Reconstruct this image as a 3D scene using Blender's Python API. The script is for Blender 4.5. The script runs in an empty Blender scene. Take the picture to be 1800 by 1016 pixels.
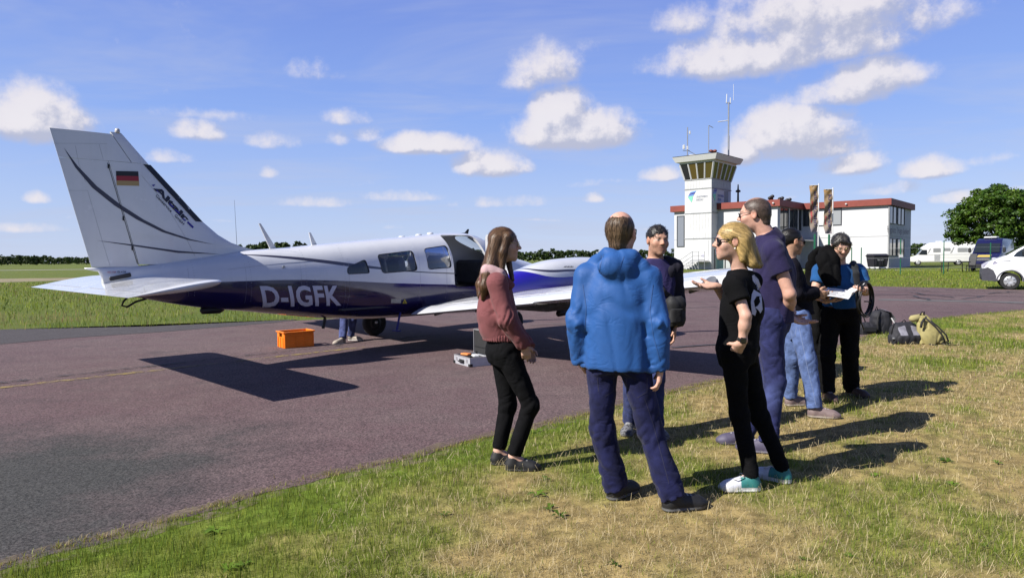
import bpy, bmesh, math, random
import numpy as np
from mathutils import Vector, Matrix, Euler
R = math.radians
SC = bpy.context.scene
COL = SC.collection

# ---------------------------------------------------------------- camera
FPX, Y0, ROLL, CAMH = 1178.9, 454.3, 0.0098, 1.4507      # focal length in photo pixels, horizon row, roll, eye height
PITCH = math.atan((508 - Y0) / FPX)
cd = bpy.data.cameras.new('camera'); cam = bpy.data.objects.new('camera', cd); COL.objects.link(cam)
cd.sensor_width = 36.0; cd.lens = 36.0 * FPX / 1800; cd.clip_start = 0.05; cd.clip_end = 20000
cam.matrix_world = Matrix.Translation((0, 0, CAMH)) @ Matrix.Rotation(math.pi / 2 - PITCH, 4, 'X') @ Matrix.Rotation(-ROLL, 4, 'Z')
SC.camera = cam
CAMI = cam.matrix_world.to_3x3()
def ray(px, py):
    d = CAMI @ Vector(((px - 900) / FPX, -(py - 508) / FPX, -1)); return d / d.y
def at(px, py, Y):                                   # photo pixel at a known distance -> point
    d = ray(px, py); return Vector((d.x * Y, Y, CAMH + d.z * Y))
def gnd(px, py, z=0.0):                              # photo pixel on the ground -> point
    d = ray(px, py); t = (z - CAMH) / d.z; return Vector((d.x * t, t, z))

# ---------------------------------------------------------------- sky, sun, exposure
SUN_AZ, SUN_EL = R(26.5), R(41.2)                   # shadows fall towards (cos az, sin az)
SD = Vector((-math.cos(SUN_AZ) * math.cos(SUN_EL), -math.sin(SUN_AZ) * math.cos(SUN_EL), math.sin(SUN_EL)))
sl = bpy.data.lights.new('sun', 'SUN'); sl.energy = 5.0; sl.angle = R(0.53); sl.color = (1.0, 0.955, 0.88)
so = bpy.data.objects.new('sun', sl); COL.objects.link(so); so.rotation_euler = SD.to_track_quat('Z', 'Y').to_euler(); so.location = (0, 0, 60)
SC.view_settings.view_transform = 'Standard'; SC.view_settings.look = 'None'; SC.view_settings.gamma = 1.0
SC.view_settings.exposure = 1.0
SC.cycles.max_bounces = 6; SC.cycles.diffuse_bounces = 3; SC.cycles.glossy_bounces = 3; SC.cycles.transparent_max_bounces = 12
W = bpy.data.worlds.new('World'); SC.world = W; W.use_nodes = True

class NT:
    """tiny node-tree writer"""
    def __init__(s, nt): s.nt = nt; s.n = nt.nodes; s.l = nt.links
    def new(s, t, **kw):
        n = s.n.new(t)
        for k, v in kw.items():
            if k.startswith('i_'):
                key = k[2:]; key = int(key) if key.isdigit() else key.replace('_', ' ')
                s.put(n.inputs[key], v)
            else: setattr(n, k, v)
        return n
    def put(s, inp, v):
        if isinstance(v, bpy.types.NodeSocket): s.l.new(v, inp)
        elif v is not None:
            if inp.type == 'RGBA' and len(v) == 3: v = (*v, 1)
            inp.default_value = v
    def m(s, op, a, b=None, c=None, clamp=False):
        n = s.n.new('ShaderNodeMath'); n.operation = op; n.use_clamp = clamp
        for i, v in enumerate((a, b, c)):
            if v is not None: s.put(n.inputs[i], v)
        return n.outputs[0]
    def v(s, op, a, b=None, c=None):
        n = s.n.new('ShaderNodeVectorMath'); n.operation = op
        for i, x in enumerate((a, b)):
            if x is not None: s.put(n.inputs[i], x)
        if c is not None: s.put(n.inputs['Scale'], c)
        return n.outputs['Value' if op in ('DOT_PRODUCT', 'LENGTH', 'DISTANCE') else 0]
    def mix(s, f, a, b, bt='MIX'):
        n = s.n.new('ShaderNodeMix'); n.data_type = 'RGBA'; n.blend_type = bt
        s.put(n.inputs[0], f); s.put(n.inputs[6], a); s.put(n.inputs[7], b); return n.outputs[2]
    def noise(s, vec, scale, detail=3, rough=.55, dist=0.0, lac=2.0):
        n = s.n.new('ShaderNodeTexNoise'); s.put(n.inputs['Vector'], vec)
        n.inputs['Scale'].default_value = scale; n.inputs['Detail'].default_value = detail
        n.inputs['Roughness'].default_value = rough; n.inputs['Distortion'].default_value = dist; n.inputs['Lacunarity'].default_value = lac
        return n.outputs[0]
    def ramp(s, f, lo, hi, a=0.0, b=1.0, smooth=True):
        n = s.n.new('ShaderNodeMapRange'); n.interpolation_type = 'SMOOTHSTEP' if smooth else 'LINEAR'
        for i, x in enumerate((f, lo, hi, a, b)): s.put(n.inputs[i], x)
        return n.outputs[0]
    def xyz(s, vec):
        n = s.n.new('ShaderNodeSeparateXYZ'); s.put(n.inputs[0], vec); return n.outputs
    def comb(s, x, y, z):
        n = s.n.new('ShaderNodeCombineXYZ')
        for i, q in enumerate((x, y, z)): s.put(n.inputs[i], q)
        return n.outputs[0]

def build_sky():
    g = bpy.data.node_groups.new('cloud_field', 'ShaderNodeTree')
    g.interface.new_socket('Vec', in_out='INPUT', socket_type='NodeSocketVector')
    g.interface.new_socket('F', in_out='OUTPUT', socket_type='NodeSocketFloat')
    t = NT(g); gi = t.n.new('NodeGroupInput'); go = t.n.new('NodeGroupOutput'); P = gi.outputs[0]
    d = t.v('NORMALIZE', P)
    n1 = t.noise(d, 9, 1, .5); n2 = t.noise(d, 30, 5, .62)
    x, y, z = t.xyz(d)
    az = t.m('ARCTAN2', x, y); el = t.m('ARCSINE', z)
    az = t.m('ADD', az, t.m('MULTIPLY', t.m('SUBTRACT', n1, .5), .05))
    Q = t.comb(az, el, el)
    # the cumulus of the photograph: pixel centre, half width, half height, weight
    CL = [(40, 190, 120, 52, 1.0), (95, 205, 80, 34, .8), (352, 229, 42, 17, .62), (545, 122, 40, 15, .3), (597, 203, 48, 16, .55), (480, 246, 40, 13, .3),
          (585, 242, 30, 13, .38), (640, 236, 40, 12, .34), (755, 251, 88, 18, .75), (868, 285, 62, 25, .9), (958, 112, 62, 34, .58), (925, 135, 48, 22, .42),
          (985, 196, 62, 44, 1.0), (1010, 222, 116, 36, .95), (1205, 32, 50, 24, .45), (1320, 88, 165, 40, .8), (1430, 20, 200, 70, .74), (1490, 66, 120, 36, .72), (1600, 20, 110, 36, .42),
          (1530, 130, 100, 34, .85), (1470, 160, 100, 26, .7), (1395, 222, 108, 44, 1.0), (1310, 258, 44, 30, .85), (1430, 255, 90, 25, .8), (1495, 284, 62, 22, .72),
          (1640, 292, 66, 20, .74), (1165, 304, 32, 13, .6), (467, 302, 20, 10, .5), (66, 346, 28, 11, .5), (1045, 347, 22, 9, .5), (905, 290, 40, 16, .6),
          (300, 275, 36, 10, .3), (700, 345, 60, 8, .3), (1560, 330, 60, 12, .35), (1700, 345, 50, 11, .35), (560, 355, 70, 8, .3), (880, 355, 80, 9, .28), (30, 400, 60, 8, .3)]
    F = None
    for (cx, cy, rx, ry, w) in CL:
        q = ray(cx, cy).normalized(); a0 = math.atan2(q.x, q.y); e0 = math.asin(q.z)
        sx = rx / FPX * math.cos(a0) ** 2 * 1.12; sy = ry / FPX * math.cos(a0) * 1.2
        e1 = e0 - sy * .35; n = t.n.new('ShaderNodeVectorMath'); n.operation = 'MULTIPLY_ADD'     # (u, above, below): flat bases
        t.put(n.inputs[0], Q); n.inputs[1].default_value = (1 / sx, 1 / (sy * 1.3), -1 / (sy * .62)); n.inputs[2].default_value = (-a0 / sx, -e1 / (sy * 1.3), e1 / (sy * .62))
        q = t.v('MAXIMUM', n.outputs[0], (-1e3, 0, 0))
        f = t.m('MULTIPLY_ADD', t.v('DOT_PRODUCT', q, q), -w, w)
        F = f if F is None else t.m('MAXIMUM', F, f)
    F = t.m('MAXIMUM', F, -.6)
    # the same kind of small cumulus all round the sky, on a flat layer
    zz = t.m('ADD', t.m('MAXIMUM', z, 0.0), .09)
    pl = t.comb(t.m('DIVIDE', x, zz), t.m('DIVIDE', y, zz), 0.0)
    gn = t.noise(pl, 1.15, 2, .5)
    F = t.m('MAXIMUM', F, t.ramp(gn, .5, .78, -.6, .36, False))
    F = t.m('ADD', F, t.m('MULTIPLY', t.m('SUBTRACT', n2, .5), 1.25))
    F = t.m('ADD', F, t.m('MULTIPLY', t.m('SUBTRACT', n1, .5), .55))
    t.l.new(F, go.inputs[0])
    t = NT(W.node_tree); t.n.clear()
    tc = t.new('ShaderNodeTexCoord').outputs['Generated']
    sky = t.new('ShaderNodeTexSky', sky_type='NISHITA', sun_disc=False, sun_elevation=SUN_EL, sun_rotation=math.atan2(SD.x, SD.y) % (2 * math.pi),
                altitude=80, air_density=1.0, dust_density=.15, ozone_density=1.6)
    def field(vec):
        n = t.n.new('ShaderNodeGroup'); n.node_tree = g; t.put(n.inputs[0], vec); return n.outputs[0]
    F0 = field(tc)
    F1 = field(t.v('ADD', tc, tuple(Vector((-.55, -.2, .8)).normalized() * .022)))
    mask = t.ramp(F0, -.12, .66)
    lit = t.ramp(t.m('SUBTRACT', F0, F1), -.2, .34)
    core = t.ramp(F0, .2, 1.1)
    z = t.xyz(tc)[2]
    # faint high veil and horizon haze
    x, y, _ = t.xyz(tc); zz = t.m('ADD', t.m('MAXIMUM', z, 0.0), .12)
    pl = t.comb(t.m('DIVIDE', x, zz), t.m('DIVIDE', t.m('MULTIPLY', y, 2.2), zz), 0.0)
    veil = t.m('MULTIPLY', t.ramp(t.noise(pl, .6, 5, .62, .5), .42, .76), .44)
    S = 0.1; K = .52
    cl = t.mix(lit, (2.5, 2.6, 3.3), (4.3, 4.05, 4.2))
    cl = t.mix(t.m('MULTIPLY', core, .5), cl, t.mix(lit, (2.7, 2.75, 3.25), (4.75, 4.55, 4.5)))
    cr = t.new('ShaderNodeValToRGB'); el = cr.color_ramp.elements; k = .72 / S
    for i, (p, c) in enumerate(((0.0, (.45, .545, .8)), (.09, (.37, .485, .82)), (.2, (.245, .385, .83)), (.36, (.17, .27, .735)), (.6, (.07, .13, .44)), (1.0, (.03, .06, .24)))):
        e = el[i] if i < 2 else el.new(p)
        e.position = p; e.color = (*c, 1)
    t.put(cr.inputs[0], t.m('MAXIMUM', z, 0.0))
    base = t.mix(.88, sky.outputs[0], t.mix(1.0, cr.outputs[0], (K / S,) * 3, 'MULTIPLY'))
    base = t.mix(veil, base, (2.75, 2.95, 3.75))
    out = t.mix(t.m('MULTIPLY', mask, .88), base, cl)
    bg = t.new('ShaderNodeBackground'); t.put(bg.inputs[0], out); bg.inputs[1].default_value = S
    wo = t.new('ShaderNodeOutputWorld'); t.l.new(bg.outputs[0], wo.inputs[0])
    W.cycles.sampling_method = 'NONE'
build_sky()

# ---------------------------------------------------------------- materials
def lin(c):
    return tuple(((x / 255) / 12.92 if x <= 10 else ((x / 255 + .055) / 1.055) ** 2.4) for x in c)
MATS = {}
GAIN = .69                                            # base colours below were picked at exposure 0.45
def mat(name, col=(.5, .5, .5), rough=.5, metal=0.0, var=0.0, vscale=8.0, bump=0.0, bscale=200.0, spec=.5, coat=0.0, trans=0.0, attr=None, sss=0.0, sheen=0.0, stretch=None, ior=1.45, alpha=1.0, wrinkle=0.0):
    """Principled material with procedural colour variation, fine relief and optional vertex colour"""
    if name in MATS: return MATS[name]
    m = bpy.data.materials.new(name); m.use_nodes = True; t = NT(m.node_tree)
    b = t.n['Principled BSDF']; tc = t.new('ShaderNodeTexCoord').outputs['Object']
    if stretch: tc = t.v('MULTIPLY', tc, stretch)
    c = None
    if attr:
        a = t.new('ShaderNodeAttribute'); a.attribute_name = attr; c = a.outputs['Color']
    else:
        c = t.new('ShaderNodeRGB').outputs[0]; c.default_value = (*(q * GAIN for q in col), 1)
    if var > 0:
        n = t.noise(tc, vscale, 5, .6)
        c = t.mix(1.0, c, t.mix(t.ramp(n, .25, .75), (1 - var,) * 3, (1 + var,) * 3), 'MULTIPLY')
        n2 = t.noise(tc, vscale * 9, 3, .6)
        t.put(b.inputs['Roughness'], t.ramp(n2, .2, .8, max(.02, rough - .08), min(1, rough + .1), False))
    else: b.inputs['Roughness'].default_value = rough
    t.put(b.inputs['Base Color'], c)
    b.inputs['Metallic'].default_value = metal; b.inputs['Specular IOR Level'].default_value = spec; b.inputs['IOR'].default_value = ior
    b.inputs['Coat Weight'].default_value = coat; b.inputs['Coat Roughness'].default_value = .06
    b.inputs['Transmission Weight'].default_value = trans; b.inputs['Alpha'].default_value = alpha
    if sheen: b.inputs['Sheen Weight'].default_value = sheen; b.inputs['Sheen Roughness'].default_value = .5
    if sss: b.inputs['Subsurface Weight'].default_value = sss; b.inputs['Subsurface Radius'].default_value = (.012, .005, .003); b.inputs['Subsurface Scale'].default_value = 1.0
    if bump > 0:
        bn = t.new('ShaderNodeBump'); bn.inputs['Strength'].default_value = bump; bn.inputs['Distance'].default_value = .004
        t.put(bn.inputs['Height'], t.noise(tc, bscale, 3, .6)); t.l.new(bn.outputs[0], b.inputs['Normal'])
        if wrinkle > 0:
            w1 = t.m('ABSOLUTE', t.m('SUBTRACT', t.noise(t.v('MULTIPLY', tc, (1, 1, .6)), 6, 2, .5, .8), .5)); w2 = t.m('ABSOLUTE', t.m('SUBTRACT', t.noise(t.v('MULTIPLY', tc, (.8, .8, 1.3)), 9, 2, .5, .8), .5))
            wn = t.new('ShaderNodeBump'); wn.inputs['Strength'].default_value = wrinkle; wn.inputs['Distance'].default_value = .02
            t.put(wn.inputs['Height'], t.ramp(t.m('MINIMUM', w1, t.m('ADD', w2, .03)), 0, .16)); t.l.new(wn.outputs[0], bn.inputs['Normal'])
    MATS[name] = m; return m
def glass_mat(name, tint=(.9, .93, .95), op=.25, dark=(.01, .012, .015)):
    """thin tinted pane: partly see-through, glossy"""
    if name in MATS: return MATS[name]
    m = bpy.data.materials.new(name); m.use_nodes = True; t = NT(m.node_tree); t.n.clear()
    tr = t.new('ShaderNodeBsdfTransparent'); t.put(tr.inputs[0], tint)
    df = t.new('ShaderNodeBsdfPrincipled'); t.put(df.inputs['Base Color'], dark); df.inputs['Roughness'].default_value = .04
    gl = t.new('ShaderNodeBsdfGlossy'); gl.inputs['Roughness'].default_value = .02
    a = t.new('ShaderNodeMixShader'); a.inputs[0].default_value = op; t.l.new(tr.outputs[0], a.inputs[1]); t.l.new(df.outputs[0], a.inputs[2])
    fr = t.new('ShaderNodeFresnel'); fr.inputs[0].default_value = 1.5
    b = t.new('ShaderNodeMixShader'); t.l.new(fr.outputs[0], b.inputs[0]); t.l.new(a.outputs[0], b.inputs[1]); t.l.new(gl.outputs[0], b.inputs[2])
    o = t.new('ShaderNodeOutputMaterial'); t.l.new(b.outputs[0], o.inputs[0])
    MATS[name] = m; return m

# ---------------------------------------------------------------- objects
def tag(o, label=None, cat=None, group=None, kind=None):
    if label: o['label'] = label
    if cat: o['category'] = cat
    if group: o['group'] = group
    if kind: o['kind'] = kind
    return o
def empty(name, loc, rz=0.0, label=None, cat=None, group=None):
    o = bpy.data.objects.new(name, None); COL.objects.link(o); o.location = loc; o.rotation_euler = (0, 0, rz); o.empty_display_size = .2
    return tag(o, label, cat, group)
def link(name, me, m=None, parent=None, smooth=False):
    o = bpy.data.objects.new(name, me); COL.objects.link(o)
    if m is not None and not me.materials:
        for q in (m if isinstance(m, (list, tuple)) else [m]): me.materials.append(q)
    if parent is not None: o.parent = parent
    if smooth: me.polygons.foreach_set('use_smooth', np.ones(len(me.polygons), bool))
    return o
class MB:
    """collects shapes; build() links them as one mesh object"""
    def __init__(s): s.v = []; s.f = []; s.mi = []
    def add(s, vs, fs, mi=0):
        k = len(s.v); s.v += [tuple(q) for q in vs]; s.f += [tuple(i + k for i in f) for f in fs]; s.mi += [mi] * len(fs); return s
    def box(s, c, d, M=None, mi=0, bev=0.0):
        x, y, z = d[0] / 2, d[1] / 2, d[2] / 2
        if bev <= 0:
            vs = [(-x, -y, -z), (x, -y, -z), (x, y, -z), (-x, y, -z), (-x, -y, z), (x, -y, z), (x, y, z), (-x, y, z)]
            fs = [(0, 3, 2, 1), (4, 5, 6, 7), (0, 1, 5, 4), (1, 2, 6, 5), (2, 3, 7, 6), (3, 0, 4, 7)]
        else:
            b = min(bev, x * .9, y * .9, z * .9); vs = []
            for (sx, sy, sz) in [(-1, -1, -1), (1, -1, -1), (1, 1, -1), (-1, 1, -1), (-1, -1, 1), (1, -1, 1), (1, 1, 1), (-1, 1, 1)]:
                vs += [(sx * (x - b), sy * (y - b), sz * z), (sx * (x - b), sy * y, sz * (z - b)), (sx * x, sy * (y - b), sz * (z - b))]
            bm = bmesh.new(); bv = [bm.verts.new(q) for q in vs]; r = bmesh.ops.convex_hull(bm, input=bv)
            bmesh.ops.dissolve_limit(bm, angle_limit=.01, verts=bm.verts, edges=bm.edges)
            bm.verts.index_update(); vs = [tuple(q.co) for q in bm.verts]; fs = [tuple(q.index for q in f.verts) for f in bm.faces]; bm.free()
        M = M or Matrix.Identity(3)
        return s.add([Vector(c) + M @ Vector(q) for q in vs], fs, mi)
    def tube(s, pts, r, n=8, mi=0, cap=True, closed=False):
        pts = [Vector(p) for p in pts]; rs = r if isinstance(r, (list, tuple)) else [r] * len(pts); k = len(s.v); N = len(pts); up = None
        for i, p in enumerate(pts):
            t = (pts[(i + 1) % N] - pts[i - 1]) if (closed or 0 < i < N - 1) else (pts[min(i + 1, N - 1)] - pts[max(i - 1, 0)])
            t.normalize()
            if up is None: up = t.orthogonal().normalized()
            up = (up - t * up.dot(t)).normalized(); w = t.cross(up)
            for j in range(n):
                a = 2 * math.pi * j / n; s.v.append(tuple(p + (up * math.cos(a) + w * math.sin(a)) * rs[i]))
        for i in range(N if closed else N - 1):
            i2 = (i + 1) % N
            for j in range(n):
                s.f.append((k + i * n + j, k + i * n + (j + 1) % n, k + i2 * n + (j + 1) % n, k + i2 * n + j)); s.mi.append(mi)
        if cap and not closed:
            s.f.append(tuple(k + j for j in reversed(range(n)))); s.f.append(tuple(k + (N - 1) * n + j for j in range(n))); s.mi += [mi, mi]
        return s
    def lathe(s, prof, c=(0, 0, 0), M=None, n=24, mi=0):
        """profile of (radius, height) turned about local z"""
        M = M or Matrix.Identity(3); k = len(s.v); c = Vector(c)
        for (r, h) in prof:
            for j in range(n):
                a = 2 * math.pi * j / n; s.v.append(tuple(c + M @ Vector((r * math.cos(a), r * math.sin(a), h))))
        for i in range(len(prof) - 1):
            for j in range(n):
                s.f.append((k + i * n + j, k + i * n + (j + 1) % n, k + (i + 1) * n + (j + 1) % n, k + (i + 1) * n + j)); s.mi.append(mi)
        s.f.append(tuple(k + j for j in reversed(range(n)))); s.f.append(tuple(k + (len(prof) - 1) * n + j for j in range(n))); s.mi += [mi, mi]
        return s
    def prism(s, poly, a, b, fn, mi=0):
        """polygon extruded between a and b; fn(u, v, w) -> point"""
        n = len(poly); vs = [fn(u, v, a) for u, v in poly] + [fn(u, v, b) for u, v in poly]
        fs = [tuple(reversed(range(n))), tuple(range(n, 2 * n))] + [(i, (i + 1) % n, n + (i + 1) % n, n + i) for i in range(n)]
        return s.add(vs, fs, mi)
    def loft(s, rings, mi=0, cap=True):
        n = len(rings[0]); k = len(s.v)
        for r in rings: s.v += [tuple(q) for q in r]
        for i in range(len(rings) - 1):
            for j in range(n): s.f.append((k + i * n + j, k + i * n + (j + 1) % n, k + (i + 1) * n + (j + 1) % n, k + (i + 1) * n + j)); s.mi.append(mi)
        if cap: s.f.append(tuple(k + j for j in reversed(range(n)))); s.f.append(tuple(k + (len(rings) - 1) * n + j for j in range(n))); s.mi += [mi, mi]
        return s
    def mesh(s, name):
        me = bpy.data.meshes.new(name); me.from_pydata(s.v, [], s.f); me.polygons.foreach_set('material_index', s.mi)
        bm = bmesh.new(); bm.from_mesh(me); bmesh.ops.recalc_face_normals(bm, faces=bm.faces); bm.to_mesh(me); bm.free(); me.update(); return me
    def build(s, name, m, parent=None, smooth=False, angle=None):
        me = s.mesh(name); o = link(name, me, m, parent, smooth or angle is not None)
        if angle is not None: me.set_sharp_from_angle(angle=R(angle))
        return o
def copy_tree(o, parent=None):
    c = o.copy(); COL.objects.link(c); c.parent = parent
    for ch in list(o.children): copy_tree(ch, c)
    return c
def raw_mesh(name, V, F, smooth=True):
    """mesh from numpy arrays; F is an (n,3) or (n,4) index array"""
    me = bpy.data.meshes.new(name); n, k = F.shape
    me.vertices.add(len(V)); me.vertices.foreach_set('co', np.ascontiguousarray(V, np.float32).ravel())
    me.loops.add(n * k); me.loops.foreach_set('vertex_index', np.ascontiguousarray(F, np.int32).ravel())
    me.polygons.add(n); me.polygons.foreach_set('loop_start', np.arange(0, n * k, k, dtype=np.int32))
    if smooth: me.polygons.foreach_set('use_smooth', np.ones(n, bool))
    me.update(calc_edges=True); return me
def set_col(me, C, name='Col'):
    a = me.color_attributes.new(name, 'FLOAT_COLOR', 'POINT')
    a.data.foreach_set('color', np.ascontiguousarray(np.concatenate([np.asarray(C) * GAIN, np.ones((len(C), 1))], 1), np.float32).ravel())
# ---- numpy noise
def _h(ix, iy, iz, s):
    h = (ix * 374761393 + iy * 668265263 + iz * 1274126177 + s * 362437) & 0x7fffffff
    h = ((h ^ (h >> 13)) * 1103515245) & 0x7fffffff
    h = ((h ^ (h >> 15)) * 12345679) & 0x7fffffff
    return ((h ^ (h >> 16)) & 0xffff) / 65535.0
def vnoise(P, seed=0):
    P = np.asarray(P, float); I = np.floor(P).astype(np.int64); f = P - I; f = f * f * (3 - 2 * f); r = 0
    for dx in (0, 1):
        for dy in (0, 1):
            for dz in (0, 1):
                w = (f[:, 0] if dx else 1 - f[:, 0]) * (f[:, 1] if dy else 1 - f[:, 1]) * (f[:, 2] if dz else 1 - f[:, 2])
                r = r + w * _h(I[:, 0] + dx, I[:, 1] + dy, I[:, 2] + dz, seed)
    return r
def fbm(P, seed=0, oct=3):
    P = np.asarray(P, float); a, s, t = 1.0, 0.0, 0.0
    for o in range(oct):
        s = s + a * vnoise(P * 2 ** o + o * 17.3, seed + o); t += a; a *= .5
    return s / t
# ================================================================ ground, apron, grass
rng = np.random.default_rng(7); random.seed(7)
def ground_mat():
    m = bpy.data.materials.new('meadow'); m.use_nodes = True; t = NT(m.node_tree); b = t.n['Principled BSDF']
    P = t.new('ShaderNodeNewGeometry').outputs['Position']
    big = t.noise(P, .05, 4, .6); mid = t.noise(P, .55, 5, .62); fine = t.noise(P, 30, 4, .7)
    c = t.mix(t.ramp(mid, .35, .68), (.085, .12, .022), (.12, .135, .032))
    c = t.mix(t.ramp(big, .42, .7), c, (.11, .13, .03))
    c = t.mix(1.0, c, t.mix(t.ramp(fine, .3, .7), (.45, .45, .4), (1.3, 1.3, 1.25)), 'MULTIPLY')
    t.put(b.inputs['Base Color'], c); b.inputs['Roughness'].default_value = .95; b.inputs['Specular IOR Level'].default_value = .15
    bn = t.new('ShaderNodeBump'); bn.inputs['Strength'].default_value = .8; bn.inputs['Distance'].default_value = .05
    t.put(bn.inputs['Height'], fine); t.l.new(bn.outputs[0], b.inputs['Normal']); return m
def asphalt_mat(name, tone, pink, grey):
    m = bpy.data.materials.new(name); m.use_nodes = True; t = NT(m.node_tree); b = t.n['Principled BSDF']
    P = t.new('ShaderNodeNewGeometry').outputs['Position']
    sp = t.noise(P, 75, 4, .75); sp2 = t.noise(P, 210, 2, .6); mid = t.noise(P, 1.6, 6, .7); big = t.noise(P, .22, 4, .6)
    st = t.noise(t.v('MULTIPLY', P, (.9, 7.0, 1)), .5, 4, .6)
    worn = t.m('ADD', t.m('MULTIPLY', mid, .55), t.m('MULTIPLY', big, .6))
    x, y, z = t.xyz(P)
    near = t.ramp(t.m('ADD', x, t.m('MULTIPLY', t.m('SUBTRACT', mid, .5), 2.2)), -2.9, -1.3, 1, 0)
    near = t.m('MULTIPLY', near, t.ramp(t.m('ADD', y, t.m('MULTIPLY', t.m('SUBTRACT', mid, .5), 2.5)), 4.6, 6.4, 1, 0))   # greyer repair by the verge
    c = t.mix(t.ramp(worn, .44, .72), pink, tone)
    c = t.mix(t.m('MULTIPLY', t.ramp(mid, .6, .78), .35), c, grey)
    c = t.mix(t.m('MULTIPLY', near, .95), c, t.mix(1.0, grey, (.85, .87, .85), 'MULTIPLY'))
    c = t.mix(t.m('MULTIPLY', t.ramp(st, .5, .75), .25), c, (.042, .037, .038))
    c = t.mix(t.m('MULTIPLY', t.ramp(t.noise(P, .8, 5, .65, .6), .56, .72), .45), c, (.03, .028, .03))
    c = t.mix(1.0, c, t.mix(t.ramp(sp, .36, .66), (.3, .3, .3), (1.65, 1.62, 1.6)), 'MULTIPLY')
    c = t.mix(t.ramp(sp2, .66, .74, 0, .5), c, (.24, .215, .21))
    t.put(b.inputs['Base Color'], c); b.inputs['Roughness'].default_value = .9; b.inputs['Specular IOR Level'].default_value = .25
    bn = t.new('ShaderNodeBump'); bn.inputs['Strength'].default_value = .9; bn.inputs['Distance'].default_value = .006
    t.put(bn.inputs['Height'], sp); t.l.new(bn.outputs[0], b.inputs['Normal']); return m
def flat(name, pts, z, m, kind='structure'):
    bm = bmesh.new(); f = bm.faces.new([bm.verts.new((p[0], p[1], z)) for p in pts]); bmesh.ops.triangulate(bm, faces=[f])
    me = bpy.data.meshes.new(name); bm.to_mesh(me); bm.free(); o = link(name, me, m); return tag(o, kind=kind) if kind else o
M_GROUND = ground_mat()
flat('ground', [(-3000, -300), (3000, -300), (3000, 4500), (-3000, 4500)], 0, M_GROUND)
EDGE = [(-200, 1060), (0, 1001), (100, 968), (240, 937), (350, 900), (465, 867), (600, 833), (750, 798), (865, 770), (960, 748), (1100, 712), (1250, 674), (1400, 640), (1500, 601), (1600, 567), (1700, 553), (1800, 545)]
NEAR = [tuple(gnd(*p).xy) for p in EDGE]
NEAR = [(-14, -3), (-6.5, 1.2)] + NEAR + [(50, 40), (120, 84)]
# irregular, crumbling edge
NE = []
for a, b in zip(NEAR[:-1], NEAR[1:]):
    n = max(1, min(40, int(math.dist(a, b) / .12)))
    for i in range(n):
        u = i / n; x, y = a[0] + (b[0] - a[0]) * u, a[1] + (b[1] - a[1]) * u
        w = float(fbm([[x * 2.3, y * 2.3, 0]], 3, 4)[0] - .5) * .22 if y < 30 else 0
        NE.append((x - w * .4, y + w))
FAR = [(120, 96), (60, 50), (28, 27.5), (20.2, 26.6), (16.4, 31.3), (9, 36), (3, 27), (-.5, 18.8), tuple(gnd(520, 564).xy), tuple(gnd(250, 577).xy), tuple(gnd(0, 582).xy), (-30, 9.4), (-60, 4)]
M_ASPH = asphalt_mat('old asphalt', (.11, .079, .079), (.09, .057, .061), (.044, .045, .044))
flat('apron', NE + FAR + [(-60, -3)], .006, M_ASPH)
FE = [gnd(520, 564), gnd(250, 577), gnd(0, 582)]
M_STRIP = asphalt_mat('grey asphalt', (.058, .053, .055), (.05, .045, .047), (.042, .041, .043))
flat('asphalt_strip', [(-30, 9.0), tuple(gnd(0, 606).xy), tuple(gnd(120, 595).xy), tuple(gnd(300, 583).xy), tuple(gnd(480, 568).xy)] + [(p.x, p.y + .3) for p in FE] + [(-30, 9.75)], .0105, M_STRIP)
# field track and far strips beyond the grass on the left
flat('track', [tuple(gnd(-200, 503).xy), tuple(gnd(150, 492).xy), tuple(gnd(170, 488).xy), tuple(gnd(-200, 493).xy)], .01, mat('dry sand', (.24, .2, .11), .95, var=.3, vscale=.6))
flat('runway', [(-400, 75), (-30, 150), (-24, 158), (-400, 92)], .01, mat('far concrete', (.3, .27, .26), .9, var=.15, vscale=.2))
flat('path', [(24, 66), (58, 50), (90, 60), (90, 64), (58, 53.4), (27, 69)], .01, mat('pale paving', (.3, .29, .28), .9, var=.2, vscale=.8))

def ribbon(pts, w, z):
    """thin strip on the ground along pts, width w"""
    mb = MB(); L, Rr = [], []
    for i, p in enumerate(pts):
        a = Vector(pts[max(i - 1, 0)]); b = Vector(pts[min(i + 1, len(pts) - 1)]); t = (b - a).normalized(); n = Vector((-t.y, t.x)); ww = w[i] if isinstance(w, list) else w
        L.append((p[0] + n.x * ww / 2, p[1] + n.y * ww / 2, z)); Rr.append((p[0] - n.x * ww / 2, p[1] - n.y * ww / 2, z))
    k = len(pts); mb.add(L + Rr, [(i, i + 1, k + i + 1, k + i) for i in range(k - 1)]); return mb
def worn_mat(name, col, keep):
    m = bpy.data.materials.new(name); m.use_nodes = True; t = NT(m.node_tree); b = t.n['Principled BSDF']
    P = t.new('ShaderNodeNewGeometry').outputs['Position']
    t.put(b.inputs['Base Color'], col); b.inputs['Roughness'].default_value = .85
    n = t.noise(P, 9, 6, .75); n2 = t.noise(P, 1.1, 3, .6)
    t.put(b.inputs['Alpha'], t.m('MULTIPLY', t.ramp(n, .42, .6), t.ramp(n2, .3, .65, .15, keep))); return m
def wander(a, b, n, amp, seed):
    r = random.Random(seed); out = []; off = 0
    for i in range(n + 1):
        u = i / n; off += r.uniform(-amp, amp); off *= .8
        d = (Vector(b) - Vector(a)); nn = Vector((-d.y, d.x)).normalized(); p = Vector(a) + d * u + nn * off; out.append((p.x, p.y))
    return out
G2 = lambda px, py: tuple(gnd(px, py).xy)
yl = wander(G2(-60, 690), G2(640, 611), 24, .012, 2)
tag(ribbon(yl, .13, .0145).build('yellow_line', worn_mat('worn yellow paint', (.27, .2, .04), .8)), kind='structure')
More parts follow.
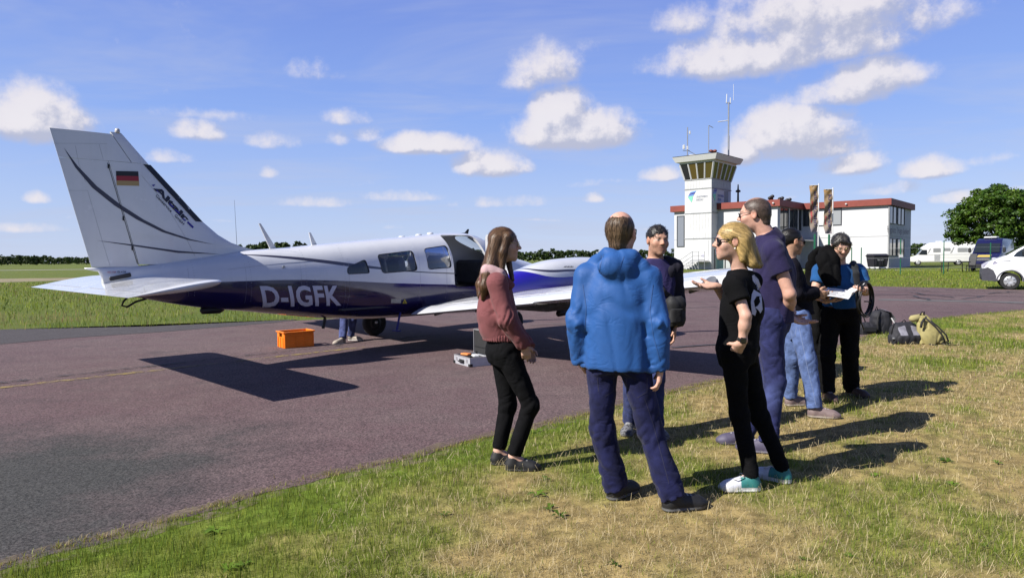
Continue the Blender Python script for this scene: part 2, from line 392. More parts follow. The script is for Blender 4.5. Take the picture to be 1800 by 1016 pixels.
yl2 = wander(G2(-60, 681), G2(760, 590), 30, .015, 3)
tag(ribbon(yl2, [.1 + .05 * math.sin(i) for i in range(len(yl2))], .0185).build('tar_seam', worn_mat('tar', (.022, .022, .024), 1.0)), kind='structure')
M_TAR = mat('tar joint', (.05, .045, .052), .75, var=.3)
M_BAND = mat('grey patching', (.115, .118, .115), .85, var=.25, vscale=2)
cr = [((1120, 545), (1260, 540), .06), ((1180, 612), (1262, 607), .09), ((1500, 517), (1800, 522), .12), ((1540, 512), (1800, 516), .1), ((1600, 515), (1680, 524), .1), ((1590, 522), (1800, 535), .07),
      ((1660, 510), (1800, 513), .1), ((1120, 533), (1500, 527), .06), ((930, 573), (1180, 566), .04), ((1610, 521), (1632, 528), .1), ((1690, 526), (1730, 521), .1), ((1480, 521), (1600, 519), .08), ((1560, 509), (1640, 512), .09), ((1740, 517), (1790, 513), .1)]
for i, (a, b, w) in enumerate(cr):
    p = wander(G2(*a), G2(*b), 16, .09 if i > 2 else .03, 40 + i)
    tag(ribbon(p, w, .0145 + .004 * (i % 5)).build('tar_joint', M_TAR), kind='structure')
tag(ribbon(wander(G2(1545, 527), G2(1830, 533), 14, .05, 9), .55, .011).build('patch_band', M_BAND), kind='structure')

tag(ribbon([p for p in NE if p[1] < 20 and p[0] > -7], .26, .0085).build('soil_edge', worn_mat('crumbling soil', (.13, .1, .065), 1.0)), kind='structure')
# ---- blades of grass
def pnp(x, y, poly):
    ins = np.zeros(len(x), bool); n = len(poly)
    for i in range(n):
        x1, y1 = poly[i]; x2, y2 = poly[(i + 1) % n]
        if y1 == y2: continue
        c = ((y1 > y) != (y2 > y)) & (x < (x2 - x1) * (y - y1) / (y2 - y1) + x1); ins ^= c
    return ins
def blades(name, P, H, Wd, C, lean, label):
    """three-triangle blades: P ground points, H heights, Wd widths, C colours"""
    n = len(P); a = rng.uniform(0, 2 * np.pi, n); d = np.stack([np.cos(a), np.sin(a), np.zeros(n)], 1); s = np.stack([-d[:, 1], d[:, 0], d[:, 2]], 1)
    b = rng.uniform(0, 2 * np.pi, n); l = np.stack([np.cos(b), np.sin(b)], 1) * (lean * rng.uniform(.2, 1, n))[:, None]
    V = np.zeros((n, 5, 3)); base = np.concatenate([P, np.zeros((n, 1)) - .004], 1); w = Wd[:, None]
    V[:, 0] = base - s * w; V[:, 1] = base + s * w
    mid = base + np.concatenate([l * .35 * H[:, None], H[:, None] * .55], 1); V[:, 2] = mid - s * w * .75; V[:, 3] = mid + s * w * .75
    V[:, 4] = base + np.concatenate([l * H[:, None], (H * np.sqrt(np.maximum(.02, 1 - lean ** 2 * .6)))[:, None]], 1)
    F = np.array([[0, 1, 3], [0, 3, 2], [2, 3, 4]])[None] + (np.arange(n) * 5)[:, None, None]
    me = raw_mesh(name, V.reshape(-1, 3), F.reshape(-1, 3), False); set_col(me, np.repeat(C, 5, 0))
    o = link(name, me, M_BLADE); tag(o, label, 'grass', kind='stuff'); return o
def blade_mat():
    m = bpy.data.materials.new('grass blade'); m.use_nodes = True; t = NT(m.node_tree); b = t.n['Principled BSDF']
    a = t.new('ShaderNodeAttribute'); a.attribute_name = 'Col'; t.put(b.inputs['Base Color'], a.outputs['Color'])
    b.inputs['Roughness'].default_value = .55; b.inputs['Specular IOR Level'].default_value = .3
    tl = t.new('ShaderNodeBsdfTranslucent'); t.put(tl.inputs[0], a.outputs['Color']); mx = t.new('ShaderNodeMixShader'); mx.inputs[0].default_value = .42
    t.l.new(b.outputs[0], mx.inputs[1]); t.l.new(tl.outputs[0], mx.inputs[2]); t.l.new(mx.outputs[0], t.n['Material Output'].inputs[0]); return m
M_BLADE = blade_mat()
STRAW = np.array([.5, .375, .165]); PALE = np.array([.72, .6, .36]); GREEN = np.array([.15, .255, .026]); YGREEN = np.array([.4, .43, .06])
def edge_y(x):
    xs = [p[0] for p in NEAR]; ys = [p[1] for p in NEAR]; return np.interp(x, xs, ys)
def greenness(P):
    z = np.zeros(len(P)); q = np.stack([P[:, 0], P[:, 1], z], 1)
    g = (fbm(q * .9, 11, 4) - .5) * 2.0 + (fbm(q * 4.1, 12, 2) - .5) * .9 + .55
    dist = edge_y(P[:, 0]) - P[:, 1]
    g += .55 * np.exp(-np.maximum(dist, 0) / .7) - .27 * np.clip((P[:, 0] + .2) / 1.2, 0, 1) - .1 * (fbm(q * .45, 17, 2) - .4)
    g += .16 * np.clip((-.2 - P[:, 0]) / 1.2, 0, 1)
    # trodden stripes seen in the photo
    ln = (P[:, 0] - 1.6) * .62 - (P[:, 1] - 3.2) * .5
    g += .22 * np.exp(-(ln / .22) ** 2) * (P[:, 0] > .7)
    return np.clip(g, 0, 1)
def near_grass():
    N = 440000; Y = 2.3 * (19 / 2.3) ** rng.uniform(0, 1, N) ** .92; X = rng.uniform(-.95, 1.2, N) * Y + rng.normal(0, .05, N)
    P = np.stack([X, Y], 1); keep = edge_y(X) - Y + (fbm(np.stack([X * 3, Y * 3, X * 0], 1), 5, 3) - .5) * .3 > 0.0
    P = P[keep]; n = len(P); g = greenness(P); q = np.stack([P[:, 0], P[:, 1], 0 * P[:, 0]], 1)
    k = rng.uniform(0, 1, n); isg = (k < np.clip((g - .3) * 2.2 + .3, .1, .97))
    C = np.where(isg[:, None], GREEN + (YGREEN - GREEN) * (rng.uniform(0, 1, n) ** 1.3)[:, None], STRAW + (PALE - STRAW) * rng.uniform(0, 1, (n, 1)))
    C *= rng.uniform(.4, 1.25, (n, 1)); sc = np.clip(P[:, 1] / 5, .75, 2.3)
    tuft = fbm(q * 7, 21, 2)
    H = (.01 + .036 * rng.uniform(0, 1, n) ** 1.5 * (.45 + .9 * tuft)) * np.where(isg, 1.25, .8) * (1 + .6 * g) * np.clip(sc, 1, 1.4)
    dist = np.clip(edge_y(P[:, 0]) - P[:, 1], 0, 1); H *= .5 + .5 * np.clip(dist / .25, 0, 1)
    Wd = rng.uniform(.0011, .0024, n) * sc
    lean = np.where(isg, rng.uniform(.15, .7, n), rng.uniform(.3, 1.15, n))
    blades('grass', P, H, Wd, C, lean, 'short patchy green and straw grass where the people stand')
    # long dry stalks lying about
    N = 12000; Y = 2.6 * (12 / 2.6) ** rng.uniform(0, 1, N); X = rng.uniform(-.3, .95, N) * Y; P = np.stack([X, Y], 1); P = P[edge_y(X) - Y > .12]; n = len(P)
    blades('dry_stalk', P, rng.uniform(.05, .13, n), np.full(n, .0015) * np.clip(P[:, 1] / 5, .7, 2), np.tile(PALE, (n, 1)) * rng.uniform(.8, 1.25, (n, 1)), rng.uniform(1.15, 1.5, n), 'long dry straw stalks lying on the trodden grass')
    # weeds and crumbs growing on the asphalt edge
    t = rng.uniform(-3, 5, 2600); P = np.stack([t, edge_y(t) + np.abs(rng.normal(0, .07, 2600)) * (fbm(np.stack([t * 2.2, t * 0, t * 0], 1), 8, 2) > .5)], 1); n = len(P)
    blades('edge_weed', P, rng.uniform(.015, .05, n), rng.uniform(.0012, .0025, n), np.where(rng.uniform(0, 1, (n, 1)) < .5, YGREEN, STRAW) * rng.uniform(.6, 1.1, (n, 1)), rng.uniform(.3, 1, n), 'thin weeds along the crumbling asphalt edge')
near_grass()
def turf():
    # soil and short sward under the blades, dry and green in the same patches
    xs = np.arange(-7, 17, .085); ys = np.concatenate([np.arange(1.6, 9, .085), np.arange(9, 20, .17)]); X, Y = np.meshgrid(xs, ys, indexing='ij'); P = np.stack([X.ravel(), Y.ravel()], 1); nx, ny = X.shape
    z = .003 + .012 * (fbm(np.stack([P[:, 0] * 3, P[:, 1] * 3, 0 * P[:, 0]], 1), 61, 3) - .35) * np.clip((edge_y(P[:, 0]) - P[:, 1]) / .3, 0, 1); g = greenness(P)[:, None]; ins = (P[:, 1] < edge_y(P[:, 0]) + .1).reshape(nx, ny)
    C = np.array([.3, .225, .095]) * (1 - g) + np.array([.13, .185, .026]) * g; C *= .55 + .8 * fbm(np.stack([P[:, 0] * 14, P[:, 1] * 14, 0 * P[:, 0]], 1), 62, 3)[:, None]
    i = np.arange(nx * ny).reshape(nx, ny); ok = ins[:-1, :-1] & ins[1:, 1:] & ins[1:, :-1] & ins[:-1, 1:]; F = np.stack([i[:-1, :-1][ok], i[1:, :-1][ok], i[1:, 1:][ok], i[:-1, 1:][ok]], 1)
    me = raw_mesh('turf', np.concatenate([P, z[:, None]], 1), F); set_col(me, C); tag(link('turf', me, mat('turf soil', attr='Col', rough=.95, var=.45, vscale=9, bump=1.0, bscale=70, spec=.1)), kind='structure')
turf()
def weeds():
    # flat rosettes of broad leaves and ragged tufts creeping over the asphalt edge
    n = 70; Y = 2.8 * (13 / 2.8) ** rng.uniform(0, 1, n); X = rng.uniform(-.7, .9, n) * Y; k = edge_y(X) - Y > .06; C = np.stack([X[k], Y[k]], 1); VV, FF, CC = [], [], []; m = 0
    for c in C:
        L = rng.uniform(.03, .08); col = GREEN * rng.uniform(.6, 1.3)
        for i in range(int(rng.integers(6, 11))):
            a = rng.uniform(0, 6.28); d = np.array([np.cos(a), np.sin(a), 0]); s = np.array([-d[1], d[0], 0]); l = L * rng.uniform(.6, 1.1); o = np.array([c[0], c[1], .006]); up = np.array([0, 0, 1.0])
            VV += [o, o + d * l * .5 + s * l * .17 + up * l * .35, o + d * l + up * l * .22, o + d * l * .5 - s * l * .17 + up * l * .35]; FF.append([m, m + 1, m + 2, m + 3]); CC += [col * rng.uniform(.8, 1.2)] * 4; m += 4
    me = raw_mesh('weed', np.array(VV), np.array(FF), False); set_col(me, np.array(CC)); tag(link('weed', me, M_BLADE), 'low broad-leaved weeds scattered through the grass', 'weeds', kind='stuff')
    t = rng.uniform(-4, 7, 260); t = np.repeat(t, 26); r = np.abs(rng.normal(0, .045, len(t))); a = rng.uniform(0, 6.28, len(t)); P = np.stack([t + r * np.cos(a) * 1.4, edge_y(t) + .02 + r * np.sin(a)], 1); n = len(P)
    blades('edge_tuft', P, rng.uniform(.012, .05, n) * np.clip(1.3 - r * 8, .3, 1), rng.uniform(.0012, .0026, n), np.where(rng.uniform(0, 1, (n, 1)) < .55, YGREEN * .9, STRAW) * rng.uniform(.5, 1.1, (n, 1)), rng.uniform(.4, 1.1, n), 'ragged grass tufts creeping over the asphalt edge')
weeds()
def mid_grass(name, poly, n, hmin, hmax, w, label, gbias=0.0, seed=0):
    xs = [p[0] for p in poly]; ys = [p[1] for p in poly]
    y0, y1 = min(ys), max(ys); Y = y0 * (y1 / y0) ** rng.uniform(0, 1, n * 3); X = rng.uniform(min(xs), max(xs), n * 3)
    k = pnp(X, Y, poly); P = np.stack([X[k], Y[k]], 1)[:n]; n = len(P); q = np.stack([P[:, 0], P[:, 1], 0 * P[:, 0]], 1)
    g = fbm(q * .35, 31 + seed, 4) + gbias; tall = fbm(q * 1.2, 41 + seed, 3)
    isg = rng.uniform(0, 1, n) < np.clip((g - .3) * 2.6, .12, .97)
    C = np.where(isg[:, None], GREEN * 1.05 + (YGREEN - GREEN) * rng.uniform(0, 1, (n, 1)), STRAW * .85) * rng.uniform(.6, 1.15, (n, 1))
    H = hmin + (hmax - hmin) * rng.uniform(0, 1, n) ** 2 * np.clip(tall * 2 - .4, .1, 1.2)
    blades(name, P, H, w * P[:, 1] / 20 * rng.uniform(.6, 1.3, n), C, rng.uniform(.2, .8, n), label)
mid_grass('grass', [(-62, 4.5), (-30, 9.6), tuple(gnd(0, 581).xy), tuple(gnd(250, 576).xy), tuple(gnd(520, 563).xy), (-.5, 18.9), (3, 27), (6, 32), (-10, 48), (-60, 48)], 95000, .05, .3, .0085, 'lush uneven meadow grass beyond the apron behind the aircraft tail', .16)
mid_grass('grass', [(16.4, 31.5), (20.2, 26.8), (28, 27.7), (60, 50.2), (60, 64), (30, 64), (10, 60), (9, 36.2)], 80000, .04, .2, .0075, 'green verge grass between the taxiway and the terminal', .3, 5)
# ================================================================ the twin-engined aircraft (x forward from the tail, y left, z up)
AX, AY, AH = -5.1676, 7.8269, 0.7905
FXs = [.34, .8, 1.5, 2.1, 2.6, 3.2, 4.0, 4.8, 5.4, 5.9, 6.2, 6.5, 6.8, 7.1, 7.6, 8.1, 8.5, 8.75, 8.9]
FT = [1.37, 1.41, 1.51, 1.595, 1.632, 1.69, 1.765, 1.832, 1.888, 1.915, 1.885, 1.76, 1.61, 1.5, 1.39, 1.25, 1.11, 1.0, .93]
FB = [1.12, .99, .835, .75, .67, .585, .515, .5, .5, .5, .5, .505, .51, .52, .56, .63, .72, .79, .86]
FW = [.05, .15, .27, .35, .41, .48, .555, .60, .61, .61, .605, .595, .58, .56, .51, .43, .31, .19, .05]
FC = [1.25, 1.21, 1.16, 1.12, 1.09, 1.06, 1.04, 1.03, 1.03, 1.03, 1.03, 1.02, 1.01, 1.0, .98, .95, .92, .9, .895]
def smooth_interp(xs, ys):
    """monotone-ish cubic through the stations"""
    xs = np.array(xs); ys = np.array(ys); d = np.gradient(ys, xs)
    def f(x):
        x = min(max(x, xs[0]), xs[-1]); i = min(max(int(np.searchsorted(xs, x)) - 1, 0), len(xs) - 2); h = xs[i + 1] - xs[i]; u = (x - xs[i]) / h
        return float((1 + 2 * u) * (1 - u) ** 2 * ys[i] + u * (1 - u) ** 2 * h * d[i] + u * u * (3 - 2 * u) * ys[i + 1] + u * u * (u - 1) * h * d[i + 1])
    return f
fT, fB, fW, fC = (smooth_interp(FXs, q) for q in (FT, FB, FW, FC))
fN = lambda x: 2.15 + .75 * min(1, max(0, (x - 1.5) / 2.3)) - .5 * min(1, max(0, (x - 6.3) / 1.5))
def fus_ring(x, off=0.0, n=72):
    t, b, w, c, e = fT(x) - off, fB(x) + off, fW(x) - off, fC(x), fN(x); w = max(w, .004); r = []
    for j in range(n):
        a = 2 * math.pi * j / n; ca, sa = math.cos(a), math.sin(a); ee = e if sa > 0 else 2.35
        r.append((x, w * math.copysign(abs(ca) ** (2 / ee), ca), c + ((t - c) if sa > 0 else (c - b)) * math.copysign(abs(sa) ** (2 / ee), sa)))
    return r
def fus_y(x, z):
    c = fC(x); s = (z - c) / (fT(x) - c) if z > c else (c - z) / (c - fB(x)); e = fN(x) if z > c else 2.35
    return fW(x) * max(0.0, 1 - min(1, abs(s)) ** e) ** (1 / e)
AROT = Matrix.Rotation(-AH, 3, 'Z'); AORG = Vector((AX, AY, 0))
def body_ray(px, py): return AROT @ (Vector((0, 0, CAMH)) - AORG), AROT @ ray(px, py)
def on_y(px, py, y=0.0):
    C, d = body_ray(px, py); return C + d * ((y - C.y) / d.y)
def on_side(px, py):                                     # photo pixel on the right flank -> (x, z)
    y = -.5
    for _ in range(14): q = on_y(px, py, y); y = -fus_y(q.x, q.z) * .7 + y * .3
    return (q.x, q.z)
Z2 = lambda x, y: on_side(400 + x * .256, 380 + y * .256)

M_NAVY = tuple(.85 * q for q in lin((24, 17, 66))); M_GREYL = tuple(.6 * q for q in lin((66, 66, 84))); M_BLUE = tuple(.62 * q for q in lin((44, 32, 170)))
def paint_mat(name, curves):
    """glossy white paint; each (x-z curve top, curve bottom or None, colour) lays a painted field over it, in the part's own coordinates"""
    m = bpy.data.materials.new(name); m.use_nodes = True; t = NT(m.node_tree); b = t.n['Principled BSDF']
    tc = t.new('ShaderNodeTexCoord').outputs['Object']; x, y, z = t.xyz(tc); xn = t.m('MULTIPLY', x, 1 / 9.0)
    def fc(pts):
        n = t.n.new('ShaderNodeFloatCurve'); cu = n.mapping.curves[0]
        P = sorted(pts); cu.points[0].location = (P[0][0] / 9, P[0][1] / 3); cu.points[-1].location = (P[-1][0] / 9, P[-1][1] / 3)
        for p in P[1:-1]: cu.points.new(p[0] / 9, p[1] / 3)
        n.mapping.update(); t.put(n.inputs['Value'], xn); return t.m('MULTIPLY', n.outputs[0], 3.0)
    c = t.mix(t.ramp(t.noise(tc, 2.5, 5, .6), .35, .75), (.5, .505, .525), (.46, .47, .495))
    # rain streaks and dust
    c = t.mix(t.m('MULTIPLY', t.ramp(t.noise(t.v('MULTIPLY', tc, (14, 14, 1.2)), 1.0, 5, .65), .52, .8), .16), c, (.34, .335, .32))
    for top, bot, col in curves:
        f = t.ramp(t.m('SUBTRACT', fc(top), z), -.0015, .0015, smooth=False)
        if bot: f = t.m('MULTIPLY', f, t.ramp(t.m('SUBTRACT', z, fc(bot)), -.0015, .0015, smooth=False))
        x0, x1 = min(p[0] for p in top), max(p[0] for p in top)
        f = t.m('MULTIPLY', f, t.m('MULTIPLY', t.m('GREATER_THAN', x, x0 + .001), t.m('LESS_THAN', x, x1 - .001)))
        c = t.mix(f, c, col)
    t.put(b.inputs['Base Color'], c); t.put(b.inputs['Roughness'], t.ramp(t.noise(tc, 6, 5, .6), .3, .8, .14, .3))
    b.inputs['Coat Weight'].default_value = .6; b.inputs['Coat Roughness'].default_value = .05
    bn = t.new('ShaderNodeBump'); bn.inputs['Strength'].default_value = .12; bn.inputs['Distance'].default_value = .02
    t.put(bn.inputs['Height'], t.noise(tc, 3.2, 2, .5)); t.l.new(bn.outputs[0], b.inputs['Normal']); return m
M_WHITE = paint_mat('aircraft white', [])
def decal(name, poly, yfn, m, parent, off=.003, sides=(-1,), cell=.05):
    """flat paint or sticker following the surface: polygon in (x, z), laid on y = side * yfn(x, z)"""
    bm = bmesh.new(); vs = [bm.verts.new((p[0], 0, p[1])) for p in poly]; f = bm.faces.new(vs); bmesh.ops.triangulate(bm, faces=[f])
    for _ in range(6):
        le = [e for e in bm.edges if e.calc_length() > cell]
        if not le: break
        bmesh.ops.subdivide_edges(bm, edges=le, cuts=1); bmesh.ops.triangulate(bm, faces=[f for f in bm.faces if len(f.verts) > 3])
    me = bpy.data.meshes.new(name)
    for v in bm.verts: v.co.y = sides[0] * (yfn(v.co.x, v.co.z) + off)
    bmesh.ops.recalc_face_normals(bm, faces=bm.faces); bm.to_mesh(me); bm.free(); return link(name, me, m, parent, True)
def text_verts(s, bold=0.0, spacing=1.0, sub=0):
    cu = bpy.data.curves.new('t', 'FONT'); cu.body = s; cu.offset = bold; cu.space_character = spacing; cu.resolution_u = 3
    o = bpy.data.objects.new('t', cu); COL.objects.link(o); dg = bpy.context.evaluated_depsgraph_get(); e = o.evaluated_get(dg); me = e.to_mesh()
    bm = bmesh.new(); bm.from_mesh(me); bmesh.ops.triangulate(bm, faces=bm.faces)
    for _ in range(5 if sub else 0):
        le = [q for q in bm.edges if q.calc_length() > sub]
        if not le: break
        bmesh.ops.subdivide_edges(bm, edges=le, cuts=1); bmesh.ops.triangulate(bm, faces=[f for f in bm.faces if len(f.verts) > 3])
    bm.verts.index_update(); V = [tuple(v.co) for v in bm.verts]; F = [tuple(v.index for v in f.verts) for f in bm.faces]; bm.free(); e.to_mesh_clear(); bpy.data.objects.remove(o); bpy.data.curves.remove(cu)
    xs = [v[0] for v in V]; ys = [v[1] for v in V]; x0, x1, y0, y1 = min(xs), max(xs), min(ys), max(ys)
    return [((v[0] - x0) / (x1 - x0), (v[1] - y0) / (y1 - y0)) for v in V], F
def text_on(name, s, quad, place, m, parent=None, bold=0.0, spacing=1.0, sub=0):
    """lettering stretched over quad = (left bottom, right bottom, right top, left top) in 2-D, then place(u, v) -> 3-D"""
    UV, F = text_verts(s, bold, spacing, sub); P = []
    for u, v in UV:
        a = [quad[0][k] + (quad[1][k] - quad[0][k]) * u for k in (0, 1)]; b = [quad[3][k] + (quad[2][k] - quad[3][k]) * u for k in (0, 1)]
        P.append(place(a[0] + (b[0] - a[0]) * v, a[1] + (b[1] - a[1]) * v))
    me = bpy.data.meshes.new(name); me.from_pydata(P, [], F); me.update(); return link(name, me, m, parent)
def airfoil(n=14):
    """closed unit section: x 0 at trailing edge .. 1 at leading edge, half thickness about 0.5"""
    us = [(1 - math.cos(math.pi * i / n)) / 2 for i in range(n + 1)]
    y = lambda u: 5 * .5 * 2 * (.2969 * math.sqrt(max(0, 1 - u)) - .126 * (1 - u) - .3516 * (1 - u) ** 2 + .2843 * (1 - u) ** 3 - .1036 * (1 - u) ** 4)
    return [(u, y(u)) for u in us] + [(u, -y(u)) for u in us[-2:0:-1]]
AF = airfoil()
def half_t(u): return 5 * (.2969 * math.sqrt(max(0, 1 - u)) - .126 * (1 - u) - .3516 * (1 - u) ** 2 + .2843 * (1 - u) ** 3 - .1036 * (1 - u) ** 4) if 0 <= u <= 1 else 0

def boolean(o, cutters):
    for c in cutters:
        md = o.modifiers.new('cut', 'BOOLEAN'); md.operation = 'DIFFERENCE'; md.object = c; md.solver = 'EXACT'
    bpy.context.view_layer.update(); dg = bpy.context.evaluated_depsgraph_get(); e = o.evaluated_get(dg); me = bpy.data.meshes.new_from_object(e)
    o.modifiers.clear(); old = o.data; o.data = me; bpy.data.meshes.remove(old)
    for c in cutters: bpy.data.objects.remove(c)
    me.polygons.foreach_set('use_smooth', np.ones(len(me.polygons), bool)); me.set_sharp_from_angle(angle=R(32)); return o
def rounded(poly, r, n=4):
    out = []; N = len(poly)
    for i in range(N):
        p, a, b = Vector(poly[i]), Vector(poly[i - 1]), Vector(poly[(i + 1) % N]); da, db = (a - p), (b - p); rr = min(r, da.length * .45, db.length * .45)
        s, e = p + da.normalized() * rr, p + db.normalized() * rr
        for k in range(n + 1):
            u = k / n; out.append(tuple(s * (1 - u) ** 2 + p * 2 * u * (1 - u) + e * u * u))
    return out

def build_aircraft():
    A = empty('aircraft', (AX, AY, 0), AH, 'white twin-engined light aircraft with navy belly and open cabin door on the apron', 'aircraft')
    line = [(0, 1.19)] + [Z2(*q) for q in [(0, 450), (400, 438), (750, 443), (1150, 460), (1555, 470)]] + [(6.2, .985), (7.2, .93), (9, .86)]
    s1 = [Z2(*q) for q in [(95, 262), (400, 275), (700, 305), (850, 325), (1050, 350), (1300, 378), (1555, 390)]] + [(8.6, .99)]
    s2 = [Z2(*q) for q in [(96, 266), (400, 292), (700, 328), (830, 345), (1050, 366), (1300, 386), (1555, 398)]] + [(8.6, .97)]
    M_FUS = paint_mat('fuselage paint', [(line, None, M_NAVY), (s1, s2, M_GREYL)])
    xs = [.34, .36, .42] + list(np.linspace(.55, 8.5, 62)) + [8.62, 8.72, 8.8, 8.86, 8.9]
    mb = MB().loft([fus_ring(x) for x in xs]); fus = mb.build('fuselage', M_FUS, A, True)
    cut = []
    def cutter(mbx): return mbx.build('cut', M_FUS, A)
    inner = MB().loft([fus_ring(x, .045, 48) for x in np.linspace(3.15, 6.95, 30)]); cut.append(cutter(inner))
    W1 = rounded([Z2(*q) for q in [(820, 352), (945, 294), (980, 393), (822, 400)]], .05)
    W2 = rounded([Z2(*q) for q in [(1024, 264), (1268, 235), (1307, 374), (1062, 394)]], .06)
    W3 = rounded([Z2(*q) for q in [(1345, 222), (1500, 199), (1540, 354), (1378, 368)]], .06)
    for w in (W1, W2, W3): cut.append(cutter(MB().prism(w, -1, 1, lambda u, v, q: (u, q, v))))
    DOOR = rounded([(5.37, .98), (6.12, .98), (6.22, 1.3), (6.0, 1.86), (5.3, 1.86), (5.36, 1.5)], .09)
    cut.append(cutter(MB().prism(DOOR, -1, -.16, lambda u, v, q: (u, q, v))))
    WS = [(6.04, 1.86), (6.78, 1.555), (7.2, 1.6), (6.6, 2.1), (6.08, 2.1)]
    cut.append(cutter(MB().prism(WS, -.56, .56, lambda u, v, q: (u, q, v))))
    boolean(fus, cut); 
    if not fus.data.materials: fus.data.materials.append(M_FUS)
    # glazing: panes just inside the skin, dark rubber surround
    M_GL = glass_mat('cabin glass', (.75, .78, .8), .06); M_RUB = mat('black rubber', (.012, .012, .014), .6)
    for w, dark in ((W1, 1), (W2, 0), (W3, 0)):
        for sd in (-1, 1):
            o = decal('window', w, lambda x, z: fus_y(x, z), glass_mat('dark pane', (.1, .1, .12), .6) if dark else M_GL, A, -.012, (sd,), .09)
            f = MB(); n = len(w); cx = sum(p[0] for p in w) / n; cz = sum(p[1] for p in w) / n
            for i in range(n):
                a, b = w[i], w[(i + 1) % n]; q = []
                for p, k in ((a, 1.0), (b, 1.0), (b, .93), (a, .93)):
                    x, z = cx + (p[0] - cx) * k, cz + (p[1] - cz) * k; q.append((x, sd * (fus_y(x, z) + (.003 if k == 1 else -.009)), z))
                f.add(q, [(0, 1, 2, 3)])
            f.build('window_seal', M_RUB, o)
    ws = MB(); rr = [fus_ring(x, .012, 72) for x in np.linspace(6.0, 6.86, 10)]
    for i in range(9):
        for j in range(72):
            k = (j + 1) % 72; q = [rr[i][j], rr[i][k], rr[i + 1][k], rr[i + 1][j]]
            if all(p[2] > 1.87 - (p[0] - 6.0) * .42 for p in q) and all(abs(p[1]) < .575 for p in q): ws.add(q, [(0, 1, 2, 3)])
    ws.build('windscreen', M_GL, A, True)
    fr = MB(); fr.tube([(5.99, -.02, 1.9)] + [(x, -.03, fT(x) + .004) for x in np.linspace(6.1, 6.8, 6)], .014, 6); fr.build('windscreen_post', M_RUB, A)
    # cabin inside
    M_SEAT = mat('seat leather', (.075, .07, .075), .6, var=.2); M_TRIM = mat('cabin trim', (.05, .05, .055), .8, var=.2)
    for (x, ys, h) in ((5.55, (-.28, .28), .62), (4.72, (-.28, .28), .6), (3.95, (-.25, .25), .5)):
        for y in ys:
            s = MB(); s.box((x, y, .86), (.48, .46, .14), bev=.05); st = s.build('seat', M_SEAT, A, angle=40)
            MB().box((x - .27, y, .9 + h / 2), (.13, .44, h), Matrix.Rotation(R(-10), 3, 'Y'), bev=.06).build('backrest', M_SEAT, st, angle=40)
    MB().box((4.9, 0, .72), (3.2, .96, .03)).build('cabin_floor', M_TRIM, A)
    MB().box((6.42, 0, 1.2), (.2, 1.0, .46), bev=.05).build('instrument_panel', M_TRIM, A)
    yk = MB(); yk.tube([(6.3, -.28, 1.2), (6.12, -.28, 1.22)], .012, 6); yk.tube([(6.12, -.38, 1.27), (6.12, -.36, 1.21), (6.12, -.2, 1.21), (6.12, -.18, 1.27)], .014, 6); yk.build('control_yoke', M_RUB, A)
    # open door, hinged at its forward edge
    hx, hy = 6.14, -.6; D = MB(); Dp = [(p[0] - hx, p[1]) for p in DOOR if True]
    M = Matrix.Rotation(R(72), 3, 'Z')
    def dp(u, v, w): q = M @ Vector((u, -w - (.0 if v < 1.2 else .12 * (v - 1.2) / .6) * -1, 0)); return (hx + q.x, hy - .03 + q.y, v)
    do = D.prism(Dp, 0, .045, dp).build('door', M_WHITE, A)
    wp = rounded([(5.5, 1.3), (6.0, 1.32), (5.86, 1.72), (5.48, 1.76)], .07)
    MB().prism([(p[0] - hx, p[1]) for p in wp], -.004, .05, dp).build('door_window', glass_mat('door pane', (.35, .4, .45), .3), do)
    MB().tube([dp(-.5, 1.2, -.02), dp(-.4, 1.19, -.03), dp(-.34, 1.2, -.02)], .011, 6).build('door_handle', mat('chrome', (.6, .6, .62), .2, 1), do)
    # ---- lettering and marks on the flank
    M_LET = mat('letter white', (.62, .62, .72), .4)
    side = lambda u, v: (u, -(fus_y(u, v) + .005), v)
    text_on('registration_lettering', 'D-IGFK', [Z2(238, 626), Z2(780, 615), Z2(762, 476), Z2(218, 478)], side, M_LET, A, .03, 1.06, .12)
    decal('placard', [Z2(1122, 568), Z2(1190, 568), Z2(1190, 597), Z2(1122, 597)], fus_y, mat('placard grey', (.42, .42, .38), .5, var=.3, vscale=60), A, .003)
    wt = decal('warning_sticker', [Z2(1216, 568), Z2(1232, 600), Z2(1200, 600)], fus_y, mat('warning yellow', (.5, .42, .04), .5), A, .003)
    decal('warning_mark', [Z2(1216, 580), Z2(1220, 596), Z2(1212, 596)], fus_y, M_RUB, wt, .005)
    M_SEAM = mat('panel seam', (.3, .31, .34), .6)
    for seg in ([(0, 366), (180, 345), (400, 322), (620, 305)], [(762, 195), (776, 290)], [(975, 180), (985, 272)]):
        P = [Z2(*q) for q in seg]; P = [(p[0], -(fus_y(*p) + .001), p[1]) for p in P]; MB().tube(P, .0018, 4).build('panel_seam', M_SEAM, A)
    for x in (1.25, 1.95, 2.7, 3.42, 4.66, 5.2):
        zs = np.linspace(fB(x) + .12, fT(x) - .01, 14); MB().tube([(x + .02 * (z - 1), -(fus_y(x, z) + .0006), z) for z in zs], .0014, 4).build('panel_seam', mat('skin joint', (.2, .2, .24), .6), A)
    rv = MB()
    for x in (1.32, 2.02, 2.78, 3.36):
        for z in np.arange(fB(x) + .15, fT(x) - .03, .035): rv.lathe([(.0, .0012), (.004, .0008), (.005, -.001)], (x, -fus_y(x, z), z), Matrix.Rotation(R(90), 3, 'X'), 6)
    o = rv.build('rivet_row', mat('rivet', (.3, .3, .34), .5), A); o['kind'] = 'stuff'
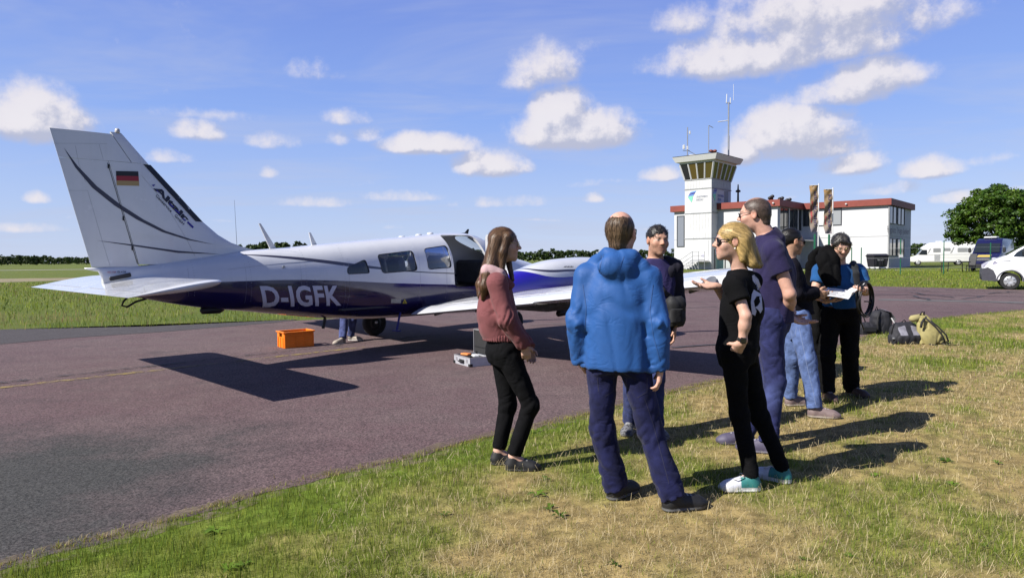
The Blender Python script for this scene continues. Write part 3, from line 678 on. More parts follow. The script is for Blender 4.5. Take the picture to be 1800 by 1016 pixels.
    lp = MB(); c = Z2(386, 352); lp.lathe([(0, .004), (.022, .004), (.025, 0)], (c[0], -(fus_y(*c)), c[1]), Matrix.Rotation(R(90), 3, 'X'), 12); lp.build('vent_cap', mat('dull aluminium', (.35, .36, .38), .4, .8), A)
    # ---- fin and rudder
    LE = [(3.02, .6), (2.678, .887), (2.301, 1.228), (1.969, 1.538), (1.803, 1.728), (1.696, 1.911), (1.63, 2.1), (1.585, 2.3), (1.5, 2.5), (1.3, 2.5)]
    zle = lambda z: float(np.interp(z, [p[0] for p in LE][::-1], [p[1] for p in LE][::-1]))
    zte = lambda z: float(np.interp(z, [1.385, 2.977, 3.03], [.234, -.13, -.14]))
    zsp = lambda z: float(np.interp(z, [1.421, 2.66], [.73, .439])) if z < 2.665 else float(np.interp(z, [2.665, 3.01], [.69, .473]))
    thk = lambda z: float(np.interp(z, [1.4, 3.02], [.125, .068])) * min(1, max(.25, (3.05 - z) / .06))
    def fin_y(x, z):
        z = min(max(z, 1.3), 3.02); a = zte(z); c = min(zle(z), zte(z) + 1.75) - a; u = (x - a) / c
        if x > 1.95: return max(.012, thk(z) * half_t(.93) * max(0, (zle(z) - x) / .5))
        return thk(z) * half_t(min(1, max(0, u))) + .004
    def vpart(x0, x1, zs, name, n=12):
        rings = []
        for z in zs:
            a, b = x0(z), x1(z); P = [(a + (b - a) * (1 - math.cos(math.pi * i / n)) / 2) for i in range(n + 1)]
            rings.append([(x, fin_y(x, z), z) for x in P] + [(x, -fin_y(x, z), z) for x in reversed(P)])
        return MB().loft(rings).build(name, M_WHITE, A, angle=50)
    zz = [1.36, 1.42, 1.5, 1.585, 1.64, 1.7, 1.76, 1.803, 1.88, 1.969, 2.1, 2.3, 2.5, 2.664]
    fin = vpart(lambda z: zsp(z) + .008, lambda z: zle(z) - .002, [z for z in zz if z > 1.4], 'fin')
    vpart(lambda z: zsp(z) + .008, lambda z: zle(z) - .002, [2.668, 2.76, 2.9, 2.99, 3.02], 'fin_tip')
    rud = vpart(zte, zsp, [1.395, 1.5, 1.7, 1.9, 2.1, 2.3, 2.5, 2.664], 'rudder')
    vpart(zte, zsp, [2.668, 2.76, 2.9, 2.97, 2.99], 'rudder_horn')
    MB().lathe([(.028, 0), (.03, .02), (.026, .05), (.012, .06)], (.56, 0, 3.012), n=12).build('beacon', mat('beacon glass', (.55, .52, .5), .2), A, True)
    Z1 = lambda x, y: (lambda q: (q.x, q.z))(on_y(50 + x * .3742, 200 + y * .3742, -.04))
    M_GR = mat('stripe grey', lin((62, 62, 82)), .35); M_BK = mat('boot black', (.008, .008, .012), .45)
    def swoosh(top, low, par): return [Z1(*q) for q in top] + [Z1(*q) for q in low[-2:0:-1]]
    up = [(168, 158), (232, 244), (322, 340), (430, 426), (540, 498), (640, 550), (760, 590), (870, 615)]; lo = [(168, 158), (222, 252), (300, 347), (402, 430), (505, 496), (625, 556), (745, 593), (870, 615)]
    def split_decal(nm, poly):
        decal(nm, poly, fin_y, M_GR, A, .003, (-1,), .06)
    split_decal('swoosh', swoosh(up, lo, A)); split_decal('swoosh', swoosh([(320, 595), (500, 616), (700, 644), (900, 660)], [(320, 596), (500, 623), (700, 654), (885, 671)], A))
    decal('de_icing_boot', [Z1(540, 238), Z1(578, 240), Z1(700, 372), Z1(822, 508), Z1(785, 506), Z1(660, 370)], fin_y, M_BK, A, .004, (-1,), .06)
    fq = [Z1(410, 270), Z1(515, 272), Z1(519, 340), Z1(414, 337)]; L = lambda a, b, u: (a[0] + (b[0] - a[0]) * u, a[1] + (b[1] - a[1]) * u)
    flag = None
    for i, cf in enumerate(((.006, .006, .012), (.33, .012, .03), (.42, .29, .12))):
        u0, u1 = i / 3, (i + 1) / 3
        d = decal('flag_band', [L(fq[0], fq[3], u0), L(fq[1], fq[2], u0), L(fq[1], fq[2], u1), L(fq[0], fq[3], u1)], fin_y, mat('flag colour %d' % i, cf, .4), A, .004)
    Z8 = lambda x, y: (lambda q: (q.x, q.z))(on_y(240 + x * .1477, 280 + y * .1477, -.05))
    fp = lambda u, v: (u, -(fin_y(u, v) + .004), v)
    MI = mat('logo ink', (.008, .008, .03), .4); MBL = mat('logo blue', lin((40, 30, 150)), .4)
    text_on('logo_lettering', 'Altair', [Z8(196, 350), Z8(590, 758), Z8(640, 705), Z8(246, 297)], fp, MI, A, .045, .95, .3)
    text_on('logo_lettering', 'Geoservice', [Z8(222, 440), Z8(404, 636), Z8(426, 612), Z8(246, 415)], fp, MI, A, .008, 1.0, .5); text_on('logo_lettering', 'GmbH', [Z8(446, 678), Z8(548, 786), Z8(572, 762), Z8(468, 652)], fp, MI, A, .008, 1.0, .5)
    for q in ([(180, 308), (226, 300), (205, 326), (192, 322)], [(236, 362), (268, 395), (284, 410), (240, 384)], [(392, 520), (445, 568), (428, 578), (385, 536)], [(455, 590), (520, 640), (505, 652), (450, 606)], [(545, 700), (590, 726), (575, 740), (540, 712)], [(612, 738), (682, 806), (664, 824), (598, 756)]):
        decal('logo_bar', [Z8(*p) for p in q], fin_y, MBL, A, .005)
    # hinge line, seams, hinge brackets
    for seg in ([(372, 232), (512, 706)],): 
        P = [Z1(*q) for q in seg]; MB().tube([(p[0], -(fin_y(*p) + .001), p[1]) for p in (P[0], L(P[0], P[1], .33), L(P[0], P[1], .66), P[1])], .004, 5).build('hinge_gap', M_BK, A)
    for q in ((376, 248), (446, 492), (488, 632)):
        p = Z1(*q); MB().box((p[0], -(fin_y(*p) + .006), p[1]), (.02, .014, .05), bev=.004).build('hinge_bracket', M_BK, A)
    for seg in ([(120, 138), (270, 140), (370, 143)], [(190, 360), (280, 360)], [(280, 360), (350, 600), (386, 715)], [(222, 150), (240, 240), (270, 320)], [(332, 145), (352, 215)], [(530, 290), (640, 420), (740, 590), (780, 670)]):
        P = [Z1(*q) for q in seg]; MB().tube([(p[0], -(fin_y(*p) + .0005), p[1]) for p in P], .0016, 4).build('panel_seam', M_SEAM, A)
    # tail cone cap under the rudder
    tcp = MB(); rg = []
    for x, zt, zb, w in ((.16, 1.388, 1.37, .01), (.3, 1.392, 1.34, .03), (.36, 1.395, 1.2, .045), (.5, 1.4, 1.17, .07), (.78, 1.41, 1.12, .12)):
        rg.append([(x, w * math.cos(2 * math.pi * j / 16), (zt + zb) / 2 + (zt - zb) / 2 * math.sin(2 * math.pi * j / 16)) for j in range(16)])
    tcp.loft(rg).build('tail_cone', M_WHITE, A, True)
    text_on('small_lettering', 'NO STEP', [Z1(368, 748), Z1(408, 748), Z1(408, 740), Z1(368, 740)], lambda u, v: (u, -.075, v), mat('red ink', (.4, .05, .06), .5), A, .01)
    text_on('small_lettering', 'GL 4 24', [Z1(412, 747), Z1(452, 747), Z1(452, 738), Z1(412, 738)], lambda u, v: (u, -.085, v), MI, A, .02)
    # ---- stabilator
    def stab_half(sd):
        st = []
        for k, y in enumerate((.003, .25, .8, 1.4, 1.9, 2.08, 2.15, 2.19, 2.212)):
            c = .94 * (1 if y < 2.0 else (1, .985, .95, .9, .8)[max(0, k - 4)]) ; tk = .105 * (1 if y < 2.1 else (.9, .6, .2)[max(0, k - 6)]); x0 = .0
            st.append([(x0 + c * u, sd * y, 1.116 + .122 * u + tk * v * .9) for u, v in AF])
        return MB().loft(st)
    for sd in (-1, 1):
        s = stab_half(sd).build('stabilator', M_WHITE, A, angle=40)
        MB().tube([(.155, sd * .2, 1.116 + .122 * .165 + .0215), (.155, sd * 2.1, 1.116 + .122 * .165 + .0215)], .0022, 4).build('trim_tab_gap', M_SEAM, s)
    MB().box((.5, -.13, 1.275), (.24, .02, .05), Matrix.Rotation(R(-12), 3, 'Y'), bev=.008).build('stabilator_fairing', M_BK, A)
    # tie-down loop and tail skid, belly fittings, aerials
    sk = MB(); sk.tube([(.62, 0, 1.03), (.56, 0, .97), (.54, 0, .92), (.6, 0, .9), (.7, 0, .96), (.82, 0, .99)], .013, 8); sk.build('tie_down_loop', M_BK, A, True)
    sk = MB(); sk.lathe([(.005, -.16), (.05, -.13), (.055, .1), (.02, .16)], (1.62, 0, .80), Matrix.Rotation(R(90), 3, 'Y') , 12); sk.build('belly_fairing', M_BK, A, True)
    def blade_aerial(px, py, tx, ty, w0, name, m):
        b = on_y(px, py, 0); t = on_y(tx, ty, 0); q = MB()
        q.prism([(b.x - w0 / 2, b.z - .02), (b.x + w0 / 2, b.z - .02), (t.x + .016, t.z), (t.x - .012, t.z)], -.009, .009, lambda u, v, w: (u, w, v)); return q.build(name, m, A)
    blade_aerial(481, 437, 456, 393, .1, 'blade_aerial', M_WHITE); blade_aerial(553, 430, 544, 409, .09, 'blade_aerial', M_WHITE)
    blade_aerial(818, 411, 823, 403, .11, 'fin_aerial', M_BK)
    b = on_y(417, 440); t = on_y(412, 352); MB().tube([(b.x, 0, b.z - .03), (t.x, 0, t.z)], [.003, .0015], 6).build('whip_aerial', M_BK, A)
    for (x, h) in ((5.1, .02), (5.35, .03), (4.75, .015)): MB().lathe([(.06, -.01), (.055, h * .6), (.03, h)], (x, 0, fT(x)), n=12).build('gps_dome', M_WHITE, A, True)
    MB().box((3.25, -.05, .5), (.05, .02, .16), Matrix.Rotation(R(14), 3, 'Y'), bev=.006).build('belly_aerial', M_BK, A)
    stp = MB(); stp.tube([(4.42, -.38, .62), (4.3, -.44, .34)], .018, 8); stp.box((4.29, -.45, .33), (.09, .14, .02), bev=.006); stp.build('boarding_step', mat('step navy', lin((40, 36, 120)), .4), A)
    # ---- wings
    M_WING = paint_mat('wing paint', [])
    M_DARK = mat('underside dark grey', (.05, .05, .055), .7, var=.3); M_NAC = None  # dark mottled grey for the hinge brackets and wheel-well fairings
    zw = lambda y: .585 + .108 * (abs(y) - .65)
    def wing(sd):
        rings = []
        for k, y in enumerate((.45, .65, 1.2, 2.0, 3.0, 4.0, 5.0, 5.55, 5.75, 5.86, 5.92)):
            lx = 6.13 if y > 1.25 else 6.13 + .45 * (1.25 - y) / .8
            x0 = 4.85; tk = .27 * (1 if y < 5.7 else (.92, .7, .25)[k - 8]); tw = -.02
            q = []
            for u, v in AF:
                x = 4.47 + (lx - 4.47) * u
                if x < x0 - .001: x = x0; u = (x0 - 4.47) / (lx - 4.47); v = math.copysign(half_t(u) , v) if v else 0
                q.append((x, sd * y, zw(y) + .04 + .045 * u + tk * (v * .98 + .06 * math.sin(math.pi * min(1, u)))))
            rings.append(q)
        w = MB().loft(rings).build('wing', M_WING, A, angle=40)
        for (y0, y1, nm, dr) in ((.62, 3.25, 'flap', R(8.5)), (3.27, 5.62, 'aileron', R(6.5))):
            rings = []
            for y in np.linspace(y0, y1, 5):
                q = []
                for u, v in AF:
                    xx = u * .42; zz_ = v * .135 * (1.0 if u < .98 else .6); c, s = math.cos(dr), math.sin(dr)
                    q.append((4.855 + (xx - .42) * c + 0 * zz_, sd * y, zw(y) + .062 + zz_ + (xx - .42) * s))
                rings.append(q)
            f = MB().loft(rings).build(nm, M_WING, w, angle=40)
            MB().tube([(4.72, sd * (y0 + .02), zw(y0) + .112), (4.72, sd * (y1 - .02), zw(y1) + .112)], .002, 4).build('rivet_line', M_SEAM, f)
        for y in (.95, 1.9, 2.35, 3.1, 3.5, 4.5, 5.4):
            MB().box((4.78, sd * y, zw(y) - .005), (.26, .03, .06), Matrix.Rotation(R(-8), 3, 'Y'), bev=.008).build('hinge_bracket', M_DARK, w)
        MB().lathe([(.0, .16), (.035, .1), (.045, 0), (.02, -.12)], (5.75, sd * 5.93, zw(5.93) + .1), Matrix.Rotation(R(90), 3, 'Y'), 10).build('wing_light', M_WHITE, w, True)
        # nacelle
        ny = sd * 1.95; N = [(4.92, 1.02, .93, .06), (5.2, 1.17, .85, .17), (5.6, 1.29, .8, .27), (6.1, 1.4, .73, .34), (6.6, 1.445, .66, .38), (7.1, 1.46, .63, .40), (7.5, 1.44, .64, .4), (7.85, 1.38, .7, .36), (8.05, 1.3, .8, .27), (8.1, 1.26, .84, .22)]
        rings = []
        fz = [smooth_interp([n[0] for n in N], [n[k] for n in N]) for k in (1, 2, 3)]
        for x in np.linspace(4.92, 8.1, 30):
            t, b, ww = (f(x) for f in fz); c = b + (t - b) * .42; q = []
            for j in range(40):
                a = 2 * math.pi * j / 40; ca, sa = math.cos(a), math.sin(a); e = 2.4
                q.append((x, ny + ww * math.copysign(abs(ca) ** (2 / e), ca), c + ((t - c) if sa > 0 else (c - b)) * math.copysign(abs(sa) ** (2 / e), sa)))
            rings.append(q)
        Z7 = lambda x, y: (lambda q: (q.x, q.z))(on_y(880 + x * .1772, 400 + y * .1772, -2.3))
        bt = [Z7(*q) for q in [(130, 440), (180, 432), (300, 428), (400, 455), (500, 485), (600, 493), (700, 487)]]; bt = [(4.5, bt[0][1] - .02)] + bt + [(8.6, bt[-1][1] + .0)]
        g1 = [Z7(*q) for q in [(200, 410), (270, 396), (340, 394), (420, 412), (520, 420), (720, 415)]] + [(8.6, 1.2)]
        g2 = [Z7(*q) for q in [(200, 411), (270, 401), (340, 404), (420, 430), (520, 444), (720, 436)]] + [(8.6, 1.15)]
        MN = MATS.get('nacelle paint')
        if MN is None: MN = paint_mat('nacelle paint', [(bt, None, M_BLUE), (g1, g2, M_GREYL)]); MATS['nacelle paint'] = MN
        nac = MB().loft(rings).build('nacelle', MN, A, angle=50)
        if sd < 0:
            for i in range(7): decal('model_lettering', [Z7(650 + i * 13, 396), Z7(658 + i * 13, 384 - 6 * (i % 2)), Z7(664 + i * 13, 384), Z7(657 + i * 13, 398)], lambda x, z: 1.95 + fz[2](x) * .83, MI, nac, .004)
        MB().lathe([(.16, 0), (.15, .1), (.1, .22), (.03, .3), (.005, .31)], (8.1, ny, 1.05), Matrix.Rotation(R(90), 3, 'Y'), 20).build('spinner', M_WHITE, nac, True)
        for k in range(3):
            a = R(20 + 120 * k); rg = []
            for r_, ch, tw_ in ((.1, .1, 50), (.3, .15, 38), (.6, .15, 25), (.88, .11, 17), (.96, .05, 15)):
                q = []
                for u, v in ((-.5, 0), (0, .06), (.5, 0), (0, -.06)):
                    p = Matrix.Rotation(R(tw_), 3, 'Y') @ Vector((v * ch, u * ch, 0)); p = Vector((p.x, u * ch * math.cos(R(tw_)), 0)) + Vector((u * ch * math.sin(R(tw_)), 0, 0)); p.z = r_
                    p = Matrix.Rotation(a, 3, 'X') @ p; q.append((8.22 + p.x, ny + p.y, 1.05 + p.z))
                rg.append(q)
            MB().loft(rg).build('propeller_blade', M_BK, nac, True)
        MB().tube([(6.9, ny - .2, .68), (6.5, ny - .22, .58), (6.2, ny - .22, .56)], .05, 10).build('exhaust_pipe', mat('sooty steel', (.06, .05, .05), .5, .6), nac, True)
        # main gear
        wy = sd * 1.69; g = MB(); g.tube([(5.3, wy, .85), (5.3, wy, .5)], .045, 10); g.tube([(5.3, wy, .52), (5.3, wy, .28)], .028, 10); g.tube([(5.3, wy - sd * .09, .26), (5.3, wy + sd * .02, .26), (5.3, wy, .32)], .025, 8); gear = g.build('main_gear_leg', M_WHITE, A, True)
        wheel((5.3, wy, .25), .25, .13, gear)
        MB().box((5.25, wy + sd * .12, .55), (.36, .02, .4), bev=.008).build('gear_door', M_WING, A)
        MB().box((5.2, sd * 2.75, zw(2.75) - .02), (.62, .7, .16), bev=.05).build('wheel_well_fairing', M_DARK, w)
    M_TY = mat('tyre rubber', (.012, .012, .013), .8, var=.2, vscale=20); M_RIM = mat('shaded wheel alloy', (.05, .05, .055), .5, .3)  # rim colour darkened to stand in for the deep shade under the aircraft
    def wheel(c, r, w, parent):
        R90 = Matrix.Rotation(R(90), 3, 'X'); t = MB().lathe([(r * .5, -w * .4), (r * .8, -w * .5), (r * .96, -w * .36), (r, 0), (r * .96, w * .36), (r * .8, w * .5), (r * .5, w * .4)], c, R90, 28).build('wheel', M_TY, parent, True)
        MB().lathe([(.02, -w * .36), (r * .5, -w * .42), (r * .52, 0), (r * .5, w * .42), (.02, w * .36)], c, R90, 20).build('rim', M_RIM, t, True)
    for sd in (-1, 1): wing(sd)
    ng = MB(); ng.tube([(7.45, 0, .62), (7.4, 0, .38)], .045, 10); ng.tube([(7.4, .075, .42), (7.4, .075, .22)], .018, 8); ng.tube([(7.4, -.075, .42), (7.4, -.075, .22)], .018, 8); ng.tube([(7.4, -.08, .42), (7.4, .08, .42)], .02, 8); g = ng.build('nose_gear_leg', M_WHITE, A, True)
    wheel((7.4, 0, .22), .22, .11, g)
    return A
build_aircraft()
# ================================================================ terminal, tower, vehicles, trees
def lpt(px, Y, z=0.0):                                # column of the photo at distance Y
    d = ray(px, 450); return Vector((d.x * Y, Y, z))
BD = Vector((-.755, .656, 0)); BN = Vector((.656, .755, 0))      # along the front (to the left), and into the building
M_WALL = mat('white cladding', (.62, .625, .64), .7, var=.06, vscale=1.2, bump=.15, bscale=12)
M_RED = mat('red fascia', lin((132, 58, 46)), .6, var=.12, vscale=1.5); M_PANE = mat('window glass', (.03, .04, .05), .05, spec=.8)
M_FRAME = mat('window frame', (.045, .05, .06), .5); M_FWHITE = mat('white frame', (.72, .72, .72), .5); M_GREYF = mat('joint grey', (.33, .34, .35), .7, var=.2)
M_STEELG = mat('green steel', (.01, .12, .06), .5, var=.2); M_GALV = mat('galvanised steel', (.42, .43, .45), .45, .7, var=.1); M_BLK = mat('black plastic', (.016, .016, .018), .5, var=.2)
def face_box(p, u, n, w, h, t, z0, name, m, parent, bev=0.0):
    """box on a wall: p start point, u along the wall, n outward; w wide, h high, t thick from the wall outwards"""
    c = Vector(p) + u * (w / 2) + n * (t / 2); c.z = z0 + h / 2
    return MB().box(c, (w, t, h), Matrix((u, n, Vector((0, 0, 1)))).transposed(), bev=bev).build(name, m, parent)
def window(p, u, n, w, h, z0, parent, frame=M_FRAME, mullions=1, pane=M_PANE):
    f = MB(); B = Matrix((u, n, Vector((0, 0, 1)))).transposed(); fw = .07
    def bar(a, b, za, zb):
        c = Vector(p) + u * ((a + b) / 2) + n * .035; c.z = (za + zb) / 2; f.box(c, (b - a, .09, zb - za), B)
    bar(0, w, z0, z0 + fw); bar(0, w, z0 + h - fw, z0 + h); bar(0, fw, z0 + fw, z0 + h - fw); bar(w - fw, w, z0 + fw, z0 + h - fw)
    for i in range(mullions): x = w * (i + 1) / (mullions + 1); bar(x - .04, x + .04, z0 + fw, z0 + h - fw)
    o = f.build('window', frame, parent)
    for i in range(mullions + 1):
        a = fw if i == 0 else w * i / (mullions + 1) + .04; b = w - fw if i == mullions else w * (i + 1) / (mullions + 1) - .04
        face_box(Vector(p) + u * a, u, n, b - a, h - 2 * fw, .03, z0 + fw, 'pane', pane, o)
    return o
def build_terminal():
    C0 = Vector((39.7, 70.9, 0)); P1 = C0 + BD * 8.82; P2 = P1 - BN * 7.6; P3 = P2 + BD * 11.9; H = 7.35
    T = empty('terminal_building', C0, 0, 'long white two-storey terminal with red roof edge behind the control tower', 'building')
    loc = lambda v: Vector(v) - C0
    out = [C0, C0 + BN * 11.6, C0 + BN * 11.6 + BD * 22, P3 + BN * 9, P3, P2, P1]
    w = MB(); w.prism([tuple(loc(p).xy) for p in out], 0, 6.72, lambda u, v, z: (u, v, z)); w.build('wall', M_WALL, T)
    cen = sum((loc(p) for p in out), Vector()) / len(out)
    r = MB(); ro = []
    n = len(out)
    for i in range(n):
        a, b, c = loc(out[i - 1]), loc(out[i]), loc(out[(i + 1) % n]); d1 = (b - a).normalized(); d2 = (c - b).normalized()
        n1 = Vector((d1.y, -d1.x, 0)); n2 = Vector((d2.y, -d2.x, 0)); s = (n1 + n2); s = s / max(.3, s.dot(n1)); ro.append(b + s * .35)
    r.prism([tuple(p.xy) for p in ro], 6.66, H, lambda u, v, z: (u, v, z)); rf = r.build('roof', M_RED, T)
    for i, k in enumerate((.4, 1.7, 2.8, 4.2, 5.0, 6.6, 7.3, 8.0)):
        q = loc(P2 + BN * (1.5 + k * .8) + BD * (1.2 + .5 * (i % 3))); m = MB(); m.lathe([(.1, 0), (.1, .4), (.2, .42), (.2, .62), (.08, .7)], (q.x, q.y, H), n=10); m.build('roof_vent', M_BLK, rf, True)
    q = loc(P2 + BD * 5.3 + BN * 2.5); MB().lathe([(.12, 0), (.1, 1.3), (.28, 1.34), (.28, 1.5), (.1, 1.6), (.06, 2.2)], (q.x, q.y, H), n=10).build('roof_vent', M_BLK, rf, True)
    O = -BN; E = -BD                                      # outward normals of front and end faces
    # end face (shaded) windows, two storeys; text band
    for z0 in (4.75, 1.3):
        for a in (.4, 4.35): window(loc(C0 + BN * a) , BN, E, 3.45, 1.9, z0, T, M_FRAME, 1, mat('dim glass', (.035, .038, .042), .08, spec=.6))
    M_TXT = mat('sign lettering', lin((58, 40, 92)), .5)
    def place(u, v): p = loc(C0 + BN * u + E * .012); return (p.x, p.y, v)
    text_on('sign_lettering', 'Flugplatz "Hugo Junkers"', [(-.35, 3.58), (11.2, 3.58), (11.2, 4.5), (-.35, 4.5)], place, M_TXT, T)
    face_box(loc(C0 + BN * .03), BN, E, 11.5, .03, .02, 3.42, 'wall_joint', M_GREYF, T); face_box(loc(C0 - BN * .0), BD, O, 8.8, .04, .02, 3.4, 'wall_joint', M_GREYF, T)
    MB().tube([loc(C0 + E * .1 + O * .08) + Vector((0, 0, .05)), loc(C0 + E * .1 + O * .08) + Vector((0, 0, 6.7))], .07, 8).build('downpipe', M_GREYF, T)
    # main front
    for a, ww, mu, pn in ((4.55, 1.5, 0, mat('grey blind', (.3, .32, .34), .5)), (6.1, 1.1, 0, M_FWHITE), (7.3, 1.3, 1, M_PANE)): window(loc(C0 + BD * a), BD, O, ww, 1.9, 4.75, T, M_FRAME, mu, pn)
    # side face of the projecting wing
    for a, ww in ((.5, 2.7), (3.5, 2.6), (6.4, 1.0)): window(loc(P2 + BN * a), BN, E, ww, 2.35, 4.25, T, M_FRAME, 1)
    for a in (.35, 3.3, 6.2): face_box(loc(P2 + BN * a), BN, E, .12, 2.4, .12, 4.2, 'pilaster', M_FWHITE, T)
    g = face_box(loc(P2 + BN * 1.2), BN, E, 4.6, 2.9, .08, .05, 'glazed_entrance', M_STEELG, T)
    for a in (1.35, 2.5, 3.65, 4.8): face_box(loc(P2 + BN * a), BN, E, .95, 2.6, .12, .2, 'pane', M_PANE, g)
    face_box(loc(P2 - BN * .1 + E * .0), BN, E, 7.5, .12, 1.6, 3.05, 'canopy', M_FWHITE, T)
    # left wing front: narrow windows either side of the tower
    window(loc(P2 + BD * 10.6), BD, O, .95, 3.6, 2.6, T, M_FRAME, 0, mat('reflecting glass', (.22, .24, .28), .1)); window(loc(P2 + BD * .9), BD, O, 1.6, 2.3, 4.25, T)
    for a in (.02,): face_box(loc(P3 - BD * 11.8), BD, O, 11.8, .03, .02, 3.4, 'wall_joint', M_GREYF, T)
    for q in (P1, C0 + BD * 4, P2 + BD * .3): p = loc(q + O * .45); MB().box((p.x, p.y, 6.98), (.18, .18, .16), bev=.04).build('floodlight', M_FWHITE, T)
build_terminal()
def build_tower():
    C = Vector((22.0, 74.0, 0)); a, b = 3.17, 5.2                # lit face width, shaded face depth
    T = empty('control_tower', C, 0, 'white airfield control tower with glazed cab and masts on its roof', 'tower')
    def rect(z, e): return [(-BD * e - BN * e), (BD * (a + e) - BN * e), (BD * (a + e) + BN * (b + e)), (-BD * e + BN * (b + e))]
    def slab(z0, z1, e0, e1, name, m, par):
        r0 = [Vector((p.x, p.y, z0)) for p in rect(0, e0)]; r1 = [Vector((p.x, p.y, z1)) for p in rect(0, e1)]
        return MB().loft([r0, r1]).build(name, m, par)
    M_TW = mat('ribbed panel', (.62, .625, .63), .65, var=.1, vscale=.8)
    zs = [0, 3.46, 6.28, 8.98, 10.0]
    for i in range(4):
        s = slab(zs[i] + .03, zs[i + 1] - .03, 0, 0, 'wall', M_TW, T)
        slab(zs[i + 1] - .05, zs[i + 1] + .05, .05, .05, 'ledge', M_GREYF, T)
        for u, n, w in ((BD, -BN, a), (BN, -BD, b)):                # vertical cladding ribs
            k = int(w / .32)
            rb = MB(); B = Matrix((u, n, Vector((0, 0, 1)))).transposed()
            for j in range(1, k):
                p = u * (w * j / k) + n * .008; p.z = (zs[i] + zs[i + 1]) / 2; face_box(u * (w * j / k - .02), u, n, .03, zs[i + 1] - zs[i] - .14, .015, zs[i] + .07, 'cladding_rib', M_TW, s) if i in (1, 3) else None
    M_STAIN = mat('grimy lower panel', (.5, .53, .5), .8, var=.35, vscale=3, stretch=(5, 5, .5))
    face_box(BN * .05, BN, -BD, b - .1, 1.1, .022, 6.36, 'stained_panel', M_STAIN, T); face_box(BN * .05, BN, -BD, b - .1, .82, .022, 9.08, 'stained_panel', M_STAIN, T)
    # cab: outward-leaning panes between white posts
    z0, z1, e = 10.06, 11.75, .42
    slab(z0, z1, -.02, e - .06, 'cab_core', mat('cab interior', (.035, .03, .028), .9), T)
    def cabface(p0, p1, n, k):
        lo = [p0.lerp(p1, i / k) for i in range(k + 1)]
        t0 = p0 + (p0 - (p0 + p1) / 2).normalized() * e + n * e; t1 = p1 + (p1 - (p0 + p1) / 2).normalized() * e + n * e
        hi = [t0.lerp(t1, i / k) for i in range(k + 1)]
        cols = [(.1, .07, .02), (.2, .07, .035), (.03, .03, .03), (.05, .04, .015), (.02, .02, .028), (.13, .1, .025), (.09, .07, .02)]
        for i in range(k):
            m = mat('cab pane %d' % ((i * 3 + k) % 7), cols[(i * 3 + k) % 7], .08, spec=.7)
            q = [lo[i] + n * .03, lo[i + 1] + n * .03, hi[i + 1] + n * .03, hi[i] + n * .03]
            MB().add([(q[0].x, q[0].y, z0), (q[1].x, q[1].y, z0), (q[2].x, q[2].y, z1), (q[3].x, q[3].y, z1)], [(0, 1, 2, 3)]).build('cab_pane', m, T)
        for i in range(k + 1): MB().tube([Vector((lo[i].x, lo[i].y, z0)) + n * .04, Vector((hi[i].x, hi[i].y, z1)) + n * .04], .085, 4).build('cab_post', M_FWHITE, T)
    Z = Vector((0, 0, 0)); cabface(BD * a, Z.copy(), -BN, 4); cabface(Z.copy(), BN * b, -BD, 5); cabface(BD * a + BN * b, BD * a, BD, 5); cabface(BN * b, BN * b + BD * a, BN, 4)
    slab(11.72, 11.98, e - .02, e + .05, 'cab_head', M_FWHITE, T); rf = slab(11.98, 12.55, e + .35, e + .62, 'roof', M_FWHITE, T)
    slab(12.55, 12.62, e + .55, e + .6, 'roof_edge', M_BLK, T)
    # door, service window, logo panels
    face_box(BD * .35, BD, -BN, 1.15, 2.2, .04, 1.05, 'door', M_FWHITE, T); face_box(BN * 3.4, BN, -BD, .95, 1.5, .05, 7.35, 'window', M_GREYF, T); face_box(BN * 3.4, BN, -BD, .95, .8, .05, 5.1, 'window', M_GREYF, T)
    MG = [mat('logo green', lin((120, 214, 178)), .5), mat('logo sky', lin((96, 150, 214)), .5), mat('logo indigo', lin((54, 62, 160)), .5), mat('logo text', lin((150, 155, 170)), .5)]
    def logo(org, u, n, s, x0, dark, mirror=1):
        P = lambda x, z: tuple(org + u * (x0 + x * s) * 1 + n * .03 + Vector((0, 0, 7.55 + z * s)))
        for k, (q, m) in enumerate((([(0, .55), (.62, .62), (.5, .05), (.42, 0)], MG[0]), ([(.1, .72), (.75, .82), (.68, .68), (.05, .6)], MG[1]), ([(.22, .9), (.88, 1.0), (.8, .86), (.15, .77)], MG[2]), ([(.33, 1.06), (1.0, 1.17), (.92, 1.04), (.27, .95)], MG[1 + dark]))):
            MB().add([P(*p) for p in q], [(0, 1, 2, 3)]).build('logo_shape', m, T)
        M2 = MG[2] if dark else MG[3]
        for txt, z in (('STADTWERKE', .42), ('DESSAU', .1)):
            w = 1.25 if txt[0] == 'S' else .75
            text_on('logo_lettering', txt, [(1.0, z), (1.0 + w, z), (1.0 + w, z + .2), (1.0, z + .2)], P, M2, T, .01)
    logo(BD * a, -BD, -BN, 1.05, .35, 0); logo(Vector(), BN, -BD, 1.3, .25, 1)
    text_on('door_number', '02', [(.75, 1.4), (1.05, 1.4), (1.05, 1.65), (.75, 1.65)], lambda u, v: tuple(BD * (a - 0) * 0 + BD * (1.9 - u) - BN * .05 + Vector((0, 0, v))), MG[2], T)
    # masts
    def mast(px, ytop, ybase, r, name, extra):
        base = None; Y = 75.5 if px < 1260 else 77.0; d = lpt(px, Y); q = d - C; zt = CAMH + ray(px, ytop).z * Y
        o = MB().tube([(q.x, q.y, 12.5), (q.x, q.y, zt)], r, 8).build(name, M_GALV, T); extra(q, zt, o); return o
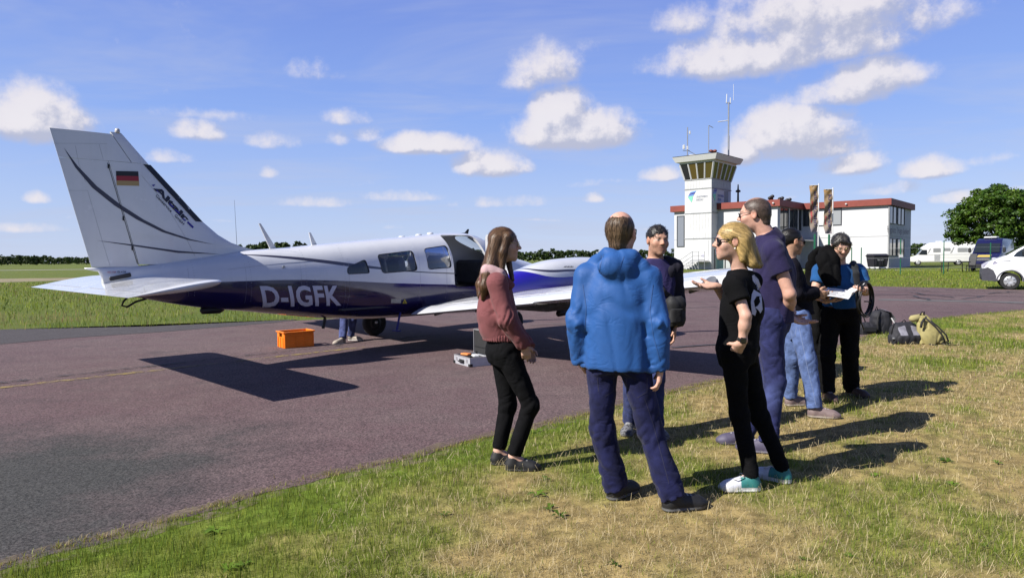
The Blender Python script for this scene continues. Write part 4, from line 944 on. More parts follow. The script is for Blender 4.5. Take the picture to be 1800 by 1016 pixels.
    def e1(q, zt, o):
        for dz, dx, s in ((-.6, .25, .16), (-2.2, -.4, .22), (-2.3, .0, .18)): MB().box((q.x + dx, q.y, zt + dz), (s, s, s * 2.2), bev=.02).build('aerial', M_FWHITE, o)
        MB().tube([(q.x - .5, q.y, zt - 2.6), (q.x + .25, q.y, zt - 2.6)], .03, 6).build('bracket', M_GALV, o); MB().tube([(q.x, q.y, 13.3), (q.x + 1.1, q.y, 12.7)], .03, 6).build('stay', M_GALV, o)
    def e2(q, zt, o): MB().tube([(q.x, q.y, zt), (q.x + .5, q.y, zt - .25)], .035, 6).build('aerial', M_GALV, o)
    def e3(q, zt, o):
        MB().tube([(q.x - .02, q.y - .12, 12.6), (q.x - .02, q.y - .12, 15.1)], .1, 8).build('mast_base', M_GALV, o); MB().tube([(q.x - 1.2, q.y, zt - 2.2), (q.x, q.y, zt - 2.05)], .05, 6).build('boom', M_FWHITE, o)
        MB().tube([(q.x - .25, q.y, zt - .1), (q.x - .2, q.y, zt + .9)], .05, 6).build('aerial', M_FWHITE, o); MB().tube([(q.x + .2, q.y, zt - .1), (q.x + .2, q.y, zt + .5)], .05, 6).build('aerial', M_FWHITE, o); MB().tube([(q.x - .3, q.y, zt - .1), (q.x + .25, q.y, zt - .15)], .04, 6).build('bracket', M_GALV, o)
        MB().tube([(q.x + .55, q.y, zt + .2), (q.x + .55, q.y, zt + 2.0)], .02, 6).build('whip_aerial', M_FWHITE, o)
    mast(1208, 224, 274, .06, 'mast', e1); mast(1245, 221, 270, .045, 'mast', e2); mast(1279.5, 180, 278, .085, 'mast', e3)
    d = lpt(1252.5, 75.6) - C; s = MB(); s.tube([(d.x, d.y, 12.6), (d.x, d.y, 13.1)], .16, 8); s.lathe([(.05, 0), (.24, .1), (.24, .22), (.1, .3)], (d.x - .22, d.y, 13.05), n=10); s.lathe([(.05, 0), (.24, .1), (.24, .22), (.1, .3)], (d.x + .22, d.y, 13.05), n=10); s.build('signal_lamp', mat('rusty red', (.25, .07, .04), .7), T)
    d = lpt(1217, 75.6) - C; MB().box((d.x, d.y, 12.75), (.8, .4, .16), bev=.06).build('roof_box', M_FWHITE, T)
    # outside steps and railing
    st = MB(); Mx = Matrix((BD, -BN, Vector((0, 0, 1)))).transposed()
    for i in range(6): p = BD * (1.7 + .28 * (5 - i) ) - BN * .7; st.box((p.x, p.y, .95 - (5 - i) * .17 - .03), (.3, 1.1, .05), Mx)
    p = BD * .9 - BN * .7; st.box((p.x, p.y, .95), (1.5, 1.2, .06), Mx); st.build('steps', M_GALV, T)
    rl = MB()
    for x in (.2, .9, 1.6): p = BD * x - BN * 1.28; rl.tube([(p.x, p.y, 0), (p.x, p.y, 2.0)], .03, 6)
    for z in (1.1, 1.5, 2.0): rl.tube([tuple(BD * .2 - BN * 1.28 + Vector((0, 0, z))), tuple(BD * 1.6 - BN * 1.28 + Vector((0, 0, z))), tuple(BD * 3.2 - BN * 1.28 + Vector((0, 0, z - 1.0)))], .025, 6)
    rl.build('railing', M_GALV, T)
build_tower()
def gate():
    o = empty('steel_gate', (24.6, 70.5, 0), 0, 'dark bar gate with posts in front of the control tower steps', 'gate')
    for x in (-3.3, -2.2, -1.1): MB().box((x, 0, 1.1), (.09, .09, 2.2)).build('post', M_BLK, o)
    for i in range(18): MB().box((-3.2 + i * .12, 0, .8), (.025, .03, 1.4)).build('bar', M_STEELG, o)
    for z in (.12, 1.5): MB().box((-2.2, 0, z), (2.1, .05, .05)).build('rail', M_BLK, o)
gate()
# ---- banner flags
def flag(px, ytop, ybot, Y, pole_top, label, seed, txt):
    s = Y / FPX; b = lpt(px + 8, Y); o = empty('banner_flag', b, 0, label, 'flag', 'banner flags by the terminal')
    zt = CAMH + ray(px, ytop).z * Y; zb = CAMH + ray(px, ybot).z * Y; zp = CAMH + ray(px, pole_top).z * Y; w = 14 * s
    MB().tube([(0, 0, 0), (0, 0, zp)], .055, 8).build('pole', M_FWHITE, o); MB().tube([(0, 0, zt), (-w, 0, zt)], .03, 6).build('top_bar', M_FWHITE, o)
    n, k = 24, 7; V = []; r = random.Random(seed); wob = lambda u, z: .1 * math.sin(z * 2.1 + seed + u * 2) * u + .06 * math.sin(z * 5 + u * 5)
    P = lambda u, z: (-.08 - u * w * (1 - .12 * max(0, (zt - z) / (zt - zb) - .8) * 4), wob(u, z), z)
    for i in range(n + 1):
        for j in range(k + 1): V.append(P(j / k, zt + (zb - zt) * i / n))
    mb = MB().add(V, [(i * (k + 1) + j, i * (k + 1) + j + 1, (i + 1) * (k + 1) + j + 1, (i + 1) * (k + 1) + j) for i in range(n) for j in range(k)])
    m = bpy.data.materials.new('banner cloth'); m.use_nodes = True; t = NT(m.node_tree); bs = t.n['Principled BSDF']; tc = t.new('ShaderNodeTexCoord').outputs['Object']; x, y, z = t.xyz(tc)
    c = t.mix(t.ramp(z, zb, zt), (.18, .145, .115), (.19, .11, .035)); c = t.mix(t.ramp(t.noise(tc, 3, 3, .6), .4, .7, 0, .55), c, (.24, .2, .165)); c = t.mix(t.ramp(z, zb + .6, zb, 0, .8), c, (.16, .14, .17))
    t.put(bs.inputs['Base Color'], c); bs.inputs['Roughness'].default_value = .8; cl = mb.build('cloth', m, o, True)
    def pl(u, v): p = P(v, u); return (p[0], p[1] - .02, p[2])
    h = zt - zb; text_on('lettering', txt, [(zt - h * .12, .52), (zt - h * .86, .52), (zt - h * .86, .05), (zt - h * .12, .05)], pl, mat('banner ink', (.05, .04, .1), .7), cl, .02)
    text_on('lettering', txt[::-1].lower(), [(zt - h * (.34 if seed < 2 else .6), .85), (zt - h * .8, .85), (zt - h * .8, .62), (zt - h * (.34 if seed < 2 else .6), .62)], pl, mat('banner red', (.42, .04, .05), .7), cl, .03)
flag(1430, 326, 408, 66, 323, 'tan banner flag on the taller white pole beside the terminal entrance', 1, 'anhaltbahn'); flag(1455, 333, 411, 67.5, 330, 'tan banner flag on the shorter pole nearer the terminal blank wall', 2, 'Kranwerke')
# ---- waste container
def container():
    b = gnd(1542, 473.5); o = empty('waste_container', b, R(8), 'black wheeled waste container at the corner of the terminal', 'container')
    m = mat('container plastic', (.022, .021, .03), .45, var=.15); f = 60 / b.y
    r0 = [(-.62, -.42, .22), (.62, -.42, .22), (.62, .42, .22), (-.62, .42, .22)]; r1 = [(-.72, -.52, 1.15), (.72, -.52, 1.15), (.72, .52, 1.15), (-.72, .52, 1.15)]
    MB().loft([r0, r1]).build('bin_body', m, o); l = MB(); l.box((0, 0, 1.2), (1.56, 1.14, .1), bev=.03); l.loft([[(-.74, -.5, 1.25), (.74, -.5, 1.25), (.74, .52, 1.25), (-.74, .52, 1.25)], [(-.66, -.3, 1.38), (.66, -.3, 1.38), (.66, .5, 1.38), (-.66, .5, 1.38)]]); l.build('lid', m, o)
    for x in (-.5, -.1, .1, .5): MB().box((x, -.5, .75), (.05, .06, .7), bev=.01).build('rib', m, o)
    for x in (-.52, .52):
        for y in (-.36, .36): MB().lathe([(.02, -.03), (.1, -.03), (.1, .03), (.02, .03)], (x, y, .1), Matrix.Rotation(R(90), 3, 'X'), 12).build('castor', M_GALV, o, True)
    text_on('lettering', 'Remondis', [(-.36, .78), (.2, .78), (.2, .92), (-.36, .92)], lambda u, v: (u, -.52 - (v - .8) * .1, v), mat('white print', (.7, .7, .7), .6), o, .02)
    o.scale = (1.12,) * 3
container()
# ---- wire fence: every post a part
def fence():
    o = empty('wire_fence', (36, 46, 0), 0, 'green wire fence with thin posts between the verge and the parked vehicles', 'fence')
    pts = [lpt(1497, 50), lpt(1514, 49.5), lpt(1583, 48), lpt(1659, 47), lpt(1741, 46), lpt(1840, 45)]
    for i, p in enumerate(pts):
        h = (2.0, 2.0, 2.6, 2.4, 2.2, 2.2)[i]; q = p - Vector((36, 46, 0)); MB().tube([(q.x, q.y, 0), (q.x, q.y, h)], .035, 6).build('post', M_STEELG, o)
    for z in (.5, 1.2, 1.9): MB().tube([tuple(p - Vector((36, 46, -z))) for p in pts], .006, 4).build('wire', M_GALV, o)
    q = pts[2] - Vector((36, 46, 0)); MB().box((q.x, q.y - .05, 1.35), (.3, .02, .2)).build('notice_plate', M_FWHITE, o)
    for px, Y, h in ((1396, 66, 3.6), (1421, 64, 3.5)):
        q = lpt(px + 36, Y + 2) - Vector((36, 46, 0)); MB().tube([(q.x, q.y, 0), (q.x, q.y, h)], .1, 6).build('post', M_STEELG, o)
fence()
# ---- folding table by the grass
def picnic():
    b = gnd(1681, 479); o = empty('picnic_table', b, R(6), 'dark folding table with a leaning chair in the verge grass', 'table')
    MB().box((-.1, 0, .82), (2.0, .8, .06), bev=.015).build('table_top', M_BLK, o)
    for x in (-1.0, .8):
        for y in (-.34, .34): MB().tube([(x, y, 0), (x * .96, y, .8)], .035, 6).build('leg', M_BLK, o)
    c = empty('folding_chair', (b.x + 1.35, b.y + .3, 0), R(30), 'dark folding chair standing next to the table by the fence', 'chair')
    MB().box((0, 0, .5), (.5, .5, .05), bev=.01).build('seat', M_BLK, c); MB().box((.3, 0, 1.0), (.06, .5, .95), Matrix.Rotation(R(16), 3, 'Y'), bev=.015).build('backrest', M_BLK, c)
    for x in (-.22, .22):
        for y in (-.22, .22): MB().tube([(x, y, 0), (x, y, .48)], .025, 6).build('leg', M_BLK, c)
picnic()

# ---- vehicles: side profile lofted across the width
M_TYRE = mat('road tyre', (.014, .014, .015), .85, var=.2, vscale=20); M_HUB = mat('hub silver', (.55, .56, .58), .35, .5); M_CGL = mat('vehicle glass', (.02, .026, .03), .04, spec=.9)
def car_wheel(o, x, y, r, w, hub=True, n=7):
    Rm = Matrix.Rotation(R(90), 3, 'X'); t = MB().lathe([(r * .6, -w / 2), (r * .93, -w / 2), (r, -w * .35), (r, w * .35), (r * .93, w / 2), (r * .6, w / 2)], (x, y, r), Rm, 32).build('wheel', M_TYRE, o, True)
    t.data.set_sharp_from_angle(angle=R(40)); s = -1 if y < 0 else 1
    MB().lathe([(.01, 0), (r * .2, .02), (r * .55, .015), (r * .66, -.01), (r * .68, -.05)] if s < 0 else [(r * .68, .05), (r * .66, .01), (r * .55, -.015), (r * .2, -.02), (.01, 0)], (x, y + s * (w / 2 + .004), r), Rm, 32).build('hub_cap', M_HUB, t, True)
    if hub:
        for i in range(n):
            a = 2 * math.pi * i / n; p = Vector((math.cos(a), 0, math.sin(a))); c = Vector((x, y + s * (w / 2 + .022), r)) + p * r * .47
            MB().box(c, (r * .26, .012, r * .075), Matrix.Rotation(-a, 3, 'Y'), bev=.003).build('hub_slot', M_TYRE, t)
def vehicle_body(o, prof, W, m, name='body', tuck=.09, zb=.9):
    """closed side profile (x, z) swept over the width; upper part leans in"""
    st = []
    for k, (f, ins) in enumerate(((-1, .10), (-.97, .03), (-.9, 0), (0, 0), (.9, 0), (.97, .03), (1, .10))):
        xs = [p[0] for p in prof]; zs = [p[1] for p in prof]; cx = (min(xs) + max(xs)) / 2; cz = (min(zs) + max(zs)) / 2; q = []
        for x, z in prof:
            lean = 1 - tuck * max(0, (z - zb)) / (max(zs) - zb + .01)
            q.append((cx + (x - cx) * (1 - ins / (max(xs) - min(xs)) * 2), f * W / 2 * lean, cz + (z - cz) * (1 - ins / (max(zs) - min(zs)) * 2)))
        st.append(q)
    return MB().loft(st).build(name, m, o, angle=35)
def white_van():
    c = gnd(1772, 507.5); o = empty('white_van', (c.x, c.y, 0), R(147), 'white panel van with dark bumper on the taxiway edge', 'van')
    # x forward, front axle at 0, near side is +y after the half turn
    mw = mat('van white', (.78, .79, .8), .25, var=.03, coat=.6); md = mat('bumper grey', (.05, .05, .065), .6, var=.15); W = 1.9; A1 = lambda r, n=14, x0=0, z0=.33: [(x0 + r * math.cos(a), z0 + r * math.sin(a)) for a in [math.pi * i / n for i in range(n + 1)]]
    arch = [(x, z) for x, z in A1(.42)]; arch2 = [(x, z) for x, z in A1(.42, 14, -3.0)]
    prof = [(.9, .42), (.93, .62), (.9, .86), (.86, .98), (.74, 1.1), (.5, 1.22), (.15, 1.36), (-.2, 1.6), (-.65, 1.88), (-.9, 1.96), (-1.2, 2.0), (-1.6, 2.02), (-3.6, 2.02), (-3.9, 1.96), (-4.0, 1.7), (-4.05, .9), (-4.02, .42), (-3.45, .33)] + arch2[::-1][0:0] + [(x, z) for x, z in reversed(arch2)] + [(-2.5, .3), (-.5, .3)] + [(x, z) for x, z in reversed(arch)] + [(.5, .32)]
    prof = [p for i, p in enumerate(prof)]
    b = vehicle_body(o, prof, W, mw, zb=1.2)
    near = 1
    MB().prism([(.47, .34), (.92, .36), (.955, .62), (.93, .84), (.74, .9), (.55, .78), (.46, .55)], -.93, .93, lambda u, v, w: (u, w * 1.035, v)).build('bumper', md, o)
    for i in range(4): MB().box((.93, 0, .42 + i * .06), (.06, 1.7, .02)).build('bumper_slat', M_BLK, o)
    for s in (-1, 1):
        MB().prism([(.9, .9), (.66, .98), (.4, 1.06), (.5, 1.16), (.74, 1.09), (.885, 1.0)], .0, .03, lambda u, v, w: (u, s * (W / 2 - .03 + w - .05 * max(0, u - .5)), v)).build('headlight', mat('headlight lens', (.35, .34, .45), .08, spec=.8), o)
        MB().prism([(-.08, 1.33), (-.2, 1.5), (-.62, 1.8), (-1.2, 1.86), (-1.2, 1.3)], 0, .02, lambda u, v, w: (u, s * (W / 2 * (1 - .09 * (v - 1.2) / .79) + .002 + w * .2), v)).build('side_window', M_CGL, o)
        mr = MB(); mr.box((-.45, s * (W / 2 + .14), 1.5), (.14, .2, .26), bev=.05); mr.tube([(-.47, s * (W / 2 - .02), 1.4), (-.45, s * (W / 2 + .1), 1.42)], .03, 6); mr.build('wing_mirror', M_BLK, o, angle=40)
        MB().prism([(p[0] * 1.1, .33 + (p[1] - .33) * 1.1) for p in arch] + list(reversed(arch)), 0, .02, lambda u, v, w: (u, s * (W / 2 - .012 + w), v)).build('wheel_arch_trim', md, o)
        MB().box((-1.35, s * (W / 2 + .004), .95), (.012, .012, .9)).build('door_seam', M_GREYF, o); MB().box((-.52, s * (W / 2 + .004), .8), (.012, .012, .9)).build('door_seam', M_GREYF, o)
        MB().box((-1.2, s * (W / 2 + .015), 1.12), (.2, .04, .04), bev=.01).build('door_handle', mw, o)
        for x in (0, -3.0): car_wheel(o, x, s * (W / 2 - .12), .335, .22)
        MB().prism([(.02, 1.15), (.3, 1.13), (.38, 1.15), (.0, 1.17)], 0, .012, lambda u, v, w: (u, s * (W / 2 - .008 + w), v)).build('side_badge', M_HUB, o)
    MB().add([(.12, -.8, 1.385), (.12, .8, 1.385), (-.64, .76, 1.885), (-.64, -.76, 1.885)], [(0, 1, 2, 3)]).build('windscreen', M_CGL, o).location = (.012, 0, .012)
    return o
white_van()
def dark_van():
    b = gnd(1722, 477.5); o = empty('dark_blue_van', (b.x + .5, b.y, 0), R(-137), 'dark blue high-roof camper van parked beneath the tree', 'van')
    m = mat('van midnight blue', lin((26, 26, 70)), .25, var=.05, coat=.7); W = 2.0
    prof = [(.88, .4), (.95, .7), (.9, 1.05), (.8, 1.18), (.1, 1.42), (-.1, 1.5), (-.75, 2.25), (-1.0, 2.55), (-1.4, 2.7), (-4.8, 2.72), (-5.1, 2.5), (-5.15, .45), (-.5, .35), (.5, .35)]
    vehicle_body(o, prof, W, m, zb=1.4, tuck=.12)
    MB().add([(-.1, -.88, 1.55), (-.1, .88, 1.55), (-.76, .8, 2.28), (-.76, -.8, 2.28)], [(0, 1, 2, 3)]).build('windscreen', M_CGL, o).location = (.02, 0, .02)
    for i in range(3): MB().box((.9 - i * .01, 0, .98 - i * .12), (.06, .9, .035)).build('grille_bar', M_HUB, o)
    MB().box((.9, 0, .86), (.05, 1.1, .4), bev=.02).build('grille', M_BLK, o); MB().box((.94, 0, .48), (.1, 1.9, .28), bev=.04).build('bumper', M_BLK, o)
    MB().box((.6, 0, 1.27), (.5, .9, .012), Matrix.Rotation(R(19), 3, 'Y')).build('yellow_stripe', mat('stripe yellow', (.6, .45, .1), .4), o)
    for s in (-1, 1):
        MB().box((.86, s * .74, 1.02), (.14, .34, .2), bev=.05).build('headlight', mat('headlight clear', (.6, .6, .68), .1, spec=.8), o)
        mr = MB(); mr.box((-.15, s * 1.18, 1.75), (.14, .2, .4), bev=.05); mr.build('wing_mirror', M_BLK, o, angle=40)
        MB().prism([(-.35, 1.5), (-.85, 2.15), (-1.4, 2.15), (-1.4, 1.5)], 0, .02, lambda u, v, w: (u, s * (W / 2 * (1 - .12 * (v - 1.4) / 1.3) + .004 + w * .2), v)).build('side_window', M_CGL, o)
        for x in (0, -3.7): car_wheel(o, x, s * (W / 2 - .12), .35, .24, False)
    MB().box((-1.7, 0, 2.8), (.9, .9, .14), bev=.05).build('roof_vent', M_FWHITE, o)
dark_van()
def motorhome():
    b = lpt(1613, 90); o = empty('motorhome', (b.x, b.y, 0), R(152), 'white motorhome parked on the grass right of the terminal', 'motorhome')
    m = mat('motorhome white', (.8, .8, .79), .35, var=.04, coat=.3); W = 2.2
    prof = [(.85, .45), (.9, .75), (.8, 1.0), (.25, 1.2), (.05, 1.3), (-.45, 1.95), (-.3, 2.05), (-.32, 2.2), (-1.1, 2.72), (-1.6, 2.8), (-5.9, 2.85), (-6.2, 2.75), (-6.3, 2.5), (-6.3, .45), (-.5, .38), (.5, .38)]
    vehicle_body(o, prof, W, m, zb=2.6, tuck=.03)
    for sd in (-1, 1):
        yy = sd * (W / 2 + .005)
        for (x0, x1, z0, z1) in ((-1.55, -2.35, 1.6, 2.1), (-2.65, -3.35, 1.75, 2.1), (-4.05, -5.1, 1.6, 2.1)):
            w = MB().prism(rounded([(x0, z0), (x1, z0), (x1, z1), (x0, z1)], .08), 0, .02, lambda u, v, q: (u, yy + sd * q, v)).build('window', M_GREYF, o)
            MB().prism(rounded([(x0 - .07, z0 + .07), (x1 + .07, z0 + .07), (x1 + .07, z1 - .07), (x0 - .07, z1 - .07)], .05), .02, .03, lambda u, v, q: (u, yy + sd * q, v)).build('pane', mat('pale acrylic', (.25, .26, .27), .1), w)
        MB().prism([(.0, 1.32), (-.42, 1.9), (-.9, 1.9), (-.95, 1.3)], 0, .02, lambda u, v, q: (u, yy + sd * q, v)).build('cab_window', M_CGL, o)
        MB().box((-2.0, yy, .9), (.6, .02, .75)).build('locker_door', M_GREYF, o)
        for pl in ([(-3.3, 1.5), (-3.5, 1.5), (-3.75, 2.2), (-3.65, 2.2)], [(-5.2, 1.5), (-5.4, 1.5), (-5.75, 2.1), (-5.6, 2.1)], [(-1.0, 1.5), (-1.1, 1.5), (-1.35, 2.05), (-1.2, 2.05)]): MB().prism(pl, 0, .008, lambda u, v, q: (u, yy + sd * q, v)).build('stripe', M_GREYF, o)
        MB().box((-3.4, yy, 1.32), (5.6, .012, .04)).build('trim_line', M_GREYF, o)
        for x in (0, -4.2): car_wheel(o, x, sd * (W / 2 - .12), .34, .24, False)
    MB().add([(.06, -.9, 1.34), (.06, .9, 1.34), (-.44, .85, 1.95), (-.44, -.85, 1.95)], [(0, 1, 2, 3)]).build('windscreen', M_CGL, o).location = (.02, 0, .01)
    o.scale = (1.07,) * 3
    for x, w in ((-2.2, .7), (-4.6, .9)): MB().box((x, 0, 2.9), (w, .7, .12), bev=.04).build('roof_vent', M_FWHITE, o)
motorhome()

# ---- trees
def leaf_mat(name, a, b):
    m = bpy.data.materials.new(name); m.use_nodes = True; t = NT(m.node_tree); bs = t.n['Principled BSDF']
    at_ = t.new('ShaderNodeAttribute'); at_.attribute_name = 'Col'; c = t.mix(1.0, at_.outputs['Color'], t.mix(t.ramp(t.noise(t.new('ShaderNodeNewGeometry').outputs['Position'], .6, 4, .6), .35, .65), a, b), 'MULTIPLY')
    t.put(bs.inputs['Base Color'], c); bs.inputs['Roughness'].default_value = .5; bs.inputs['Specular IOR Level'].default_value = .3
    tl = t.new('ShaderNodeBsdfTranslucent'); t.put(tl.inputs[0], c); mx = t.new('ShaderNodeMixShader'); mx.inputs[0].default_value = .3
    t.l.new(bs.outputs[0], mx.inputs[1]); t.l.new(tl.outputs[0], mx.inputs[2]); t.l.new(mx.outputs[0], t.n['Material Output'].inputs[0]); return m
def leaves(P, N, size, C):
    """small folded leaf faces at P, turned towards N"""
    n = len(P); a = rng.normal(0, 1, (n, 3)); N = N + rng.normal(0, .55, (n, 3)); N /= np.linalg.norm(N, axis=1)[:, None]
    u = np.cross(N, a); u /= np.linalg.norm(u, axis=1)[:, None]; v = np.cross(N, u); s = size[:, None]
    V = np.stack([P - u * s, P + v * s * .55 + N * s * .15, P + u * s, P - v * s * .55 + N * s * .15], 1).reshape(-1, 3)
    return V, (np.arange(n) * 4)[:, None] + np.array([0, 1, 2, 3])[None], np.repeat(C, 4, 0)
def crown(center, rad, nclump, per, size, seed, rs=(.62, 1.0)):
    r = np.random.default_rng(seed); d = r.normal(0, 1, (nclump, 3)); d /= np.linalg.norm(d, axis=1)[:, None]; d[:, 2] = np.where(d[:, 2] < -.55, -d[:, 2], d[:, 2])
    k = r.uniform(rs[0] ** 3, rs[1] ** 3, nclump) ** (1 / 3) * (.66 + .68 * fbm(d * 1.9 + seed, seed, 2))
    c = np.array(center) + d * k[:, None] * np.array(rad); cr = r.uniform(.1, .2, nclump) * max(rad)
    cl = np.repeat(np.arange(nclump), per); e = r.normal(0, 1, (len(cl), 3)); e /= np.linalg.norm(e, axis=1)[:, None]; e[:, 2] = np.abs(e[:, 2]) * np.where(r.uniform(0, 1, len(cl)) < .75, 1, -1)
    P = c[cl] + e * (cr[cl] * r.uniform(.5, 1.05, len(cl)))[:, None] * np.array([1.15, 1.15, .72])
    tone = r.uniform(.7, 1.25, nclump)[cl] * r.uniform(.75, 1.2, len(cl)); C = np.stack([tone * r.uniform(.85, 1.2, len(cl)), tone, tone * .8], 1)
    return leaves(P, e, size * r.uniform(.7, 1.3, len(cl)), C)
def broad_tree():
    b = lpt(1754, 66); o = empty('broadleaf_tree', b, 0, 'round dense green maple standing behind the dark blue van', 'tree')
    m = mat('bark', (.09, .07, .05), .9, var=.3, vscale=4, bump=.6, bscale=20); t = MB(); t.tube([(0, 0, -.1), (.05, 0, 1.2), (0, .05, 2.6), (.1, 0, 4.6)], [.32, .24, .2, .1], 10)
    for i in range(9):
        a = i * 2.4; h = 1.5 + i * .28; e = Vector((math.cos(a) * 2.6, math.sin(a) * 2.6, h + 2.2)); t.tube([(0, 0, h), tuple(Vector((0, 0, h)).lerp(e, .5) + Vector((0, 0, .4))), tuple(e)], [.12, .08, .03], 6)
    t.build('trunk', m, o, True)
    V, F, C = crown((0, 0, 4.1), (3.95, 3.95, 3.8), 360, 85, .15, 5); me = raw_mesh('crown', V, F, False); set_col(me, C); link('crown', me, leaf_mat('maple leaves', (.035, .085, .008), (.085, .16, .016)), o)
broad_tree()
def far_wood(name, cols, Y, top, n, label, seed, hscale=1.0):
    """a distant wood edge between two photo columns: many leafy crowns read as one mass"""
    r = np.random.default_rng(seed); Vs, Fs, Cs, k = [], [], [], 0
    for i in range(n):
        px = cols[0] + (cols[1] - cols[0]) * (i + r.uniform(0, 1)) / n; y = Y * r.uniform(.96, 1.18); p = lpt(px, y); hp = float(np.interp(px, [c[0] for c in top], [c[1] for c in top])); h = (CAMH + ray(px, hp).z * y) * r.uniform(.62, 1.06)
        w = h * r.uniform(.4, .6); V, F, C = crown((p.x, p.y, h * .45), (w, w, h * .52), 22, 14, h * .1, int(r.integers(1e6)), (.7, 1.0)); C *= r.uniform(.75, 1.2)
        Vs.append(V); Fs.append(F + k); Cs.append(C); k += len(V)
    me = raw_mesh(name, np.concatenate(Vs), np.concatenate(Fs), False); set_col(me, np.concatenate(Cs)); o = link(name, me, M_FARLEAF); tag(o, label, 'wood', kind='stuff')
M_FARLEAF = leaf_mat('far leaves', (.028, .06, .014), (.06, .1, .022))
far_wood('far_wood', (-200, 190), 400, [(-200, 446), (60, 450), (120, 452), (190, 452)], 170, 'distant dark wood edge beyond the field behind the tail', 1)
far_wood('far_wood', (190, 420), 480, [(190, 456), (420, 440)], 60, 'distant low trees behind the aircraft fin', 6)
far_wood('far_wood', (415, 690), 300, [(415, 426), (500, 426), (560, 431), (690, 432)], 60, 'green tree tops showing above the rear fuselage', 2)
far_wood('far_wood', (690, 1215), 260, [(690, 432), (800, 432), (905, 441), (960, 440), (1040, 437), (1090, 438), (1190, 439), (1215, 440)], 130, 'line of leafy trees beyond the aircraft nose and wing', 3)
far_wood('far_wood', (1580, 1900), 330, [(1580, 430), (1640, 427), (1690, 430), (1900, 424)], 70, 'dark wood behind the motorhome and terminal end', 4)
far_wood('far_wood', (1215, 1580), 330, [(1215, 440), (1580, 430)], 50, 'wood hidden behind the terminal building', 9)
from mathutils.bvhtree import BVHTree
